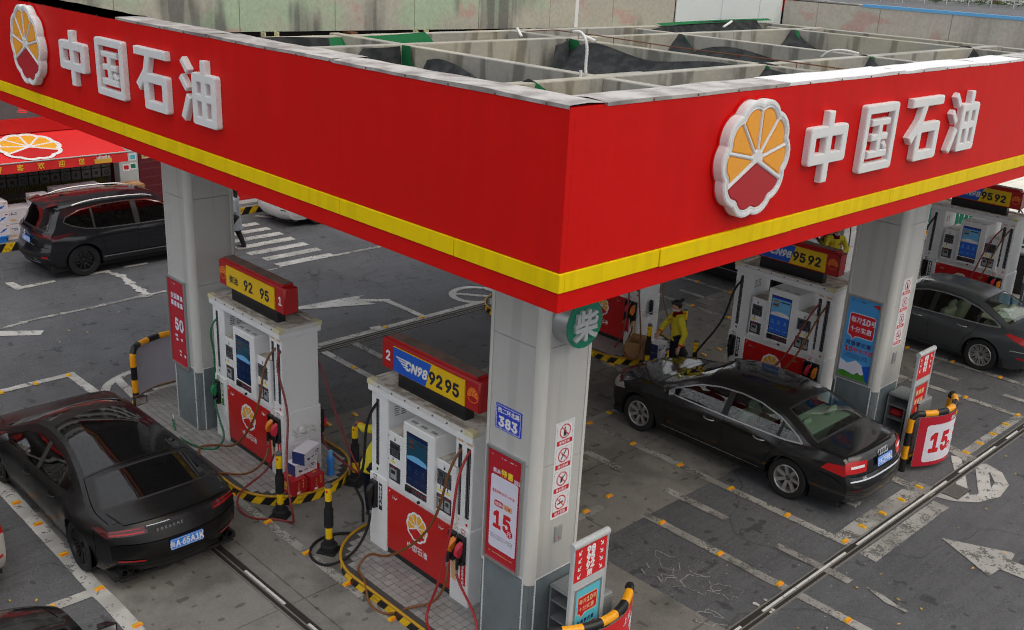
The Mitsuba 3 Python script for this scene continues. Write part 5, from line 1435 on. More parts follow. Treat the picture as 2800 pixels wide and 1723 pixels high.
guard('striped guard rail with a plain pale back at the far end of the first island', -15.85, 7.50, -1, 'guard_red', 'guard_back', .12)


# ------------------------------------------------------------------ price stands, cabinets
def price_stand(label, x, y, rows, low):
    t = Thing('price_stand', label, 'price board')
    w = 0.54
    o = np.array([x, y, 0.15])
    t.add('panel', rbox(x - .035, x, y, y + w, .15, 1.97, .008), 'lightgrey')
    t.add('top_roll', cat(cyl((x - .02, y - .012, 1.985), (x - .02, y + w + .012, 1.985), .042, 16), rbox(x - .05, x + .012, y - .005, y + w + .005, 1.955, 1.985, .005)), 'lightgrey', 40)
    for a in (y - .012, y + w - .014):
        t.add('side_post', rbox(x - .045, x + .012, a, a + .026, .15, 1.975, .01), 'lightgrey')
    B = Board(t, o, (0, 1, 0))
    B.put('red_board', sbox(.02, 1.39, .52, 1.80), 'guard_bright', .003)
    for k, r in enumerate(rows):
        z = 1.70 - k * .097
        B.put('grade', affinity.translate(text(r, .085, .035, center=True, gap=.04), .27, z + .035), 'whitesheet', .0045)
        for sx in (-1, 1):
            cx = .27 + sx * .17
            arrow = unary_union([LineString([(cx - sx * .022, z + .065), (cx + sx * .018, z + .02)]).buffer(.006), LineString([(cx + sx * .02, z + .05), (cx + sx * .02, z + .018), (cx - sx * .012, z + .018)]).buffer(.006)])
            B.put('arrow', arrow, 'whitesheet', .0045)
    t.add('poster_rim', prism(sbox(.055, .10, .485, 1.29).difference(sbox(.075, .12, .465, 1.27)), .012, o, (0, 1, 0), (0, 0, 1)), 'aluminium')
    B.put('poster', sbox(.07, .11, .47, 1.28), low, .004)
    if low == 'poster_cyan':
        bub = unary_union([rrect(.12, .42, .95, 1.16, .02), Polygon([(.16, .96), (.24, .96), (.18, .90)])])
        B.put('bubble', bub.buffer(.01), 'poster_tan', .0052)
        B.put('bubble', bub, 'ink_red', .0058)
        B.put('lettering', affinity.translate(text('每月10号', .066, .02, squeeze=.9), .135, 1.07), 'poster_tan', .0068)
        B.put('lettering', affinity.translate(text('十分实惠', .066, .02, squeeze=.9), .135, .975), 'poster_tan', .0068)
        B.put('lettering', affinity.translate(text('充值享优惠', .056, .03, squeeze=.95), .12, .81), 'ink_navy', .0056)
        B.put('lettering', affinity.translate(text('10号大不同', .056, .03, squeeze=.95), .12, .73), 'ink_red', .0056)
    else:
        B.put('small_print', blocks(.12, 1.1, .3, .09, 3, RP, .9, 3, .16), 'poster_tan', .0056)


price_stand('grey price stand listing 98 95 92 in front of the nearest pillar', -6.06, 7.10, ('98', '95', '92', '柴'), 'poster_cyan')
price_stand('grey price stand with red board behind the curved white guard panel', -6.32, 15.46, ('98', '95', '92'), 'guard_bright')


def cabinet(label, x0, y0):
    t = Thing('storage_cabinet', label, 'cabinet')
    w, d, h = 0.55, 0.46, 0.95
    z = .15
    e = .025
    t.add('shell', cat(rbox(x0, x0 + e, y0, y0 + d, z, z + h - .05, .005), rbox(x0 + w - e, x0 + w, y0, y0 + d, z, z + h - .05, .005), box(x0 + e, x0 + w - e, y0 + d - .02, y0 + d, z, z + h - .05), box(x0 + e, x0 + w - e, y0 + .01, y0 + d - .02, z, z + .06)), 'cabinet')
    t.add('top', rbox(x0 - .01, x0 + w + .01, y0 - .015, y0 + d, z + h - .05, z + h + .01, .03), 'cabinet', 40)
    xm = x0 + w * .55
    t.add('divider', rbox(xm, xm + .02, y0 + .01, y0 + d - .02, z + .06, z + h - .2, .003), 'cabinet')
    for k, zz in enumerate((z + h - .22, z + h - .45, z + h - .68)):
        t.add('shelf', rbox(x0 + e, (x0 + w - e) if k == 0 else xm, y0 + .01, y0 + d - .02, zz, zz + .02, .003), 'cabinet')
    t.add('drawer', rbox(x0 + e + .005, xm - .005, y0 + .004, y0 + .02, z + .07, z + .26, .004), 'cabinet')
    return x0 + w * .58, y0 + .10


cx, cy = cabinet('grey open cabinet holding papers beside the nearest price stand', -6.66, 7.42)
thing1('leaflet_pile', cat(rbox(cx + .02, cx + .17, cy - .04, cy + .10, .215, .42, .01)), 'carton_white', 'white and red leaflets standing in the nearest cabinet', 'papers')
cx, cy = cabinet('grey open cabinet holding an extinguisher behind the black saloon', -6.83, 15.72)
t = Thing('fire_extinguisher', 'red fire extinguisher with a paper tag standing in the cabinet', 'extinguisher', M=RZ(0, (cx + .09, cy, .205)))
t.add('cylinder', lathe([(0, 0), (.068, 0), (.072, .02), (.072, .38), (.055, .44), (.022, .47), (0, .47)], 20), 'extinguisher', 30)
t.add('valve', cat(cyl((0, 0, .46), (0, 0, .52), .018, 10), rbox(-.015, .07, -.012, .012, .50, .525, .004)), 'black')
t.add('hose', tube(spline([(0, -.03, .50), (-.07, -.06, .45), (-.085, -.03, .25), (-.08, 0, .1)], 20), .010, 8), 'black', True)
t.add('tag', rbox(-.05, .05, -.085, -.079, .26, .40, .002), 'white')
thing1('tool_bag', rbox(cx - .29, cx - .06, cy - .06, cy + .14, .685, .80, .05), 'carton_red', 'red bag lying on a shelf of the far cabinet', 'bag')


# ------------------------------------------------------------------ fuel dispensers
def mesh_nozzle():
    body = tube(spline([(0, -.02, .26), (0, -.045, .20), (0, -.060, .12), (0, -.055, .03)], 12), np.linspace(.026, .034, 12), 10)
    return body


NOZ = {
    'spout': tube(spline([(0, .02, .36), (0, .012, .31), (0, -.015, .26)], 8), .012, 8),
    'cover': cat(hull_pts([(sx * a, y, z) for sx in (-1, 1) for a, y, z in ((.030, -.10, .13), (.036, -.075, .26), (.030, -.02, .30), (.034, -.02, .16), (.022, -.11, .20), (.026, -.05, .09))])),
    'handle': cat(tube(spline([(0, -.05, .14), (0, -.055, .06), (0, -.05, -.03), (0, -.045, -.08)], 10), np.linspace(.026, .020, 10), 10), tube(spline([(0, -.03, .16), (0, .025, .10), (0, .02, .02), (0, -.03, -.03)], 12), .009, 6)),
    'swivel': tube([(0, -.045, -.07), (0, -.043, -.12), (0, -.042, -.16)], [.018, .016, .013], 10),
}


def nozzle(t, x, y, z, m, tilt=0.0):
    M = np.eye(4)
    M[:3, 3] = (x, y, z)
    if tilt:
        M = M @ trimesh.transformations.rotation_matrix(tilt, (0, 1, 0))
    t.add('nozzle__cover', cached('nz_c' + m, lambda: NOZ['cover'], m, 40), None, M=M)
    t.add('nozzle__handle', cached('nz_h', lambda: NOZ['handle'], 'black', 40), None, M=M)
    t.add('nozzle__spout', cached('nz_s', lambda: NOZ['spout'], 'steel', 40), None, M=M)
    t.add('nozzle__swivel', cached('nz_w', lambda: NOZ['swivel'], 'steel', 40), None, M=M)


ARC = np.linspace(0, 1, 9)


def dispenser(label, x0, y0, cfg):
    M = RZ(0, (x0, y0, 0))
    t = Thing('fuel_dispenser', label, 'fuel dispenser', None, None, M)

    def C(part, name, fn, m, smooth=False, **kw):
        return t.add(part, cached('fd_' + name, fn, m, smooth), None, **kw)
    C('body', 'body', lambda: cat(rbox(0, .35, 0, .62, 1.225, 2.41, .008), rbox(1.655, 1.97, 0, .62, 1.225, 2.41, .008), rbox(.345, 1.66, .015, .605, .23, 1.235, .004)), 'white')
    C('tower_base', 'tbl', lambda: rbox(-.012, .352, -.022, .642, .15, 1.228, .010), 'white')
    C('tower_base', 'tbr', lambda: rbox(1.64, 1.982, -.022, .642, .15, 1.228, .010), 'white')
    C('plinth', 'plinth', lambda: box(.352, 1.64, .010, .61, .15, .235), 'black')
    # crown
    C('crown', 'crown', lambda: rbox(-.025, 1.995, -.045, .665, 2.405, 2.492, .008), 'white')
    C('crown__rim', 'rim', lambda: prism(sbox(-.03, -.05, 2.0, .67).difference(sbox(.06, .045, 1.91, .575)), .062, (0, 0, 2.494)), 'offwhite')
    C('crown__tray', 'tray', lambda: box(.061, 1.909, .046, .574, 2.493, 2.528), 'pumptop')
    C('crown__rim_dust', 'rimdust', lambda: flat(sbox(-.025, -.03, 1.995, .66).difference(sbox(.055, .04, 1.915, .58)), (0, 0, 2.5575)), 'pumptop')
    for i, (cx, cyy) in enumerate(((-.034, -.054), (1.854, -.054), (1.854, .574), (-.034, .574))):
        C('crown__corner_block', f'cb{i}', lambda: rbox(cx, cx + .15, cyy, cyy + .10, 2.492, 2.562, .006), 'cream')
    for i in range(7):
        x = .20 + i * .265
        C('crown__bracket', f'cbr{i}', lambda: hull_pts([(x, -.0505, 2.535), (x + .035, -.0505, 2.535), (x + .03, -.0505, 2.512), (x + .005, -.056, 2.512), (x + .02, -.056, 2.535)]), 'darkgrey')
    # display units
    C('side_unit', 'ul', lambda: rbox(.42, .80, -.05, .67, 1.245, 2.0, .008), 'white')
    C('side_unit', 'ur', lambda: rbox(1.36, 1.735, -.05, .67, 1.245, 2.0, .008), 'white')
    C('side_unit__top', 'ult', lambda: box(.428, .78, -.04, .66, 2.0002, 2.003), 'pumptop')
    C('side_unit__top', 'urt', lambda: box(1.40, 1.727, -.04, .66, 2.0002, 2.003), 'pumptop')
    C('screen_unit', 'su', lambda: rbox(.782, 1.392, -.10, .72, 1.27, 2.275, .010), 'white')
    C('screen_unit__top', 'sut', lambda: box(.80, 1.374, -.085, .705, 2.2752, 2.279), 'offwhite')
    for i, x in enumerate((.86, 1.05, 1.24)):
        C('screen_unit__hatch', f'sh{i}', lambda: rbox(x, x + .10, -.05, .0, 2.279, 2.290, .003), 'aluminium')
    C('screen_unit__lock', 'lock', lambda: cyl((1.118, -.10, 1.287), (1.118, -.125, 1.287), .020, 12), 'black')
    F = lambda y: Board(t, (0, y, 0), (1, 0, 0))
    b, u = F(-.10), F(-.05)
    def P(part, name, g, m, board, lift):
        t.add(part, cached('fdp_' + name, lambda: flat(g, (0, board.o[1] - y0 * 0, 0), (1, 0, 0), (0, 0, 1), lift), m), None)
    hi = cfg.get('bright')
    s = 'hi' if hi else 'dim'
    P('screen', 'scr0', sbox(.855, 1.452, 1.262, 2.172), 'ink', b, .001)
    P('screen__lower_field', 'scr1' + s, sbox(.868, 1.468, 1.25, 1.80), 'screen_hi' if hi else 'screen_dim', b, .002)
    P('screen__upper_field', 'scr2' + s, sbox(.868, 1.80, 1.25, 2.115), 'screen_hi2' if hi else 'screen_dim2', b, .002)
    P('screen__title_bar', 'scr3' + s, sbox(.868, 2.115, 1.25, 2.158), 'screen_top' if hi else 'screen_dim', b, .002)
    P('screen__notice', 'scr4' + s, unary_union([sbox(.90, 2.035, 1.01, 2.085), sbox(.90, 1.965, 1.01, 2.015), sbox(1.05, 2.06, 1.24, 2.085)]), 'panel_grey', b, .0032)
    P('screen__notice', 'scr5' + s, unary_union([sbox(.905, 2.045, 1.005, 2.060), sbox(.905, 1.975, 1.005, 1.990), sbox(.905, 2.068, 1.005, 2.078)]), 'poster_tan' if hi else 'rust', b, .0044)
    P('screen__hill', 'scr6' + s, Polygon([(.868, 1.80)] + [(.868 + .382 * a, 1.83 + .055 * math.sin(a * 2.6 + .2)) for a in ARC] + [(1.25, 1.80)]), 'screen_hi2' if not hi else 'whitesheet', b, .0033)
    P('screen__icons', 'scr7' + s, unary_union([Point(.925 + .13 * i, 1.705).buffer(.018) for i in range(3)] + [sbox(.895 + .13 * i, 1.655, .955 + .13 * i, 1.672) for i in range(3)] + [sbox(.89 + .13 * i, 1.535, .965 + .13 * i, 1.55) for i in range(3)]), 'screen_hi2' if hi else 'screen_dim2', b, .0033)
    P('card_reader', 'mb', rrect(.852, 1.262, 1.338, 1.434, .008), 'panel_grey', b, .001)
    C('card_reader__mouth', 'mbr', lambda: rbox(.850, .965, -.125, -.10, 1.340, 1.436, .012), 'black')
    P('card_reader__icons', 'mbi', unary_union([Point(.99 + .06 * i, 1.40 - .01 * (i % 2)).buffer(.013) for i in range(5)]), 'ink_red', b, .0022)
    for i, (xa, xb, n) in enumerate(((.455, .665, 1), (1.395, 1.655, 2))):
        P('price_display', f'pd{i}', sbox(xa, 1.665, xb, 1.872), 'panel_grey', u, .001)
        w = (xb - xa) / n
        fr = []
        for k in range(n):
            a = xa + w * k + .02
            fr.append(sbox(a, 1.765, a + w - .035, 1.855).difference(sbox(a + .005, 1.77, a + w - .04, 1.85)))
            fr.append(sbox(a + .03, 1.69, a + w - .06, 1.735).difference(sbox(a + .035, 1.695, a + w - .065, 1.73)))
        P('price_display__frame', f'pdf{i}', unary_union(fr), 'ink_grey', u, .0022)
        P('price_display__lcd', f'pdl{i}', unary_union([sbox(xa + w * k + .026, 1.771, xa + w * (k + 1) - .021, 1.849) for k in range(n)]), 'lcd', u, .0024)
        P('keypad', f'kp{i}', sbox(xa - .01, 1.318, xb + .01, 1.538), 'panel_grey', u, .001)
        for k in range(n):
            a = xa + w * k + .02
            C('keypad__keys', f'kk{i}{k}', lambda: rbox(a, a + min(w - .03, .125), -.058, -.05, 1.345, 1.492, .004), 'grey')
            P('keypad__window', f'kw{i}{k}', sbox(a + .02, 1.42, a + min(w - .03, .125) - .02, 1.475), 'screen_hi' if hi else 'lcd', u, .0092)
            P('yellow_label', f'yl{i}{k}', sbox(a, 1.575, a + .09, 1.602), 'poster_yellow', u, .0012)
            P('red_label', f'rl{i}{k}', sbox(a + .02, 1.508, a + .08, 1.520), 'ink_red', u, .0022)
            P('pictogram', f'pi{i}{k}', unary_union([sbox(a + .035, 1.612, a + .06, 1.622), sbox(a + .042, 1.622, a + .052, 1.645), Point(a + .047, 1.650).buffer(.010)]), 'ink', u, .0012)
        P('pictogram', f'pj{i}', unary_union([Point((xa + xb) / 2, 1.91).buffer(.016), sbox((xa + xb) / 2 - .02, 1.932, (xa + xb) / 2 + .02, 1.938)]), 'ink', u, .0012)
    P('knob', 'kn', unary_union([Point(.435, z).buffer(.010) for z in (1.93, 1.60)] + [Point(1.375, 1.62).buffer(.011)]), 'ink', u, .002)
    # front panel
    C('front_panel', 'fp', lambda: rbox(.353, 1.638, -.004, .012, .238, 1.137, .003), 'pumpred')
    pn = F(-.004)
    ex, ez, er = .965, .805, .215
    P('front_panel__emblem', 'em0', affinity.translate(sc2(SC.difference(unary_union(PET + [LOW])), er), ex, ez), 'whitesheet', pn, .0012)
    P('front_panel__emblem_petals', 'em1', affinity.translate(sc2(unary_union(PET), er), ex, ez), 'petal_sheet', pn, .0012)
    P('front_panel__emblem_base', 'em2', affinity.translate(sc2(LOW, er), ex, ez), 'red_sheet', pn, .0012)
    P('front_panel__lettering', 'emt', unary_union([affinity.translate(affinity.scale(CHAR[w], .088, .098, origin=(0, 0)), .775 + .105 * i, .435) for i, (w, _) in enumerate(WORDS)]), 'whitesheet', pn, .0012)
    for i, x in enumerate((.46, 1.38)):
        C('front_panel__handle', f'hd{i}', lambda: tube([(x, -.004, 1.055), (x + .03, -.022, 1.03), (x + .055, -.022, 1.055), (x + .085, -.022, 1.03), (x + .10, -.004, 1.05)], .006, 6), 'chrome')
    C('front_panel__screw', 'scw', lambda: cat(*[cyl((x, -.004, 1.10), (x, -.009, 1.10), .010, 8) for x in (.40, 1.60)]), 'white')
    # hose slots
    tw = F(0.0)
    for i, (a, w) in enumerate(((.100, .066), (1.708, .066), (1.858, .071))):
        P('hose_slot', f'sl{i}', sbox(a, 1.37, a + w, 2.312), 'ink', tw, .001)
        C('hose_slot__roller', f'sr{i}', lambda: cat(cyl((a + .018, -.004, 1.40), (a + .018, -.004, 2.28), .006, 6), cyl((a + w - .016, -.004, 1.40), (a + w - .016, -.004, 2.28), .006, 6)), 'darkgrey')
    P('number_disc', 'nd0', Point(.13, 1.305).buffer(.020), 'ink', tw, .001)
    P('number_disc', 'nd1', Point(1.742, 1.305).buffer(.020), 'poster_tan', tw, .001)
    P('number_disc', 'nd2', Point(1.895, 1.285).buffer(.020), 'ink_red', tw, .001)
    P('small_plate', 'sp', unary_union([sbox(1.70, 2.352, 1.79, 2.382), sbox(1.85, 2.352, 1.95, 2.382)]), 'poster_tan', tw, .001)
    # holsters and labels
    base = F(-.022)
    left = cfg.get('left', ('98', 'ink', 'black'))
    rights = cfg.get('right', (('92', 'poster_tan', 'nozzle_orange'), ('95', 'ink_red', 'nozzle_red')))
    for i, (a, w) in enumerate(((.045, .125), (1.640, .130), (1.797, .133))):
        C('holster', f'ho{i}', lambda: cat(rbox(a, a + w, -.030, -.02, .745, 1.14, .004), rbox(a, a + .02, -.075, -.028, .80, 1.13, .006), rbox(a + w - .02, a + w, -.075, -.028, .80, 1.13, .006), rbox(a, a + w, -.07, -.028, 1.10, 1.142, .008), rbox(a + .015, a + w - .015, -.085, -.028, .745, .80, .01)), 'black')
    for i, (a, txt, c) in enumerate(((.07, left[0], left[1]), (1.690, *rights[0][:2]), (1.826, *rights[1][:2]))):
        P('grade_label', f'gl{i}{txt}', sbox(a, 1.155, a + .075, 1.224), c, base, .001)
        P('grade_label__digits', f'gd{i}{txt}', affinity.translate(text(txt, .052, .03, center=True, squeeze=.8), a + .0375, 1.19), 'whitesheet', base, .0022)
    def vert(s, x, z1, h):
        return unary_union([affinity.translate(text(c, h, .03, center=True), x, z1 - h * .6 - k * h * 1.12) for k, c in enumerate(s)])
    P('side_label', 'sd0' + left[0], sbox(.192, .74, .262, 1.13), left[1] if left[0] == '98' else 'poster_green', base, .001)
    P('side_label__lettering', 'sdt0' + left[0], vert(left[0] + '号汽油', .227, 1.11, .055), 'whitesheet', base, .0022)
    r1 = rights[1]
    P('side_label', 'sd1' + r1[0], sbox(1.826, .445, 1.930, .735), r1[1], base, .001)
    P('side_label__lettering', 'sdt1' + r1[0], vert(r1[0] + '号汽油', 1.878, .725, .048), 'whitesheet', base, .0022)
    P('side_label', 'sd2' + rights[0][0], sbox(1.665, .445, 1.760, .735), rights[0][1], base, .001)
    nozzle(t, .108, -.05, .80, left[2])
    nozzle(t, 1.700, -.055, .80, rights[0][2], .25)
    nozzle(t, 1.868, -.055, .78, rights[1][2], .10)
    # louvres on the ends, vents inside the towers
    for i in range(9):
        C('louvre', f'lv{i}', lambda: rbox(1.982, 1.990, .18, .46, .42 + i * .035, .432 + i * .035, .003), 'white')
    C('vent_slots', 'vs', lambda: cat(*[box(.350, .3512, .10 + .11 * j, .18 + .11 * j, 2.12 + .03 * i, 2.132 + .03 * i) for i in range(5) for j in range(2)]), 'darkgrey')
    # topper sign
    top = cfg['top']
    C('topper', 'tp', lambda: cat(rbox(.075, 1.93, .10, .34, 2.725, 3.125, .022)), 'topred', 40)
    C('topper__lid', 'tl', lambda: rbox(.165, 1.845, .125, .315, 3.12, 3.165, .012), 'topred')
    C('topper__dust', 'td', lambda: box(.172, 1.838, .132, .308, 3.1652, 3.168), 'toptop')
    C('topper__stand', 'ts', lambda: box(.36, 1.64, .15, .29, 2.52, 2.73), 'black')
    C('topper__face_box', 'tf', lambda: rbox(.335, 1.69, .078, .10, 2.755, 3.085, .004), 'sign_yellow')
    fb = F(.078)
    fr = F(.10)
    if top[0] == 'plain':
        P('topper__face', 'tf1', sbox(.34, 2.76, 1.685, 3.08), 'sign_yellow', fb, .001)
        P('topper__lettering', 'tt1', affinity.translate(text('柴油', .125, .035, gap=.0), .44, 2.84), 'ink', fb, .0022)
        P('topper__lettering', 'tt2', affinity.translate(text('92', .16, .012, gap=.10), .86, 2.84), 'ink', fb, .0022)
        P('topper__lettering', 'tt3', affinity.translate(text('95', .16, .012, gap=.10), 1.31, 2.84), 'ink', fb, .0022)
        ex = .205
    else:
        P('topper__face', 'tf2', Polygon([(.34, 2.76), (.98, 2.76), (1.085, 3.08), (.34, 3.08)]), 'sign_blue', fb, .001)
        P('topper__face', 'tf3', Polygon([(.98, 2.76), (1.685, 2.76), (1.685, 3.08), (1.085, 3.08)]), 'sign_yellow', fb, .001)
        for k, s2 in enumerate(top[1]):
            P('topper__lettering', f'tn{s2}{k}', affinity.translate(text(s2, .165, .012, gap=.10), (1.045, 1.345)[k], 2.835), 'ink', fb, .0022)
        wing = [Polygon([(.395 + .045 * k, 2.975 - .030 * k), (.64, 2.975 - .030 * k), (.635, 2.957 - .030 * k), (.415 + .05 * k, 2.957 - .030 * k)]) for k in range(4)]
        P('topper__wing_logo', 'tw', unary_union(wing + [affinity.translate(text('CN98', .125, .02, gap=.04, slant=.22), .575, 2.855)]), 'whitesheet', fb, .0022)
        ex = 1.812
    if top[0] == 'plain' or top[2]:
        P('topper__number', 'tnum' + top[-1], affinity.translate(text(top[-1], .13, .004), 1.765 if top[0] == 'plain' else .165, 2.86), 'whitesheet', fr, .0012)
    ekey = f'te{ex:.2f}'
    P('topper__emblem', ekey, affinity.translate(sc2(unary_union(PET), .098), ex, 2.935), 'orange_sheet', fr, .0014)
    P('topper__emblem_rim', ekey + 'r', affinity.translate(sc2(SC.difference(SC.buffer(-.09)).union(Point(0, 0).buffer(.17)), .098), ex, 2.935), 'orange_sheet' if top[0] != 'plain' else 'petal_sheet', fr, .0012)
    return t


def hose(t, part, pts, m, r=0.0165, n=60):
    p = spline(pts, n)
    p = p - t.M[:3, 3]
    t.add(part, tube(p, r, 10), m, True)


def basket(t, full=None):
    m = []
    for z in (.86, .93):
        m.append(tube([(1.985, .14, z), (2.10, .14, z), (2.10, .46, z), (1.985, .46, z)], .006, 6))
    for y in (.14, .30, .46):
        m.append(tube([(2.10, y, .93), (2.10, y, .86), (1.985, y, .86)], .005, 6))
    t.add('wire_basket', cat(m), 'steel', 40)
    if full:
        t.add('wire_basket__glove', rbox(2.0, 2.07, .22, .33, .865, .985, .03), 'offwhite', 40)


P1 = dispenser('white dispenser number 1 with a plain yellow diesel sign and green hose', -13.97, 7.30, {'top': ('plain', '1'), 'left': ('0', 'poster_green', 'nozzle_green'), })
P2 = dispenser('white dispenser number 2 with blue and yellow sign beside the nearest pillar', -9.85, 7.30, {'top': ('blue', ('92', '95'), True, '2')})
RI = (('95', 'ink_red', 'nozzle_red'), ('92', 'poster_tan', 'nozzle_orange'))
P3 = dispenser('white dispenser with a bright blue screen behind the black saloon', -10.08, 15.78, {'top': ('blue', ('95', '92'), False, ''), 'bright': True, 'right': RI})
P4 = dispenser('dispenser mostly hidden by the canopy behind the round green sign', -14.18, 15.72, {'top': ('blue', ('95', '92'), False, ''), 'right': RI})
P5 = dispenser('white dispenser with a bright blue screen beyond the grey saloon', -10.20, 23.97, {'top': ('blue', ('95', '92'), False, ''), 'bright': True, 'right': RI})
P6 = dispenser('dispenser at the far corner behind the masked attendant', -14.30, 24.0, {'top': ('blue', ('95', '92'), False, ''), 'right': RI})
hose(P1, 'hose', [(-13.84, 7.30, 2.18), (-13.84, 7.22, 2.10), (-13.83, 7.21, 1.66), (-13.87, 7.20, 1.03), (-13.87, 7.2, .9), (-13.84, 7.19, .80), (-13.78, 7.18, .70), (-13.63, 7.16, .50), (-13.46, 7.10, .32), (-13.5, 6.98, .17), (-13.66, 6.82, .17), (-14.0, 6.74, .17), (-14.57, 6.83, .17), (-14.68, 6.87, .27)], 'hose_green', n=90)
P1.add('hose_coupling', cyl(np.array((-14.68, 6.87, .27)) - P1.M[:3, 3], np.array((-14.71, 6.88, .34)) - P1.M[:3, 3], .020, 10), 'steel')
hose(P1, 'hose', [(-12.15, 7.31, 2.23), (-12.19, 7.17, 2.05), (-12.18, 7.08, 1.76), (-12.20, 7.00, 1.36), (-12.34, 6.95, 1.02), (-12.68, 6.92, .62), (-13.2, 6.97, .34), (-13.55, 6.98, .21), (-13.68, 6.85, .18), (-13.50, 6.69, .19), (-13.05, 6.53, .10), (-12.74, 6.66, .17), (-12.39, 6.85, .24), (-12.2, 7.02, .42), (-12.25, 7.18, .62)], 'hose_brown', n=100)
hose(P1, 'hose', [(-12.03, 7.31, 2.23), (-11.92, 7.18, 2.06), (-11.76, 7.15, 1.77), (-11.56, 7.10, 1.42), (-11.36, 6.95, 1.05), (-11.15, 6.82, .70), (-10.97, 6.75, .40), (-10.96, 6.78, .14), (-11.10, 6.82, .03), (-11.32, 6.70, .022), (-11.48, 6.53, .022), (-11.72, 6.44, .022), (-11.85, 6.42, .10), (-12.05, 6.62, .20), (-12.13, 6.95, .28), (-12.07, 7.16, .60)], 'hose_red', n=110)
hose(P1, 'hose', [(-12.19, 7.93, 2.05), (-11.93, 8.00, 1.59), (-11.72, 8.05, 1.06), (-11.51, 8.10, .65), (-11.38, 8.14, .40), (-11.3, 8.2, .2)], 'hose_red', n=40)
hose(P1, 'hose', [(-12.04, 7.98, .74), (-11.97, 8.02, .50), (-11.73, 8.06, .38), (-11.46, 8.10, .31), (-11.3, 8.3, .12)], 'hose_red', n=40)
P1.add('back_nozzle', lin(NOZ['cover'], RZ(math.pi, (2.02 - .10, .66, .70))), 'nozzle_red', 40)
P1.add('back_holster', rbox(1.86, 1.98, .642, .70, .74, 1.12, .006), 'black')
basket(P1, True)
hose(P2, 'hose', [(-8.09, 7.31, 2.26), (-8.10, 7.14, 2.03), (-8.16, 7.05, 1.57), (-8.38, 7.00, 1.09), (-8.79, 6.95, .65), (-9.15, 6.92, .42), (-9.42, 6.89, .28), (-9.42, 6.78, .19), (-9.14, 6.66, .18), (-8.88, 6.54, .05), (-8.55, 6.58, .03), (-8.32, 6.75, .17), (-8.16, 6.95, .24), (-8.08, 7.08, .45), (-8.13, 7.17, .68)], 'hose_brown', n=100)
hose(P2, 'hose', [(-7.94, 7.31, 2.29), (-7.92, 7.12, 2.02), (-7.89, 7.00, 1.41), (-7.94, 6.95, 1.01), (-8.00, 6.88, .54), (-8.06, 6.80, .19), (-7.7, 6.62, .17), (-7.35, 6.68, .17), (-7.30, 6.9, .20), (-7.42, 7.02, .33), (-7.69, 7.10, .49), (-7.95, 7.16, .66)], 'hose_brightred', n=90)
hose(P2, 'hose', [(-9.72, 7.31, 2.27), (-9.80, 7.23, 2.06), (-9.92, 7.24, 1.53), (-10.22, 7.36, .93), (-10.45, 7.48, .62), (-10.30, 7.45, .55), (-10.10, 7.34, .50), (-10.04, 7.30, .35)], 'rubber', r=.019, n=70)
hose(P2, 'hose', [(-9.74, 7.19, .66), (-9.76, 7.16, .43), (-9.75, 7.02, .24), (-9.70, 6.78, .17), (-9.93, 6.58, .03), (-10.15, 6.55, .024), (-10.35, 6.65, .024), (-10.49, 6.92, .024), (-10.43, 7.18, .03), (-10.25, 7.30, .06)], 'rubber', r=.019, n=80)
hose(P3, 'hose', [(-9.93, 15.78, 2.24), (-10.0, 15.66, 2.05), (-10.02, 15.50, 1.66), (-10.11, 15.35, 1.30), (-10.24, 15.22, 1.02), (-10.35, 15.15, .8)], 'rubber', r=.019, n=50)
hose(P3, 'hose', [(-8.34, 15.78, 2.23), (-8.49, 15.50, 1.70), (-8.76, 15.30, 1.03), (-8.95, 15.16, .60), (-8.7, 15.2, .3), (-8.42, 15.5, .45), (-8.38, 15.66, .64)], 'hose_red', n=60)
hose(P3, 'hose', [(-8.19, 15.78, 2.24), (-8.27, 15.50, 1.84), (-8.58, 15.30, 1.03), (-8.8, 15.16, .6), (-8.6, 15.1, .25), (-8.3, 15.4, .4), (-8.22, 15.66, .64)], 'hose_brown', n=60)
hose(P4, 'hose', [(-12.44, 15.72, 2.2), (-12.41, 15.56, 1.7), (-12.37, 15.55, 1.35), (-12.30, 15.45, .98), (-12.29, 15.35, .55), (-12.33, 15.2, .28), (-12.4, 15.3, .25), (-12.44, 15.6, .62)], 'hose_red', n=60)
hose(P4, 'hose', [(-12.30, 15.72, 2.2), (-12.2, 15.62, 1.61), (-12.03, 15.52, 1.04), (-11.83, 15.36, .62), (-11.72, 15.12, .24), (-11.94, 15.15, .17), (-12.1, 15.22, .26), (-12.2, 15.45, .46), (-12.27, 15.62, .64)], 'hose_brown', n=70)
hose(P4, 'hose', [(-12.3, 16.36, 2.2), (-12.19, 16.33, 1.88), (-12.12, 16.30, 1.48), (-12.01, 16.25, 1.13), (-11.79, 16.20, .76), (-11.54, 16.10, .40), (-11.45, 16.05, .17)], 'hose_brown', n=50)
basket(P4)
P4.add('wire_basket__bottle', lathe([(0, .87), (.04, .87), (.045, .90), (.045, 1.12), (.03, 1.17), (0, 1.18)], 14), 'black', 40, M=RZ(0, (2.05, .28, 0)))
hose(P5, 'hose', [(-8.50, 23.97, 2.27), (-8.73, 23.75, 1.69), (-8.86, 23.60, 1.07), (-8.9, 23.5, .6), (-8.6, 23.6, .3), (-8.55, 23.85, .6)], 'hose_red', n=50)
hose(P5, 'hose', [(-8.34, 23.97, 2.27), (-8.5, 23.75, 1.75), (-8.66, 23.60, 1.07), (-8.7, 23.5, .6), (-8.45, 23.6, .3), (-8.4, 23.85, .6)], 'hose_brown', n=50)
hose(P5, 'hose', [(-10.06, 23.97, 2.24), (-10.15, 23.85, 2.0), (-10.25, 23.7, 1.5), (-10.3, 23.6, .9), (-10.2, 23.7, .4), (-10.1, 23.85, .6)], 'rubber', r=.019, n=50)
basket(P6)
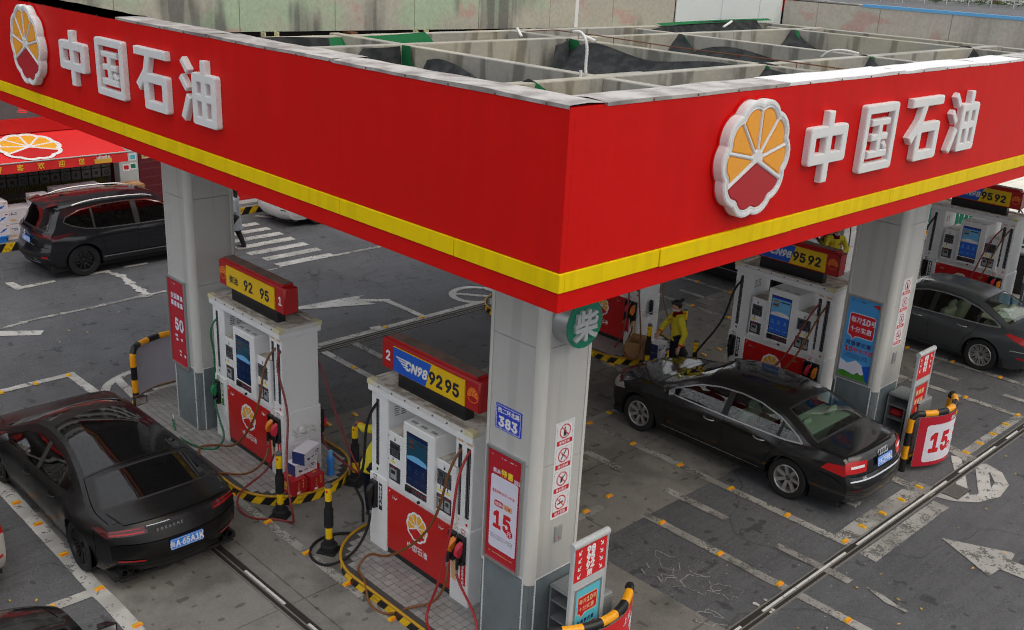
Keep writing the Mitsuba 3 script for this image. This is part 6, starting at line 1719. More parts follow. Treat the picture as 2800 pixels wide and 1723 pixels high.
hose(P6, 'hose', [(-12.3, 24.0, 2.2), (-12.1, 23.8, 1.7), (-12.0, 23.7, 1.1), (-12.1, 23.7, .5), (-12.3, 23.85, .6)], 'hose_brown', n=40)

# things standing on the islands
def carton(label, x, y, z, w, d, h, rot, m, deco=None, group=None):
    t = Thing('carton', label, 'box', group, None, RZ(rot, (x, y, z)))
    t.add('box', rbox(-w / 2, w / 2, -d / 2, d / 2, 0, h, .004), m)
    B = Board(t, (-w / 2, -d / 2, 0), (1, 0, 0))
    E = Board(t, (w / 2, -d / 2, 0), (0, 1, 0))
    if deco:
        deco(t, B, E, w, d, h)
    return t


def deco_red(t, B, E, w, d, h):
    B.put('character', affinity.translate(text('贡', h * .62, .02, center=True), w * .5, h * .5), 'gold', .001)
    E.put('lettering', unary_union([blocks(d * .35, h * .75, d * .12, .012, 1, RP, 1, 5, .03), blocks(d * .7, h * .8, d * .1, .03, 1, RP, 1, 3, .05)]), 'gold', .001)
    E.put('label', sbox(d * .25, h * .08, d * .5, h * .22), 'whitesheet', .001)
    t.add('top_print', flat(unary_union([sbox(w * .3, d * .3, w * .5, d * .4), sbox(w * .6, d * .45, w * .68, d * .7)]), (-w / 2, -d / 2, h), (1, 0, 0), (0, 1, 0), .001), 'gold')


def deco_milk(t, B, E, w, d, h):
    E.put('cow_print', unary_union([affinity.scale(Point(d * .24, h * .36).buffer(h * .11), 1.6, .8), affinity.scale(Point(d * .17, h * .43).buffer(h * .07), 1.0, 1.0), blocks(d * .42, h * .3, d * .16, h * .12, 3, RP, 1)]), 'ink_navy', .001)
    ring = affinity.scale(Point(d * .78, h * .48).buffer(h * .26), 1.15, .9)
    E.put('ring_print', unary_union([ring.difference(ring.buffer(-h * .035)), blocks(d * .70, h * .45, d * .16, h * .1, 3, RP, 1, 2, -h * .14)]), 'ink_navy', .001)
    E.put('small_print', sbox(d * .85, h * .06, d * .93, h * .09), 'ink_red', .001)
    t.add('end_panel', flat(sbox(.003, .003, w - .003, h - .003), (-w / 2, -d / 2, 0), (1, 0, 0), (0, 0, 1), .001), 'carton_navy')


deco_plain = lambda t, B, E, w, d, h: (B.put('tape', sbox(w * .45, 0, w * .55, h), 'poster_tan', .001), E.put('print', blocks(d * .2, h * .6, d * .5, h * .05, 6, RP, .9, 3), 'ink_grey', .001))
carton('red gift carton with a gold character standing at the island front', -11.66, 7.22, .151, .34, .24, .25, .08, 'carton_red', deco_red)
carton('plain side of a red gift carton against the first dispenser end', -11.86, 7.62, .151, .26, .22, .24, .05, 'carton_red')
carton('red gift carton behind the one with the gold character', -11.60, 7.50, .151, .30, .24, .25, .08, 'carton_red', deco_red)
carton('white milk carton with a navy end resting on the red cartons', -11.70, 7.40, .402, .22, .40, .19, .10, 'carton_white', deco_milk)
carton('white milk carton lying askew on top of the pile', -11.66, 7.46, .594, .22, .42, .20, .42, 'carton_white', deco_milk)
t = Thing('water_bottle', 'blue plastic bottle standing behind the pile of cartons', 'bottle', M=RZ(0, (-11.72, 7.92, .151)))
t.add('body', lathe([(0, 0), (.055, 0), (.06, .02), (.05, .14), (.062, .24), (.055, .30), (.03, .33), (0, .33)], 18), 'bottle_blue', 40)
t.add('cap', lathe([(0, .33), (.034, .33), (.034, .40), (0, .40)], 14), 'trim_blue', 30)
t = Thing('carton', 'open brown cardboard carton beside the hidden dispenser', 'box', M=RZ(.35, (-11.95, 15.42, .151)))
t.add('walls', prism(sbox(-.2, -.16, .2, .16).difference(sbox(-.192, -.152, .192, .152)), .33), 'kraft')
t.add('base', box(-.19, .19, -.15, .15, 0, .02), 'kraft')
t.add('flap', hull_pts([(-.2, .16, .33), (.2, .16, .33), (.2, .27, .37), (-.2, .27, .37), (-.2, .165, .325), (.2, .165, .325)]), 'kraft')
carton('white milk carton in front of the open brown carton, lower one', -11.58, 15.62, .151, .20, .30, .18, .12, 'carton_white', deco_milk)
carton('white milk carton stacked on another beside the attendant with a bun', -11.58, 15.62, .332, .20, .30, .18, .10, 'carton_white', deco_milk)
t = Thing('litter_bin', 'yellow and grey bin standing behind the second dispenser nozzle', 'bin')
t.add('body', rbox(-10.06, -9.90, 7.42, 7.85, .15, .66, .02), 'yellow_bin')
t.add('lid', rbox(-10.08, -9.88, 7.40, 7.87, .66, .76, .03), 'grey')
t.add('foot', rbox(-10.065, -9.895, 7.415, 7.855, .145, .24, .01), 'grey')


# ------------------------------------------------------------------ vehicles
from scipy.interpolate import PchipInterpolator


def cells(g, dx, dy):
    """Cuts an area into small pieces along a grid, so that it can be bent."""
    x0, y0, x1, y1 = g.bounds
    ix = np.arange(math.floor(x0 / dx), math.ceil(x1 / dx))
    iy = np.arange(math.floor(y0 / dy), math.ceil(y1 / dy))
    X, Y = [a.ravel() for a in np.meshgrid(ix * dx, iy * dy)]
    bx = shapely.box(X, Y, X + dx, Y + dy)
    shapely.prepare(g)
    hit = shapely.intersects(g, bx)
    bx = bx[hit]
    inside = shapely.contains(g, bx)
    vs, fs, k = [], [], 0
    b = shapely.bounds(bx[inside])
    if len(b):
        q = np.stack([b[:, [0, 1]], b[:, [2, 1]], b[:, [2, 3]], b[:, [0, 3]]], 1).reshape(-1, 2)
        n = np.arange(len(b)) * 4
        vs.append(q)
        fs.append(np.vstack([np.c_[n, n + 1, n + 2], np.c_[n, n + 2, n + 3]]))
        k = len(q)
    for c in shapely.intersection(g, bx[~inside]):
        m = flat(c)
        if m is not None:
            vs.append(m.vertices[:, :2])
            fs.append(m.faces + k)
            k += len(m.vertices)
    return np.vstack(vs), np.vstack(fs)


class Shell:
    def __init__(s, spec):
        s.sp = spec
        s.L, s.Wd = spec['L'], spec['W'] / 2
        C, E = np.array(spec['C'], float), np.array(spec['E'], float)
        s.u = np.r_[0, np.cumsum(np.linalg.norm(np.diff(C, axis=0), axis=1))]
        s.fc, s.fe = PchipInterpolator(s.u, C), PchipInterpolator(s.u, E)
        s.fz = PchipInterpolator(*np.array(spec['zprof'], float).T)
        s.fx = PchipInterpolator(*np.array(spec['plan'], float).T)
        s.p = spec.get('pow', 3.0)
        us = s.u[-1]
        s.grid = us / round(us / 0.085)
        s.ss = np.arange(0, round(us / s.grid) + 1) * s.grid
        e = s.fe(s.ss)
        s.outline = Polygon(np.vstack([e]))
        s.R = spec['R']
        arch = unary_union([Point(x, s.R).buffer(s.R + spec.get('archgap', .055), quad_segs=14) for x in spec['axles']] + [sbox(x - s.R - .055, -1, x + s.R + .055, s.R * .4) for x in spec['axles']])
        s.arch = arch
        s.side = s.outline.difference(arch)
        s.strip = sbox(0, -1, us, 1)

    def W(s, x, z):
        w = s.Wd * s.fz(np.clip(z, s.fz.x[0], s.fz.x[-1])) * s.fx(np.clip(x, s.fx.x[0], s.fx.x[-1]))
        for a in s.sp['axles']:
            w = w + s.sp.get('bulge', .02) * np.exp(-((x - a) / .40) ** 2 - ((z - s.sp.get('bulge_z', .66)) / .20) ** 2)
        return w

    def side_pt(s, q, off):
        x, z = q[:, 0], q[:, 1]
        y = s.W(x, z)
        e = 1e-3
        n = np.c_[-(s.W(x + e, z) - y) / e, np.ones(len(x)), -(s.W(x, z + e) - y) / e]
        n /= np.linalg.norm(n, axis=1, keepdims=True)
        return np.c_[x, y, z] + n * off

    def raw(s, u, t):
        c, e = s.fc(u), s.fe(u)
        g = (np.abs(t) ** s.p)[:, None]
        p = c + (e - c) * g
        return np.c_[p[:, 0], s.W(e[:, 0], e[:, 1]) * t, p[:, 1]]

    def strip_pt(s, q, off):
        u, t = np.clip(q[:, 0], 0, s.u[-1]), q[:, 1]
        p = s.raw(u, t)
        if off:
            e = 2e-3
            a = s.raw(np.clip(u + e, 0, s.u[-1]), t) - s.raw(np.clip(u - e, 0, s.u[-1]), t)
            b = s.raw(u, np.clip(t + e, -1, 1)) - s.raw(u, np.clip(t - e, -1, 1))
            n = np.cross(a, b)
            n /= np.linalg.norm(n, axis=1, keepdims=True) + 1e-12
            p = p + n * off
        return p

    def mesh(s, kind, g, off=0.0, sides=(1, -1)):
        if kind == 'strip':
            v, f = cells(g, s.grid, 0.125)
            return trimesh.Trimesh(s.strip_pt(v, off), f, process=False)
        v, f = cells(g, .085, .07)
        m = trimesh.Trimesh(s.side_pt(v, off), f[:, ::-1], process=False)
        out = []
        for d in sides:
            k = m.copy()
            if d < 0:
                k.vertices = k.vertices * [1, -1, 1]
                k.faces = k.faces[:, ::-1]
            out.append(k)
        return cat(out)

    def S(s, i):
        """Arc length of the control point number i (a fraction lies between two)."""
        k = int(math.floor(i))
        return s.u[-1] if k >= len(s.u) - 1 else s.u[k] + (s.u[k + 1] - s.u[k]) * (i - k)

    def quad(s, i0, i1, t0, t1, t0b=None, t1b=None):
        """A patch of the strip between control points i0 and i1, its width t0..t1 at i0 and t0b..t1b at i1."""
        a, b = s.S(i0), s.S(i1)
        return Polygon([(a, t0), (a, t1), (b, t1 if t1b is None else t1b), (b, t0 if t0b is None else t0b)])


def weld(m):
    m = trimesh.Trimesh(m.vertices, m.faces, process=False)
    m.merge_vertices(digits_vertex=4)
    m.update_faces(m.nondegenerate_faces())
    return m


def wheel_meshes(R, w, rr, style):
    tyre = lathe([(rr, -w * .42), (rr + .01, -w * .48), (R - .03, -w * .5), (R - .006, -w * .42), (R, -w * .30), (R, w * .30), (R - .006, w * .42), (R - .03, w * .5), (rr + .01, w * .48), (rr, w * .42)], 40, 'y')
    barrel = lathe([(rr - .012, -w * .40), (rr + .002, -w * .44), (rr + .004, w * .45), (rr - .006, w * .47), (rr - .016, w * .44), (rr - .024, w * .30), (rr - .030, -w * .2), (rr - .030, -w * .38)], 40, 'y')
    ms = [barrel]
    n, k, sw, fw = {'seven': (7, 1, .036, .030), 'turbine': (10, 2, .010, .012), 'multi': (10, 2, .011, .010), 'five': (5, 2, .020, .016)}[style]
    f = -w * .42
    for i in range(n):
        for j in range(k):
            a = 2 * np.pi * i / n + (0 if k == 1 else (j - .5) * (.30 if n > 6 else .34))
            b = 2 * np.pi * i / n + (0 if k == 1 else (j - .5) * (.42 if n > 6 else .80))
            pts = []
            for r, an, ww, y0 in ((.045, a, sw if k > 1 else sw * .8, f + .035), (rr * .55, (a + b) / 2, sw * .9, f + .018), (rr - .014, b, fw if k > 1 else fw * 1.1, f + .004)):
                d, e = np.array([math.cos(an), math.sin(an)]), np.array([-math.sin(an), math.cos(an)])
                pts.append([(*(d * r + e * ww * q), y) for q, y in ((-1, y0 + .03), (-.8, y0), (.8, y0), (1, y0 + .03))])
            for p, q in zip(pts[:-1], pts[1:]):
                ms.append(hull_pts([(x, y, z) for x, z, y in p + q]))
    ms.append(lathe([(0, f + .018), (.030, f + .018), (.055, f + .030), (.060, f + .07), (0, f + .07)], 20, 'y'))
    flip = lambda m: trimesh.Trimesh(m.vertices * [1, 1, 1], m.faces, process=False)
    disc = lathe([(0, f + .085), (rr - .03, f + .085), (rr - .03, f + .11), (0, f + .11)], 30, 'y')
    hub = lathe([(0, f + .012), (.024, f + .012), (.026, f + .02), (0, f + .02)], 16, 'y')
    # lathe about y: outer face must look to -y
    fixw = lambda m: (m.invert() or m) if m.volume < 0 else m
    return fixw(tyre), cat(*[fixw(m) for m in ms]), fixw(disc), fixw(hub)


def make_car(label, category, spec, M, paint, glass, rim='rim_silver', style='seven', seat='seat_black', name='car', rear_glass=None, roof_glass=False):
    """M places a frame with x from the rear bumper forward, y to the left."""
    sh = Shell(spec)
    t = Thing(name, label, category, None, None, M)
    L, R = sh.L, sh.R
    rg = rear_glass or glass
    dlo = Polygon(spec['dlo']).buffer(.012).buffer(-.012)
    posts = unary_union([Polygon([(a - w / 2 + k, .5), (a + w / 2 + k, .5), (a + w / 2 - k, 2.2), (a - w / 2 - k, 2.2)]) for a, w, k in spec['posts']])
    panes = dlo.difference(posts)
    ws = sh.quad(spec['ws'][0], spec['ws'][1], -.86, .86, -.90, .90).buffer(.02).buffer(-.02)
    rw = sh.quad(spec['rw'][0], spec['rw'][1], -.86, .86, -.80, .80).buffer(.02).buffer(-.02)
    gap = .0045
    doors = [LineString(q) for q in spec.get('doors', [])]
    side_gaps = unary_union([d.buffer(gap, cap_style=2) for d in doors]) if doors else Polygon()
    side_paint = sh.side.difference(dlo).difference(side_gaps)
    low = sbox(-1, -1, L + 1, spec.get('sill', .30))
    plast = spec.get('plastic')
    strip_paint = sh.strip.difference(ws).difference(rw)
    for i0, i1, a, b, a2, b2 in spec.get('strip_gaps', []):
        strip_paint = strip_paint.difference(LineString([(sh.S(i0), a), (sh.S(i1), a2)]).buffer(.006, cap_style=2)).difference(LineString([(sh.S(i0), -a), (sh.S(i1), -a2)]).buffer(.006, cap_style=2))
    for i, a in spec.get('cross_gaps', []):
        strip_paint = strip_paint.difference(LineString([(sh.S(i), -a), (sh.S(i), a)]).buffer(.005, cap_style=2))
    rp = None
    if roof_glass:
        rp = sh.quad(*roof_glass, -.90, .90, -.90, .90).buffer(.02).buffer(-.02)
        strip_paint = strip_paint.difference(rp)
    body = weld(cat(sh.mesh('side', side_paint), sh.mesh('strip', strip_paint)))
    t.add('body', body, paint, 38)
    if rp is not None:
        t.add('roof_glass', weld(sh.mesh('strip', rp, -.001)), 'glass_black', True)
    # windows
    for k, p in enumerate(sorted(polys(panes), key=lambda q: -q.centroid.x)):
        if p.area < .004:
            continue
        for d in (1, -1):
            t.add('side_window', weld(sh.mesh('side', p.buffer(-.001), -.006, (d,))), glass, True)
    frame_ = dlo.intersection(posts)
    if frame_.area > 0:
        t.add('window_post', weld(sh.mesh('side', frame_, -.002)), 'carplastic', True)
    tm = spec.get('trim')
    if tm:
        ring = dlo.buffer(.020 if tm == 'chrome' else .016).difference(dlo.buffer(-.004)).intersection(sh.outline.buffer(-.01))
        t.add('window_trim', weld(sh.mesh('side', ring, .005)), tm, 30)
    t.add('windscreen', weld(sh.mesh('strip', ws, -.003)), glass, True)
    t.add('rear_window', weld(sh.mesh('strip', rw, -.003)), rg, True)
    for nm, g in (('windscreen', ws), ('rear_window', rw)):
        t.add(nm + '__border', weld(sh.mesh('strip', g.difference(g.buffer(-.035)), -.0015)), 'carplastic', True)
    # lamps and other pieces laid into the skin
    for part, m, pieces in spec.get('pieces', []):
        ms = []
        for kind, pts, off, *sd in pieces:
            g = Polygon(pts) if kind == 'side' else Polygon([(sh.S(a), b) for a, b in pts])
            g = g.buffer(.010).buffer(-.010) if g.area > .002 else g
            if kind == 'side':
                g = g.intersection(sh.side)
            ms.append((sh.mesh(kind, g, off, tuple(sd[0]) if sd else (1, -1)), kind))
            if kind == 'strip' and (not sd or -1 in sd[0]):
                g2 = affinity.scale(g, 1, -1, origin=(0, 0))
                if g2.symmetric_difference(g).area > 1e-4:
                    ms.append((sh.mesh('strip', g2, off), kind))
        if spec.get('split', True) and len(ms) and part in ('tail_lamp', 'head_lamp', 'reflector', 'sill_strip', 'sill', 'mud_flap', 'lower_crease'):
            whole = weld(cat(*[a for a, _ in ms]))
            for d in (1, -1):
                sel = whole.triangles_center[:, 1] * d > 0
                if sel.any():
                    t.add(part, whole.submesh([np.nonzero(sel)[0]], append=True), m, 40)
        else:
            t.add(part, weld(cat(*[a for a, _ in ms])), m, 40)
    # dark structure inside: floor, bulkheads, wheel houses
    zf = spec.get('floor', .26)
    inn = [box(.30, L - .35, -sh.Wd * .86, sh.Wd * .86, .17, zf)]
    for x in spec['axles']:
        a = np.linspace(-.35, np.pi + .35, 20)
        Ra = R + spec.get('archgap', .055) + .004
        for d in (1, -1):
            v, f = [], []
            for q in a:
                for y in (sh.Wd * .97, sh.Wd * .55):
                    v.append((x + Ra * math.cos(q), d * min(y, float(sh.W(np.array([x]), np.array([.6]))[0]) - .012), R + Ra * math.sin(q)))
            for i in range(len(a) - 1):
                f += [(2 * i, 2 * i + 1, 2 * i + 3), (2 * i, 2 * i + 3, 2 * i + 2)]
            c = len(v)
            v.append((x, d * sh.Wd * .55, R))
            for i in range(len(a) - 1):
                f.append((2 * i + 1, c, 2 * i + 3))
            mm = trimesh.Trimesh(v, f + [q[::-1] for q in f], process=False)
            inn.append(mm)
    xd = spec['dash']
    zb = spec['belt']
    inn.append(hull_pts([(xd, y, z) for y in (-sh.Wd * .8, sh.Wd * .8) for z in (.3, zb - .08)] + [(xd + .45, y, z) for y in (-sh.Wd * .75, sh.Wd * .75) for z in (.3, zb - .03)]))
    t.add('chassis', cat(*inn), 'carinner')
    t.add('underside', cat(box(.25, L - .3, -sh.Wd * .80, sh.Wd * .80, .165, .20)), 'carinner')
    # cabin
    sz = spec.get('seat_z', .28)
    for x, n in spec['seats']:
        for y in ((-.40, .40) if n == 2 else (0,)):
            w = .26 if n == 2 else .66
            s = cat(rbox(x, x + .50, y - w, y + w, sz, sz + .22, .06), lin(rbox(-.09, .09, y - w, y + w, 0, .60, .06), trimesh.transformations.translation_matrix((x, 0, sz + .16)) @ trimesh.transformations.rotation_matrix(-.30, (0, 1, 0))))
            heads = [y] if n == 2 else [-.38, .38]
            hd = [lin(rbox(-.05, .05, q - .13, q + .13, .60, .79, .05), trimesh.transformations.translation_matrix((x, 0, sz + .16)) @ trimesh.transformations.rotation_matrix(-.30, (0, 1, 0))) for q in heads]
            t.add('seat', cat(s, *hd), seat, 40)
    wx, wy, wz = xd - .12, .38, zb - .06
    a = np.linspace(0, 2 * np.pi, 25)
    t.add('steering_wheel', cat(tube(np.c_[wx - .06 * np.sin(a), wy + .185 * np.cos(a), wz + .175 * np.sin(a)], .016, 8, False), rbox(wx - .03, wx + .02, wy - .09, wy + .09, wz - .06, wz + .05, .02), rbox(wx, wx + .2, wy - .03, wy + .03, wz - .05, wz, .01)), 'carplastic', 40)
    if spec.get('shelf'):
        x0, x1, z = spec['shelf']
        t.add('parcel_shelf', box(x0, x1, -sh.Wd * .68, sh.Wd * .68, z - .02, z), seat)
    for d in (1, -1):
        t.add('door_card', weld(sh.mesh('side', sh.side.intersection(sbox(spec['cab'][0], .3, spec['cab'][1], zb - .02)).difference(sh.arch.buffer(.05)), -.06, (d,))), 'carinner')
    # wheels
    tyre, rimm, disc, hub = wheel_meshes(R, spec.get('tyre_w', .225), spec['rim_r'], style)
    for x in spec['axles']:
        for d in (1, -1):
            y = d * (float(sh.W(np.array([x]), np.array([R]))[0]) - spec.get('tyre_w', .225) / 2 + .004)
            A = RZ(math.pi if d > 0 else 0, (x, y, R))
            A = RZ(math.pi, (x, y, R)) if d > 0 else RZ(0, (x, y, R))
            k = t.add('wheel__tyre', tyre, 'tyre', 30, M=A)
            t.add('wheel__rim', rimm, rim, 30, M=A)
            t.add('wheel__brake', disc, 'darkgrey', 30, M=A)
            t.add('wheel__hub_cap', hub, 'aluminium', 30, M=A)
    # mirrors, handles
    if 'mirror' in spec:
        mx, mz = spec['mirror']
        for d in (1, -1):
            y = float(sh.W(np.array([mx]), np.array([mz - .05]))[0])
            shell = hull_pts([(mx + dx, d * (y + dy), mz + dz) for dx, dy, dz in ((-.05, .04, -.05), (-.05, .24, -.03), (-.05, .24, .09), (-.05, .05, .10), (.06, .07, -.03), (.06, .20, -.01), (.07, .18, .07), (.07, .08, .08), (.02, .26, .03), (.09, .13, .03))])
            t.add('mirror', cat(shell, hull_pts([(mx - .02 + dx, d * (y + dy), mz - .06 + dz) for dx in (0, .06) for dy, dz in ((-.02, -.02), (-.02, .02), (.10, .03), (.10, .05))])), spec.get('mirror_mat', paint), 40)
            t.add('mirror__glass', hull_pts([(mx - .052, d * (y + dy), mz + dz) for dy, dz in ((.055, -.04), (.225, -.022), (.225, .078), (.06, .088))] + [(mx - .054, d * (y + .14), mz + .02)]), 'chrome')
    for x, z in spec.get('handles', []):
        for d in (1, -1):
            y = float(sh.W(np.array([x]), np.array([z]))[0])
            t.add('door_handle', cat(tube(spline([(x - .10, d * (y - .002), z), (x - .07, d * (y + .028), z + .002), (x + .07, d * (y + .028), z + .006), (x + .10, d * (y - .002), z + .008)], 10), .012, 8)), spec.get('handle_mat', paint), 40)
    return t, sh


def number_plate(t, x, z, tilt, s, w=.44, h=.14, sq=.8):
    """On the rear: reads from behind."""
    u = np.array((0, -1.0, 0))
    v = np.array((math.sin(tilt), 0, math.cos(tilt)))
    o = np.array((x, w / 2, z)) - v * h / 2
    t.add('number_plate', prism(rrect(0, w, 0, h, .01), .008, o, u, v), 'plate_car')
    t.add('number_plate__border', flat(rrect(.006, w - .006, .006, h - .006, .01).difference(rrect(.011, w - .011, .011, h - .011, .008)), o, u, v, .0092), 'whitesheet')
    g = text(s, .088, .012, gap=.06, squeeze=sq)
    b = g.bounds
    t.add('number_plate__lettering', flat(affinity.translate(g, (w - (b[2] - b[0])) / 2 - b[0], (h - .088) / 2 + .004), o, u, v, .0092), 'whitesheet')


mat('plate_car', (0.02, 0.20, 0.72), 0.35)
ZP = [(.15, .90), (.30, .955), (.50, .995), (.72, 1.0), (.86, .975), (.98, .925), (1.15, .83), (1.30, .745), (1.42, .665), (1.55, .60)]

# the black saloon
SALOON = dict(
    L=5.035, W=1.855, R=.332, rim_r=.222, axles=[1.13, 4.075], tyre_w=.235, floor=.27, belt=.97, dash=3.30, seat_z=.27, cab=(1.3, 3.9), bulge=.016,
    C=[(.16, .20), (.05, .30), (.0, .45), (.0, .58), (.05, .68), (.07, .76), (.10, .90), (.13, .985), (.19, 1.015), (.45, 1.035), (.70, 1.05), (1.05, 1.215), (1.45, 1.375), (1.9, 1.445), (2.4, 1.455), (2.85, 1.42), (3.25, 1.26), (3.70, 1.045), (3.85, 1.0), (4.3, .945), (4.65, .87), (4.86, .78), (4.97, .66), (5.02, .52), (5.03, .38), (4.96, .22), (4.85, .20)],
    E=[(.42, .20), (.24, .30), (.17, .45), (.17, .58), (.21, .68), (.23, .76), (.26, .88), (.29, .945), (.34, .965), (.52, .980), (.76, .99), (1.12, 1.135), (1.50, 1.285), (1.92, 1.365), (2.38, 1.375), (2.80, 1.345), (3.20, 1.20), (3.68, .985), (3.82, .955), (4.20, .90), (4.45, .82), (4.58, .74), (4.66, .64), (4.70, .52), (4.71, .38), (4.68, .22), (4.60, .20)],
    zprof=ZP, plan=[(0, .86), (.4, .93), (.9, .985), (1.6, 1.0), (3.3, 1.0), (4.0, .985), (4.4, .94), (4.75, .84)],
    dlo=[(3.50, .965), (3.30, 1.075), (2.95, 1.225), (2.60, 1.295), (2.2, 1.318), (1.85, 1.300), (1.45, 1.215), (1.08, 1.055), (.98, .985), (1.25, .955), (2.2, .94), (3.3, .945)],
    posts=[(2.36, .11, .03), (1.36, .05, .05)], ws=(15.15, 17.7), rw=(10.15, 11.9), trim='aluminium',
    doors=[[(3.52, .94), (3.50, .60), (3.42, .30)], [(2.36, .94), (2.36, .60), (2.34, .28)], [(1.30, .94), (1.36, .80), (1.50, .62), (1.58, .40)], [(3.42, .305), (1.58, .305)], [(4.46, .80), (4.38, .72), (4.36, .70)], [(.62, .70), (.40, .66), (.26, .60)]],
    strip_gaps=[(6.5, 9.8, .93, .93, .93, .93), (18.5, 21.2, .88, .88, .80, .80)], cross_gaps=[(18.2, .9), (21.3, .8), (4.4, .9)],
    handles=[(2.62, .80), (1.68, .82)], handle_mat='aluminium', mirror=(3.38, 1.02), shelf=(1.0, 1.5, 1.035),
    seats=[(2.35, 2), (1.42, 1)],
    pieces=[('tail_lamp', 'lamp_red', [('strip', [(5.0, .55), (5.0, 1.0), (6.55, 1.0), (6.7, .88), (6.3, .52)], .006, (1, -1)), ('side', [(.15, .72), (.60, .76), (.52, .86), (.25, .89)], .006)]),
            ('lamp_bar', 'whitesheet', [('strip', [(5.55, .60), (5.55, .90), (5.85, .90), (5.85, .60)], .009, (1, -1))]),
            ('head_lamp', 'lamp_clear', [('side', [(4.72, .62), (4.40, .70), (4.46, .80), (4.62, .72)], .005), ('strip', [(20.9, .72), (20.9, 1.0), (22.1, 1.0), (22.3, .75)], .005, (1, -1))]),
            ('bumper_strip', 'chrome', [('strip', [(3.55, -.93), (3.55, .93), (3.75, .93), (3.75, -.93)], .010)]),
            ('sill_strip', 'chrome', [('side', [(1.62, .335), (3.55, .335), (3.55, .348), (1.62, .348)], .008)]),
            ('sill', 'carplastic', [('side', [(1.55, .19), (3.65, .19), (3.65, .24), (1.55, .24)], .004)]),
            ('reflector', 'lamp_dark', [('strip', [(2.3, .70), (2.3, .92), (2.5, .92), (2.5, .70)], .006, (1, -1))])])
A6 = RZ(math.pi, (-5.86, 13.91, 0))
t, sh = make_car('black executive saloon with silver wheels stopped in the middle lane', 'car', SALOON, A6, 'carpaint_black', 'mat_glass', seat='seat_pale')
number_plate(t, .055, .845, .20, '苏K·299BJ')
a = np.linspace(0, 2 * np.pi, 25)
t.add('ring_emblem', cat(*[tube([(.105 + .2 * (.044 * math.sin(q) - 0.0), .105 - .07 * i + .046 * math.cos(q), .955 + .044 * math.sin(q)) for q in a], .007, 6, False) for i in range(4)]), 'chrome', True)
t.add('model_badge', flat(text('A6L', .035, .01, gap=.2), (.055, .62, .70), (0, -1, 0), (.2, 0, 1), .012), 'chrome' if False else 'whitesheet')
t.add('exhaust', cat(*[cyl((.10, y, .22), (.30, y, .22), .035, 14) for y in (.48, .58)]), 'steel', 40)

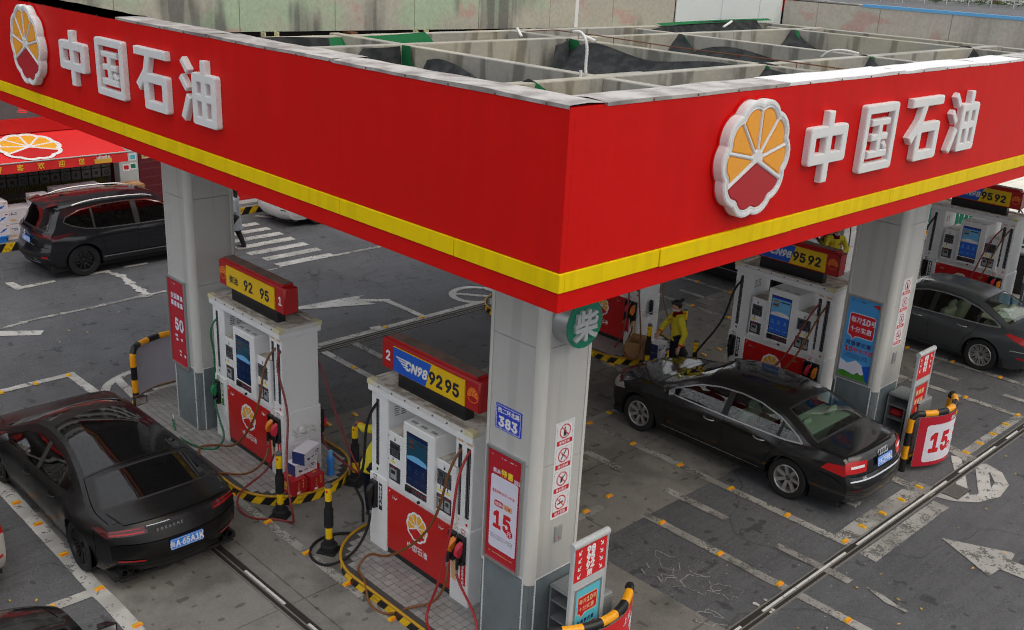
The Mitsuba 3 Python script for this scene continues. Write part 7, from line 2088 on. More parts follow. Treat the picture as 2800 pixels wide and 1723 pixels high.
# the black fastback
FASTBACK = dict(
    L=5.05, W=1.94, R=.352, rim_r=.262, axles=[1.10, 4.05], tyre_w=.30, floor=.25, belt=.93, dash=3.28, seat_z=.22, cab=(1.3, 3.9), bulge=.045, bulge_z=.72, pow=2.6, archgap=.035,
    C=[(.24, .22), (.14, .27), (.10, .34), (.03, .40), (.0, .52), (.02, .66), (.06, .76), (.10, .83), (.13, .90), (.16, .955), (.30, .985), (.50, 1.02), (.85, 1.125), (1.30, 1.25), (1.75, 1.345), (2.15, 1.405), (2.60, 1.42), (3.00, 1.385), (3.45, 1.205), (3.85, 1.01), (3.98, .965), (4.35, .875), (4.65, .78), (4.86, .66), (4.98, .50), (5.03, .36), (4.96, .22), (4.85, .19)],
    E=[(.62, .22), (.50, .27), (.44, .34), (.36, .40), (.31, .52), (.31, .66), (.34, .76), (.36, .82), (.38, .86), (.42, .885), (.56, .905), (.75, .925), (1.02, 1.01), (1.38, 1.135), (1.78, 1.235), (2.15, 1.295), (2.58, 1.31), (2.95, 1.28), (3.40, 1.115), (3.80, .945), (3.93, .925), (4.15, .905), (4.40, .85), (4.57, .74), (4.66, .58), (4.70, .40), (4.68, .22), (4.60, .19)],
    zprof=[(.15, .92), (.30, .965), (.50, .99), (.70, 1.0), (.82, .985), (.92, .93), (1.05, .835), (1.20, .735), (1.32, .64), (1.45, .56)],
    plan=[(0, .80), (.35, .88), (.7, .955), (1.1, 1.0), (1.6, .985), (3.2, .975), (3.9, .995), (4.3, .95), (4.72, .82)],
    dlo=[(3.62, .915), (3.45, 1.0), (3.10, 1.15), (2.75, 1.228), (2.3, 1.238), (1.95, 1.205), (1.60, 1.12), (1.36, 1.02), (1.42, .965), (1.8, .925), (2.6, .895), (3.4, .89)],
    posts=[(2.42, .10, .03), (1.74, .03, .03)], ws=(16.6, 19.6), rw=(11.2, 12.8), trim='carblack',
    doors=[[(3.60, .88), (3.60, .60), (3.50, .30)], [(2.42, .90), (2.42, .60), (2.38, .28)], [(1.50, .95), (1.62, .75), (1.72, .55), (1.74, .32)], [(3.50, .295), (1.74, .295)], [(.62, .80), (.60, .60), (.66, .42)]],
    strip_gaps=[(9.6, 12.9, .935, .935, .93, .93), (20.3, 23.3, .84, .84, .72, .72)], cross_gaps=[(12.9, .92), (20.2, .86), (23.3, .72), (9.5, .90), (5.4, .95)],
    handles=[(2.70, .74), (1.86, .77)], mirror=(3.42, .985), mirror_mat='carblack', seats=[(2.35, 2), (1.50, 2)],
    pieces=[('tail_lamp', 'lamp_dark', [('strip', [(6.75, .52), (6.6, .75), (6.55, 1.0), (7.9, 1.0), (8.15, .75), (8.1, .50)], .005, (1, -1)), ('side', [(.30, .745), (.66, .835), (.52, .87), (.36, .865)], .005)]),
            ('tail_lamp', 'lamp_red', [('strip', [(6.95, .56), (6.85, .98), (7.12, .98), (7.2, .56)], .009, (1, -1)), ('strip', [(7.7, .60), (7.7, .98), (7.82, .98), (7.82, .60)], .009, (1, -1))]),
            ('light_bar', 'carblack', [('strip', [(7.35, -.54), (7.35, .54), (8.1, .54), (8.1, -.54)], .005)]),
            ('light_bar__strip', 'chrome', [('strip', [(7.9, .18), (7.9, .52), (8.0, .52), (8.0, .18)], .008, (1,))]),
            ('spoiler', 'carpaint_matte', [('strip', [(9.0, -.80), (9.0, .80), (11.0, .84), (11.0, -.84)], .016)]),
            ('reflector', 'lamp_red', [('strip', [(3.55, .60), (3.55, .93), (3.72, .93), (3.72, .60)], .008, (1, -1))]),
            ('head_lamp', 'lamp_clear', [('strip', [(22.2, .66), (22.2, .98), (23.2, .98), (23.2, .70)], .005, (1, -1))]),
            ('diffuser', 'carplastic', [('strip', [(1.0, -.95), (1.0, .95), (2.6, .80), (2.6, -.80)], .006)]),
            ('sill', 'carplastic', [('side', [(1.5, .19), (3.65, .19), (3.65, .25), (1.5, .25)], .006)])])
PAN = RZ(math.pi, (-10.76, 5.10, 0))
t, sh = make_car('matte black four-door fastback refuelling beside the first dispenser', 'car', FASTBACK, PAN, 'carpaint_matte', 'mat_glass_dark', rim='rim_black', style='turbine', seat='seat_red', rear_glass='glass_black', roof_glass=(12.98, 16.1))
number_plate(t, -.006, .615, .06, '闽A·65A1K')
t.add('lettering', flat(text('PORSCHE', .034, .004, gap=.75), (.058, .36, .845), (0, -1, 0), (.3, 0, 1), .026), 'aluminium' if False else 'ink_grey')
for y in (.72, .58, -.58, -.72):
    t.add('exhaust', cat(lathe([(.040, 0), (.050, 0), (.052, .02), (.050, .30), (.038, .30), (.040, 0.02)], 18)), 'carblack', 40, M=trimesh.transformations.translation_matrix((.20 + .22 * abs(y) - .10, y, .285)) @ trimesh.transformations.rotation_matrix(math.pi / 2, (0, 1, 0)))

# the tall black vehicle by the shop
TALL = dict(
    L=4.98, W=1.95, R=.375, rim_r=.245, axles=[1.02, 3.86], tyre_w=.235, floor=.36, belt=1.10, dash=3.15, seat_z=.50, cab=(1.0, 3.7), bulge=.02, bulge_z=.75,
    C=[(.22, .30), (.10, .36), (.02, .46), (.0, .62), (.05, .74), (.10, .86), (.12, .98), (.10, 1.06), (.16, 1.12), (.22, 1.20), (.40, 1.50), (.46, 1.60), (.34, 1.665), (.60, 1.705), (1.2, 1.755), (2.0, 1.765), (2.7, 1.735), (3.0, 1.68), (3.45, 1.42), (3.85, 1.19), (3.98, 1.15), (4.45, 1.09), (4.78, .99), (4.90, .82), (4.97, .62), (4.96, .45), (4.85, .30), (4.75, .28)],
    E=[(.48, .30), (.36, .36), (.27, .46), (.25, .62), (.28, .74), (.31, .86), (.32, .98), (.32, 1.05), (.36, 1.10), (.42, 1.17), (.55, 1.44), (.62, 1.55), (.60, 1.60), (.78, 1.635), (1.25, 1.68), (2.0, 1.69), (2.65, 1.66), (2.95, 1.61), (3.40, 1.36), (3.82, 1.14), (3.95, 1.11), (4.35, 1.05), (4.58, .95), (4.66, .80), (4.70, .62), (4.70, .45), (4.64, .30), (4.58, .28)],
    zprof=[(.25, .93), (.45, .975), (.70, 1.0), (.92, .995), (1.08, .955), (1.25, .895), (1.45, .815), (1.60, .735), (1.75, .68)],
    plan=[(0, .88), (.5, .965), (1.0, .995), (3.8, 1.0), (4.2, .97), (4.7, .86)],
    dlo=[(3.62, 1.12), (3.35, 1.29), (3.0, 1.485), (2.7, 1.575), (2.2, 1.61), (1.6, 1.60), (1.05, 1.535), (.72, 1.42), (.66, 1.33), (.82, 1.24), (1.12, 1.145), (1.45, 1.105), (2.4, 1.085), (3.4, 1.085)],
    posts=[(2.36, .13, .03), (1.33, .05, .01)], ws=(17.15, 19.4), rw=(8.4, 10.8), trim='chrome',
    doors=[[(3.55, 1.08), (3.55, .70), (3.42, .40)], [(2.36, 1.08), (2.36, .70), (2.34, .38)], [(1.33, 1.1), (1.36, .95), (1.50, .78), (1.56, .45)], [(3.42, .44), (1.56, .44)]],
    strip_gaps=[(12.2, 13.4, .9, .9, .9, .9)], cross_gaps=[(13.3, .92), (20.3, .88), (7.9, .95), (4.3, .95)],
    handles=[(2.58, .97), (1.62, .98)], mirror=(3.42, 1.15), seats=[(2.35, 2), (1.45, 1)],
    pieces=[('tail_lamp', 'lamp_dark', [('strip', [(6.5, .30), (6.2, 1.0), (7.6, 1.0), (7.3, .30)], .006, (1, -1)), ('side', [(.28, .92), (.85, 1.06), (.80, 1.08), (.30, 1.06)], .006)]),
            ('tail_lamp', 'lamp_red', [('strip', [(6.55, .62), (6.5, .96), (6.75, .96), (6.75, .62)], .009, (1, -1))]),
            ('lamp_bar', 'carblack', [('strip', [(6.6, -.32), (6.6, .32), (7.2, .32), (7.2, -.32)], .005)]),
            ('lower_trim', 'aluminium', [('strip', [(1.5, -.72), (1.5, .72), (1.8, .72), (1.8, -.72)], .012), ('strip', [(2.2, .55), (1.55, .72), (1.75, .72), (2.4, .55)], .012, (1, -1))]),
            ('bumper_insert', 'carplastic', [('strip', [(.8, -.95), (.8, .95), (2.6, .85), (2.6, -.85)], .006)]),
            ('reflector', 'lamp_red', [('strip', [(2.5, .80), (2.5, .95), (2.75, .95), (2.75, .80)], .010, (1, -1))]),
            ('head_lamp', 'lamp_clear', [('strip', [(22.0, .70), (22.0, 1.0), (22.8, 1.0), (22.8, .70)], .005, (1, -1))]),
            ('sill', 'carplastic', [('side', [(1.45, .26), (3.45, .26), (3.45, .40), (1.45, .40)], .012)]),
            ('sill_strip', 'aluminium', [('side', [(1.48, .40), (3.42, .40), (3.42, .425), (1.48, .425)], .016)]),
            ('lower_crease', 'carplastic', [('side', [(1.6, .60), (3.4, .60), (3.4, .606), (1.6, .606)], .002)])])
t, sh = make_car('black sport utility vehicle with chrome roof rails parked by the shop', 'car', TALL, RZ(math.pi / 2, (-24.36, 8.06, 0)), 'carpaint_blueblack', 'mat_glass_dark', rim='rim_black', style='five', name='sport_utility_vehicle')
for d in (1, -1):
    t.add('roof_rail', tube([(x, d * y, z) for x, y, z in spline([(.92, .70, 1.655), (1.10, .70, 1.70), (1.8, .705, 1.745), (2.5, .70, 1.72), (2.72, .69, 1.69), (2.85, .69, 1.65)], 24)], .020, 8), 'chrome', True)
t.add('antenna_fin', hull_pts([(.95, -.02, 1.72), (.95, .02, 1.72), (1.14, -.015, 1.74), (1.14, .015, 1.74), (.93, 0, 1.79)]), 'carblack')
t.add('rear_spoiler', hull_pts([(.36, y, z) for y in (-.60, .60) for z in (1.635, 1.652)] + [(.66, y, 1.70) for y in (-.62, .62)] + [(.60, y, 1.62) for y in (-.58, .58)]), 'carpaint_blueblack')
number_plate(t, .088, .86, .08, '闽A0278A')
t.add('badge', flat(unary_union([sbox(0, 0, .10, .02), sbox(.13, 0, .20, .02)]), (.085, -.30, .80), (0, -1, 0), (.1, 0, 1), .02), 'ink_grey')
t.add('emblem', flat(Point(0, 0).buffer(.05).difference(Point(.02, 0).buffer(.03)), (.09, 0, 1.02), (0, -1, 0), (.1, 0, 1), .03), 'whitesheet')

# the grey saloon
MID = dict(SALOON)
MID.update(
    L=4.85, W=1.886, axles=[1.06, 3.91], R=.335, rim_r=.228, belt=.99, dash=3.15, cab=(1.2, 3.75), bulge=.022,
    C=[(.16, .20), (.05, .30), (.0, .45), (.0, .58), (.05, .68), (.06, .78), (.08, .92), (.12, 1.01), (.20, 1.04), (.36, 1.055), (.55, 1.075), (.95, 1.27), (1.35, 1.415), (1.8, 1.485), (2.25, 1.50), (2.65, 1.47), (3.10, 1.28), (3.55, 1.06), (3.70, 1.015), (4.15, .96), (4.50, .87), (4.70, .76), (4.80, .64), (4.84, .50), (4.84, .36), (4.78, .22), (4.68, .20)],
    E=[(.42, .20), (.24, .30), (.18, .45), (.18, .58), (.22, .68), (.24, .78), (.27, .92), (.30, .975), (.36, .99), (.48, 1.0), (.64, 1.02), (1.05, 1.185), (1.42, 1.33), (1.82, 1.40), (2.24, 1.415), (2.60, 1.385), (3.05, 1.21), (3.53, 1.0), (3.67, .97), (4.02, .92), (4.28, .84), (4.42, .74), (4.50, .63), (4.54, .50), (4.55, .36), (4.52, .22), (4.45, .20)],
    plan=[(0, .86), (.4, .94), (.9, .985), (1.5, 1.0), (3.2, 1.0), (3.8, .985), (4.2, .94), (4.58, .84)],
    dlo=[(3.35, .975), (3.15, 1.09), (2.80, 1.255), (2.45, 1.335), (2.1, 1.355), (1.70, 1.335), (1.30, 1.245), (.95, 1.10), (.80, 1.015), (1.0, .99), (2.0, .965), (3.1, .955)],
    posts=[(2.22, .11, .03), (1.24, .05, .04)], shelf=(.8, 1.35, 1.06),
    doors=[[(3.38, .95), (3.36, .60), (3.28, .30)], [(2.22, .95), (2.22, .60), (2.20, .28)], [(1.20, .98), (1.26, .82), (1.42, .62), (1.50, .40)], [(3.28, .305), (1.50, .305)]],
    handles=[(2.48, .82), (1.52, .85)], mirror=(3.22, 1.04), seats=[(2.2, 2), (1.28, 1)],
    pieces=[('tail_lamp', 'lamp_red', [('strip', [(5.1, .62), (4.9, 1.0), (6.5, 1.0), (6.3, .62)], .006, (1, -1)), ('side', [(.18, .72), (.66, .90), (.60, .94), (.26, .90)], .006)]),
            ('lamp_bar', 'whitesheet', [('strip', [(5.4, .70), (5.4, .92), (5.8, .92), (5.8, .70)], .009, (1, -1))]),
            ('head_lamp', 'lamp_clear', [('strip', [(20.9, .72), (20.9, 1.0), (22.1, 1.0), (22.3, .75)], .005, (1, -1))]),
            ('reflector', 'lamp_red', [('strip', [(2.3, .70), (2.3, .95), (2.6, .95), (2.6, .70)], .006, (1, -1)), ('side', [(.17, .46), (.36, .47), (.36, .50), (.17, .50)], .006)]),
            ('bumper_strip', 'lightgrey', [('side', [(.2, .62), (.5, .60), (.5, .615), (.2, .635)], .002)]),
            ('sill', 'carplastic', [('side', [(1.45, .19), (3.5, .19), (3.5, .24), (1.45, .24)], .004)]),
            ('mud_flap', 'carplastic', [('side', [(.58, .14), (.70, .14), (.72, .34), (.62, .40)], .012)])])
t, sh = make_car('dark grey saloon with multi-spoke wheels at the right edge', 'car', MID, RZ(math.pi, (-6.26, 21.74, 0)), 'carpaint_grey', 'mat_glass', style='multi', seat='seat_beige')
t.add('shelf_paper', cat(lin(box(-.14, .14, -.2, .2, 0, .004), RZ(.4, (1.0, .2, 1.075))), lin(box(-.10, .10, -.14, .14, .005, .012), RZ(-.2, (1.1, -.15, 1.075)))), 'white')
thing1('paper_slip', lin(hull_pts([(-.12, -.07, 0), (.12, -.07, .01), (.12, .07, 0), (-.12, .07, .015), (0, 0, .02)]), RZ(.5, (-8.85, 21.35, 1.462))), 'white', 'white paper slip lying on the roof of the grey saloon', 'paper')
for p in ((-9.0, 21.1, 'first'), ):
    pass

make_car('silver saloon whose rear corner shows at the left edge', 'car', MID, RZ(math.pi, (-11.85, 2.50, 0)), 'carpaint_silver', 'mat_glass_dark', style='multi')
make_car('dark car whose bonnet shows at the bottom left corner', 'car', MID, RZ(math.pi, (-5.85, 2.35, 0)), 'carpaint_black', 'mat_glass_dark', style='multi')
make_car('white car with silver wheels partly hidden by the canopy', 'car', SALOON, RZ(math.pi / 2, (-25.15, 15.0, 0)), 'carpaint_white', 'mat_glass_dark', style='seven')
make_car('black vehicle with a bright sill strip in the shade behind the third dispenser', 'car', TALL, RZ(math.pi, (-11.9, 22.2, 0)), 'carpaint_black', 'mat_glass_dark', rim='rim_black', style='five', name='sport_utility_vehicle')


# ------------------------------------------------------------------ people
from manifold3d import Manifold, OpType


def chain(spec):
    """spec: lists of (point, radius): neighbours are joined by hulls of balls."""
    out = []
    for seq in spec:
        for (p, r), (q, s) in zip(seq[:-1], seq[1:]):
            pts = []
            for c, rad in ((p, r), (q, s)):
                b = trimesh.creation.icosphere(2, 1.0).vertices
                pts.append(np.asarray(c) + b * np.asarray(rad))
            out.append(Manifold.hull_points(np.vstack(pts)))
    return Manifold.batch_boolean(out, OpType.Add)


def smooth_body(spec, edge=0.03, n=8):
    m = chain(spec).refine_to_length(edge).to_mesh()
    t = trimesh.Trimesh(m.vert_properties[:, :3], m.tri_verts)
    trimesh.smoothing.filter_taubin(t, lamb=0.5, nu=0.52, iterations=n)
    return t


def hand(w, d, up, r=.0085, curl=.5):
    """A palm, four fingers and a thumb: w the wrist, d the way the hand points, up the back of the hand."""
    w, d, up = (np.asarray(a, float) for a in (w, d, up))
    d /= np.linalg.norm(d)
    up = up - d * (up @ d)
    up /= np.linalg.norm(up)
    sd = np.cross(d, up)
    seq = [[(w, .022), (w + d * .05, (.030)), (w + d * .085, .026)]]
    for i, l in enumerate((.062, .072, .068, .052)):
        k = w + d * .088 + sd * (.030 - .020 * i)
        a = k + d * l * .5 - up * l * .22 * curl
        b = a + d * l * .42 - up * l * .55 * curl
        seq.append([(w + d * .05 + sd * (.022 - .014 * i), .012), (k, r), (a, r * .92), (b, r * .8)])
    th = w + d * .035 + sd * .034
    seq.append([(w + d * .02 + sd * .015, .014), (th + sd * .018 + d * .015, .0105), (th + sd * .026 + d * .045 - up * .012, .009)])
    return seq


def person(label, x, y, z, heading, P, top, top_m, legs_m='trousers_navy', collar=None, mask=False, bun=False, long_top=None, hair_long=False, cuffs=None, stripe=None):
    t = Thing('person', label, 'person', None, None, RZ(heading, (x, y, z)))
    A = lambda k: np.asarray(P[k], float)
    hd, nk, hp = A('head'), A('neck'), A('hip')
    f = np.asarray(P.get('face', (1, 0, 0)), float)
    f /= np.linalg.norm(f)
    s = np.cross((0, 0, 1), f)
    s /= np.linalg.norm(s)
    up = np.cross(f, s)
    H = lambda a, b, c: hd + f * a + s * b + up * c
    ls, rs = A('ls'), A('rs')
    ch = (ls + rs) / 2 * .55 + hp * .45
    body = [[(H(-.012, 0, .035), (.088, .076, .085)), (H(.012, 0, -.03), (.072, .060, .075)), (H(.022, 0, -.075), (.045, .038, .035))],
            [(H(.082, 0, -.005), .012), (H(.098, 0, -.030), .012)], [(H(.0, .072, -.01), .014), (H(-.008, .080, .02), .013)], [(H(0, -.072, -.01), .014), (H(-.008, -.080, .02), .013)],
            [(H(.078, .018, -.062), .008), (H(.078, -.018, -.062), .008)],
            [(H(-.015, 0, -.07), .048), (nk, .056)], [(nk, .07), ((ls + rs) / 2 - [0, 0, .05], .10), (ch, .105), (hp, .115)], [(ls, .055), ((ls + rs) / 2, .075), (rs, .055)]]
    for q in 'lr':
        body += [[(A(q + 's'), .052), (A(q + 'e'), .040), (A(q + 'w'), .026)], [(hp + [0, .09 if q == 'l' else -.09, 0], .095), (A(q + 'k'), .055), (A(q + 'a'), .038)]]
        d = A(q + 'w') - A(q + 'e')
        body += hand(A(q + 'w') + d / np.linalg.norm(d) * .012, d + np.asarray(P.get(q + 'h', (0, 0, 0))), P.get('up' + q, (0, 0, 1)))
    t.add('body', smooth_body(body, .022, 4), 'skin', True)
    # upper garment
    k = 1.0
    g = [[((ls + rs) / 2 * .9 + nk * .1, (.10, .12, .075)), (ch, (.125, .155, .12)), (hp + [0, 0, .02], (.135, .165, .08)), (hp - [0, 0, .05], (.140, .172, .05))], [(ls, .072), ((ls + rs) / 2, .10), (rs, .072)]]
    if long_top:
        g.append([(hp, (.13, .165, .08)), (hp - [.02, 0, long_top], (.15, .18, .03))])
    for q in 'lr':
        w = A(q + 'e') + (A(q + 'w') - A(q + 'e')) * .86
        g.append([(A(q + 's'), .073), (A(q + 'e'), .060), (w, .044)])
    gm = smooth_body(g, .03, 6)
    v = gm.vertices
    w = meshkit.fbm(v * 9.0 + 3, 3, 5) - .5
    gm.vertices = v + gm.vertex_normals * (w * .020)[:, None]
    t.add(top, gm, top_m, True)
    # trousers and shoes
    g = [[(hp + [0, .085, .0], (.125, .115, .08)), (hp + [0, -.085, .0], (.125, .115, .08))]]
    for q, d in (('l', .09), ('r', -.09)):
        g.append([(hp + [0, d, 0], .112), (A(q + 'k'), .078), (A(q + 'a') + [0, 0, .02], .060)])
    t.add('trousers', smooth_body(g, .035, 6), legs_m, True)
    for q in 'lr':
        a = A(q + 'a')
        t.add('shoe', smooth_body([[(a + [-.03, 0, -.035], (.042, .036, .035)), (a + [.13, 0, -.045], (.055, .040, .022))]], .02, 4), 'black', True)
    hair = [[(H(-.03, 0, .055), (.092, .084, .078)), (H(-.055, 0, .01), (.060, .076, .080))], [(H(.045, .0, .085), (.030, .055, .03)), (H(-.03, 0, .085), (.07, .07, .05))]]
    if bun:
        hair.append([(H(-.115, 0, .075), .030), (H(-.150, 0, .085), .036)])
    if hair_long:
        hair.append([(H(-.05, 0, .0), (.055, .075, .06)), (H(-.07, 0, -.22), (.035, .085, .08))])
    t.add('hair', smooth_body(hair, .025, 4), 'hair', True)
    if mask:
        t.add('face_mask', smooth_body([[(H(.070, 0, -.045), (.028, .046, .040)), (H(.030, 0, -.05), (.03, .066, .032))]], .02, 3), 'mask', True)
    if collar:
        c = nk + [0, 0, .015]
        a = np.linspace(0, 2 * np.pi, 25)[:-1]
        ring = lambda r, dz, tilt: np.c_[c[0] + r * np.cos(a), c[1] + r * 1.1 * np.sin(a), c[2] + dz + tilt * np.cos(a)]
        vs = np.vstack([ring(.062, .055, -.015), ring(.072, .050, -.015), ring(.105, -.025, -.03), ring(.085, -.03, -.03)])
        fs = []
        for j in range(3):
            for i in range(24):
                p, q = j * 24 + i, j * 24 + (i + 1) % 24
                fs += [(p, q, q + 24), (p, q + 24, p + 24)]
        m = trimesh.Trimesh(vs, fs + [u[::-1] for u in fs], process=False)
        t.add(top + '__collar', m, collar)
    if cuffs:
        for q in 'lr':
            d = A(q + 'w') - A(q + 'e')
            b = A(q + 'e') + d * .84
            t.add(top + '__cuff', tube([b, b + d * .12], .050, 14), cuffs, True)
    if stripe:
        for pts in stripe:
            pp = spline(pts, 16)
            # laid on the cloth
            near = gm.nearest.on_surface(pp) if False else None
            pr = trimesh.proximity.closest_point(gm, pp)
            n = gm.face_normals[pr[2]]
            t.add(top + '__stripe', tube(pr[0] + n * .004, .009, 6), 'jacket_red', True)
    return t


BASE = dict(hip=(0, 0, .88), neck=(.01, 0, 1.36), head=(.03, 0, 1.52), ls=(0, .185, 1.31), rs=(0, -.185, 1.31), le=(-.02, .26, 1.05), re=(-.02, -.26, 1.05), lw=(.10, .25, .82), rw=(.10, -.25, .82), lk=(.03, .10, .48), rk=(.03, -.10, .48), la=(0, .11, .08), ra=(0, -.11, .08))
pose = lambda **k: {**BASE, **k}
# leaning on the bollard behind dispenser 2; faces away (+y)
person('attendant in a yellow jacket leaning on a bollard behind the second dispenser', -10.50, 7.84, 0, math.pi / 2,
       pose(hip=(-.08, 0, .88), neck=(.22, 0, 1.32), head=(.36, -.02, 1.45), ls=(.20, .20, 1.27), rs=(.20, -.17, 1.27), le=(.24, .58, 1.12), lw=(.34, .84, 1.06), re=(.3, -.3, 1.05), rw=(.5, -.25, .95), face=(1, 0, -.3), lk=(-.02, .12, .48), rk=(.05, -.12, .48)),
       'jacket', 'jacket', collar='jacket_red', cuffs='jacket_red', stripe=[[(.0, .24, 1.36), (.02, .10, 1.33), (.02, -.05, 1.31), (.0, -.2, 1.33)]])
# the attendant with a bun, seen from her left side
person('attendant in a yellow jacket with a hair bun and a pale face mask', -10.98, 15.42, 0, math.pi + .95,
       pose(neck=(.05, 0, 1.33), head=(.09, .0, 1.49), ls=(.03, .17, 1.28), rs=(.03, -.17, 1.28), le=(-.03, .30, 1.02), lw=(.07, .36, .80), re=(.20, -.24, 1.05), rw=(.34, -.12, .92), face=(1, -.12, -.42)),
       'jacket', 'jacket', collar='jacket_red', mask=True, bun=True, cuffs='jacket_red', stripe=[[(-.1, .22, 1.30), (-.1, .12, 1.27), (-.13, 0, 1.26)], [(.14, -.1, 1.20), (.16, -.18, 1.14)]])
# the masked attendant at the far island, facing the camera
person('masked attendant in a yellow jacket at the far dispenser, looking down at the hands', -12.12, 23.20, .0, -.75,
       pose(le=(.10, .29, 1.06), lw=(.28, .10, 1.02), re=(.10, -.29, 1.06), rw=(.28, -.10, 1.00), face=(1, 0, -.45), head=(.06, 0, 1.51)),
       'jacket', 'jacket', collar='jacket_red', mask=True, cuffs='jacket_red', stripe=[[(.14, .15, 1.20), (.15, .05, 1.20)], [(.15, -.04, 1.20), (.14, -.15, 1.20)]])
# the customer on the crossing
person('woman in a long grey cardigan and black trousers on the zebra crossing', -23.42, 13.02, 0, math.pi + .8,
       pose(le=(-.06, .27, 1.07), lw=(.14, .15, 1.02), re=(.05, -.25, 1.05), rw=(.2, -.2, .9), lk=(.10, .09, .48), la=(.14, .09, .08), rk=(-.02, -.09, .48), ra=(-.16, -.09, .10)),
       'cardigan', 'cardigan', legs_m='black_matte', long_top=.34, hair_long=True)

# ------------------------------------------------------------------ the shop across the road
WX = -28.2
plat = Thing('shop_platform', 'raised concrete platform of the shop with a striped kerb', None, None, 'structure')
plat.add(None, box(-40, -26.36, -8, 30, -.02, .215), 'concrete')
for k in range(-1, 34):
    y = 2.2 + k * .46
    for j, m in ((0, 'kerbyellow'), (.23, 'kerbblack')):
        plat.add('kerb_stripe', hull_pts([(-26.36 + d, y + j + a, z) for d in (0, .006) for a, z in ((0, .004), (.226, .004), (.226 + .14, .213), (.14, .213))]), m)
shop = Thing('shop', 'roadside shop with a red fascia board and a front backed by a sheet painted dark as shade', 'shop')
shop.add('wall', cat(box(WX - 8, WX - .35, -6, 26, .2, 5.6), box(WX - .35, WX, 12.65, 26, .2, 5.2)), 'maroon')
shop.add('front_recess', box(WX - .34, WX - .30, -6, 12.0, .2, 2.6), 'shop_shade')  # flat dark sheet, interior shade put into its colour
shop.add('fascia_board', box(WX - .30, WX + .22, -6, 17.5, 2.60, 2.96), 'pumpred')
shop.add('post', rbox(WX - .05, WX + .32, 12.0, 12.55, .215, 2.59, .01), 'lightgrey')
B = Board(shop, (WX + .325, 12.0, 0), (0, 1, 0))
for (a, z, m) in ((.10, 1.62, 'ink_red'), (.32, 1.62, 'poster_cyan'), (.12, 1.34, 'ink_red'), (.32, 1.36, 'sign_green'), (.34, 1.90, 'ink_red'), (.34, 2.1, 'ink_red')):
    B.put('sticker', rrect(a - .02, a + .18, z - .02, z + .18, .01), 'whitesheet', .001)
    B.put('sticker_print', rrect(a + .01, a + .15, z + .02, z + .14, .03), m, .0025)
shop.add('shutter', box(WX - .02, WX + .03, 12.7, 14.9, .22, 2.5), 'maroon')
B = Board(shop, (WX + .031, 12.7, 0), (0, 1, 0))
B.put('poster', sbox(.1, 1.55, .62, 1.85), 'poster_tan', .001)
B.put('poster_print', unary_union([affinity.translate(text('100', .12, .02), .22, 1.66), blocks(.15, 1.6, .4, .03, 5, RP, 1)]), 'ink', .003)
B.put('print_line', unary_union([sbox(.05, z, 2.1, z + .012) for z in (.5, .75, 1.0, 1.25, 1.45)]), 'rust', .001)
for j, z in enumerate((1.66, 1.40, 1.14)):
    for i in range(24):
        y = 5.2 + i * .282
        shop.add('card', rbox(WX - .15, WX - .12, y, y + .25, z, z + .235, .004), 'card')
        g = [Point(y + .125, z + .12).buffer(.05), sbox(y + .06, z + .09, y + .19, z + .15), sbox(y + .09, z + .05, y + .15, z + .18), Point(y + .125, z + .12).buffer(.065).difference(Point(y + .125, z + .12).buffer(.045))][(i * 7 + j * 3) % 4]
        shop.add('card_print', flat(g, (WX - .119, 0, 0), (0, 1, 0), (0, 0, 1), .001), 'ink')
bot = []
rb = np.random.default_rng(3)
for j, z in enumerate((.95, .62, .30)):
    for i in range(110):
        y = 4.6 + i * .066
        bot.append(lathe([(0, z), (.022, z), (.022, z + .15), (.009, z + .19), (.009, z + .23), (0, z + .23)], 6))
        bot[-1].apply_translation((WX - .2, y, 0))
bt = Thing('bottle_stock', 'rows of bottles on the dark shelves of the shop', 'bottles', None, 'stuff')
bt.add(None, cat(*bot), mat('olive', (0.09, 0.085, 0.012), 0.2))
aw = Thing('awning', 'red fabric awning with an orange emblem over the shop front', 'awning')
AX0, AZ0, AX1, AZ1 = WX + .1, 2.60, -26.42, 2.17
yv = np.linspace(3.0, 11.62, 30)
def sheet_rows(rows):
    n = len(rows[0])
    v = np.vstack(rows)
    f = []
    for j in range(len(rows) - 1):
        for i in range(n - 1):
            p = j * n + i
            f += [(p, p + 1, p + n + 1), (p, p + n + 1, p + n)]
    return trimesh.Trimesh(v, f, process=False)
rows = []
for k in np.linspace(0, 1, 9):
    rows.append(np.c_[np.full(30, AX0 + (AX1 - AX0) * k), yv, AZ0 + (AZ1 - AZ0) * k - .02 * math.sin(math.pi * k) * (1 + .3 * np.sin(yv * 2.2))])
aw.add('fabric', sheet_rows(rows), 'awning', True)
aw.add('front_bar', cyl((AX1, 3.0, AZ1), (AX1, 11.85, AZ1), .025, 10), 'steel', 30)
rows = [np.c_[AX1 + .01 + .015 * np.sin(yv * 5 + k) * k, yv, np.full(30, AZ1 - .02 - .225 * k)] for k in (0, .33, .66, 1)]
aw.add('valance', sheet_rows(rows), 'awning', True)
su = np.array((AX1 - AX0, 0, AZ1 - AZ0)); su /= np.linalg.norm(su)
eo = np.array((-27.22, 9.42, AZ0 + (AZ1 - AZ0) * (-27.22 - AX0) / (AX1 - AX0) + .012))
aw.add('emblem', flat(sc2(SC.difference(unary_union(PET + [LOW])), .80), eo, (0, 1, 0), -su, .002), 'whitesheet')
aw.add('emblem__petals', flat(sc2(unary_union(PET), .80), eo, (0, 1, 0), -su, .002), 'petal_sheet')
aw.add('emblem__base', flat(sc2(LOW, .80), eo, (0, 1, 0), -su, .002), 'red_sheet')
vo = (AX1 + .032, 0, AZ1 - .20)
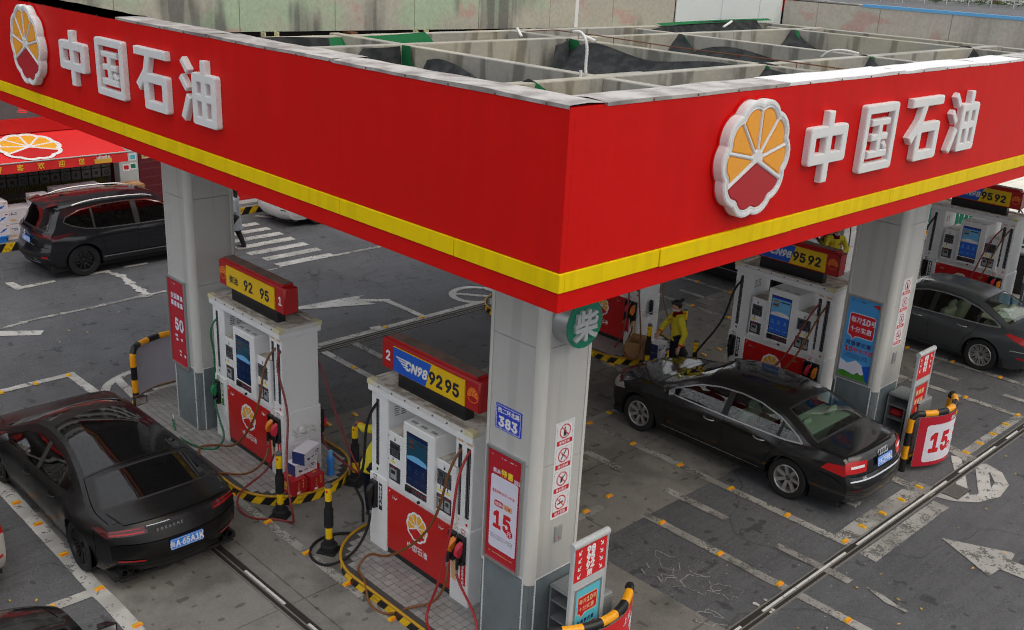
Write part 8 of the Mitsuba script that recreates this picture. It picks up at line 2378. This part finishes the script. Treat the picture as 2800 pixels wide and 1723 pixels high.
for i, c in enumerate('仑好客欢迎您'):
    aw.add('lettering', flat(affinity.translate(text(c, .17, .01), 7.78 + i * .505, .0), vo, (0, 1, 0), (0, 0, 1)), 'poster_yellow')
aw.add('badge', flat(sbox(10.72, -.02, 11.18, .10), vo, (0, 1, 0), (0, 0, 1)), 'gold')
aw.add('badge_lettering', flat(affinity.translate(text('uSmile', .085, .015), 10.78, .095), vo, (0, 1, 0), (0, 0, 1), .003), 'whitesheet')
led = Thing('led_board', 'dark electronic board with red barred characters above the awning', 'sign board')
led.add('board', box(WX, WX + .12, -2, 12.2, 2.965, 4.6), 'darkgrey')
B = Board(led, (WX + .12, 0, 0), (0, 1, 0))
bars = []
def led_char(poly_, part):
    g = poly_
    x0, z0, x1, z1 = g.bounds
    B.put(part, unary_union([g.intersection(sbox(x0, z, x1, z + .042)) for z in np.arange(z0, z1, .062)]), 'led_red', .002)
led_char(rrect(7.6, 8.75, 3.1, 4.2, .4).difference(rrect(7.95, 8.4, 3.35, 3.95, .2)), 'character')
led_char(unary_union([Polygon([(9.5, 3.12), (9.75, 3.08), (10.5, 4.1), (10.2, 4.1)]), Polygon([(10.2, 3.4), (10.35, 3.3), (10.9, 3.1), (11.0, 3.2)])]), 'character')
# goods piled on the platform
cw = 0
def pile(x, y, z, w, d, h, label, m='carton_white', rot=0.0):
    t = Thing('carton', label, 'box', 'cartons piled before the shop', None, RZ(rot, (x, y, z)))
    t.add('box', rbox(-w / 2, w / 2, -d / 2, d / 2, 0, h, .006), m)
    E = Board(t, (w / 2, -d / 2, 0), (0, 1, 0))
    if m == 'carton_white':
        E.put('blue_print', unary_union([Point(d * .75, h * .5).buffer(h * .10), LineString([(d * .65, h * .35), (d * .85, h * .62)]).buffer(h * .05)]), 'sign_blue', .001)
        E.put('red_print', sbox(d * .85, h * .82, d * .95, h * .90), 'ink_red', .001)
        E.put('grey_print', blocks(d * .1, h * .7, d * .3, h * .06, 4, RP, .9, 2), 'ink_navy', .001)
        E.put('gold_print', Polygon([(d * .1, h * .25), (d * .25, h * .35), (d * .4, h * .2), (d * .25, h * .15)]), 'poster_tan', .001)
    else:
        E.put('print', blocks(d * .15, h * .75, d * .6, h * .06, 5, RP, .9, 3), 'ink_grey', .001)
        t.add('tape', box(-.03, .03, -d / 2 - .001, d / 2 + .001, h + .0005, h + .002), 'poster_tan')
    return t
pal = Thing('pallet', 'blue plastic pallet under the white cartons', 'pallet')
pal.add('deck', rbox(-27.45, -26.46, 6.4, 8.42, .325, .375, .008), 'pallet_blue')
for y in (6.5, 7.3, 8.12):
    pal.add('foot', rbox(-27.4, -26.47, y, y + .26, .215, .325, .008), 'pallet_blue')
for k in range(3):
    for j in range(4):
        pile(-26.72 - (j % 2) * .5, 7.02 + (j // 2) * .68 + .5 - .02, .377 + k * .29, .46, .66, .285, f"{('lowest', 'middle', 'topmost')[k]} white carton with a blue print, {('front', 'rear')[j % 2]} row at the {('far', 'near')[j // 2]} end of the blue pallet")
for j in range(2):
    pile(-26.85, 8.80 + j * .02, .216 + j * .40, .50, .70, .385, f"{('lower', 'upper')[j]} white carton standing just right of the blue pallet")
pile(-26.74, 9.36, .216, .44, .46, .62, 'white carton under the one with a bold red print')
t = pile(-26.72, 9.34, .84, .44, .46, .44, 'white carton with a bold red print on top of the pile')
t.add('bold_print', flat(blocks(.06, .14, .34, .16, 3, RP, 1), (.221, -.23, 0), (0, 1, 0), (0, 0, 1), .002), 'ink_red')
for k in range(3):
    for j in range(3):
        pile(-26.95, 9.95 + j * .42 + .06, .216 + k * .36, .80, .40, .35, f"{('first', 'second', 'third')[j]} pale carton from the left, {('lowest', 'middle', 'top')[k]} layer of the long row behind the parked vehicle")
for k in range(3):
    for j in range(2):
        pile(-26.84, 11.62 + j * .32, .216 + k * .34, .55, .31, .33, f"{('left', 'right')[j]} brown cardboard carton, {('lowest', 'middle', 'top')[k]} layer of the stack beside the white post", 'kraft')
t = Thing('display_box', 'low red display box with white writing on the shop platform', 'display')
t.add('box', rbox(-27.2, -26.9, 14.6, 16.4, .216, .9, .01), 'pumpred')
t.add('print', flat(blocks(.7, .45, .5, .12, 2, RP, 1), (-26.9, 14.6, 0), (0, 1, 0), (0, 0, 1), .002), 'whitesheet')
thing1('step', rbox(-26.86, -26.5, 14.2, 16.0, .216, .30, .01), 'grey', 'grey step in front of the low red display box', 'step')

# ------------------------------------------------------------------ beyond the forecourt
fen = Thing('fence', 'green slatted barrier with white and yellow rails behind the far dispenser', 'fence')
for k in range(64):
    x = -15.5 + k * .135
    fen.add('slat', rbox(x, x + .118, 30.18, 30.21, .50, 1.02, .004), 'fence_green')
fen.add('top_rail', box(-15.6, -6.8, 30.17, 30.22, 1.03, 1.07), 'white')
fen.add('lower_rail', box(-15.6, -6.8, 30.17, 30.22, .45, .49), 'white')
fen.add('lower_band', box(-15.6, -6.8, 30.18, 30.21, .27, .44), 'fence_dark')
fen.add('yellow_band', box(-15.6, -6.8, 30.15, 30.23, .14, .25), 'rail_yellow')
fen.add('kerb', box(-15.8, -6.6, 30.1, 30.3, .0, .13), 'white')
for x in (-15.5, -13.2, -10.9, -8.6, -6.85):
    fen.add('post', box(x - .03, x + .03, 30.22, 30.28, .13, 1.1), 'fence_dark')
t = Thing('marker_post', 'slim yellow and black marker post by the green barrier', 'post')
for k in range(6):
    t.add('band', cyl((-12.0, 29.8, .0 + k * .19), (-12.0, 29.8, .19 + k * .19), .05, 12), 'kerbblack' if k % 2 else 'rail_yellow', 30)
t.add('cap', trimesh.creation.icosphere(2, .052).apply_translation((-12.0, 29.8, 1.14)), 'rail_yellow', True)
rl = Thing('railing', 'dark tubular railing along the pale pavement', 'railing')
for x in (-10.9, -9.4, -7.9, -6.4):
    rl.add('post', cyl((x, 31.7, 0), (x, 31.7, 1.2), .03, 8), 'darkgrey', 30)
    rl.add('brace', cyl((x, 31.7, 1.15), (x + .35, 31.7, .75), .02, 6), 'darkgrey', 30)
for z in (1.2, .25):
    rl.add('rail', cyl((-11, 31.7, z), (-5, 31.7, z), .028, 8), 'darkgrey', 30)
t = Thing('litter_bin', 'black bin beyond the far dispenser at the right edge', 'bin')
t.add('body', rbox(-9.25, -8.75, 26.9, 27.4, 0, 1.0, .03), 'black')
t.add('lid', rbox(-9.28, -8.72, 26.87, 27.43, 1.0, 1.08, .03), 'darkgrey')

# far side of the road beyond the canopy: planter, banner, pale building
d1 = np.array((-103.2, 185.1)); d2 = np.array((-60.0, 212.0))
hd_ = (d2 - d1) / np.linalg.norm(d2 - d1)
M = RZ(math.atan2(hd_[1], hd_[0]), (-103.2, 196.0, 0))
pb = Thing('planter', 'long low planter wall beside the distant road', 'planter')
pb.add('wall', lin(box(-10, 80, 0, 1.2, 0, .6), M), 'grey')
for k in range(14):
    pb.add('post', lin(cyl((2 + k * 4, -.2, 0), (2 + k * 4, -.2, 1.6), .07, 6), M), 'white')
pb.add('rail', lin(box(0, 60, -.24, -.16, 1.4, 1.5), M), 'white')
rl_ = np.random.default_rng(9)
v, f = [], []
for k in range(4200):
    a = rl_.uniform(11, 60)
    hgt = .5 + 2.4 * meshkit.noise(np.array([[a * .5, 0, 0]]))[0]
    c = np.array((a + rl_.normal() * .2, rl_.uniform(-.2, 1.6), rl_.uniform(.4, hgt)))
    q = rl_.normal(size=3); q /= np.linalg.norm(q)
    a1, b1 = frame(q)
    r = rl_.uniform(.12, .26)
    n = len(v)
    v += [c - a1 * r, c - b1 * r * .5, c + a1 * r, c + b1 * r * .5]
    f += [(n, n + 1, n + 2), (n, n + 2, n + 3)]
hg = Thing('hedge', 'leafy hedge growing along the distant planter', 'hedge', None, 'stuff')
hg.add(None, lin(trimesh.Trimesh(v, f, process=False), M), 'leaf')
bn = Thing('banner', 'orange and red banner board far beyond the canopy', 'banner')
bn.add('board', lin(box(2.5, 9.5, 6, 6.1, .2, 3.2), M), 'nozzle_orange')
bn.add('upper_half', lin(box(2.5, 9.5, 5.95, 5.99, 1.8, 3.2), M), 'pumpred')
fb_ = Thing('far_building', 'pale building with dark pillars far beyond the road', 'building')
fb_.add('wall', lin(box(-40, 120, 22, 30, 0, 14), M), 'offwhite')
for k in range(26):
    fb_.add('window', lin(box(-38 + k * 6, -35 + k * 6, 21.9, 22.05, 1.0, 8.0), M), 'glass_black')
for k in range(13):
    fb_.add('column', lin(box(-34 + k * 12, -32.4 + k * 12, 21.2, 21.95, 0, 14), M), 'rust')
# apartment block above the shop: outside the picture, mirrored in the car roofs
ap = Thing('apartment_block', 'apartment block with rows of balconies behind the shop', 'building')
ap.add('wall', box(-62, -47, -30, 50, 0, 27), 'offwhite')
for k in range(8):
    z = 3.4 + k * 3.0
    ap.add('balcony', box(-47, -45.7, -29, 49, z - .12, z + .9), 'lightgrey' if k % 2 else 'offwhite')
    for i in range(26):
        y = -28 + i * 3.0
        ap.add('window', box(-47.02, -46.9, y, y + 2.1, z + .95, z + 2.6), 'glass_black')
ap.add('parapet', box(-62.2, -46.6, -30.2, 50.2, 27, 28), 'grey')
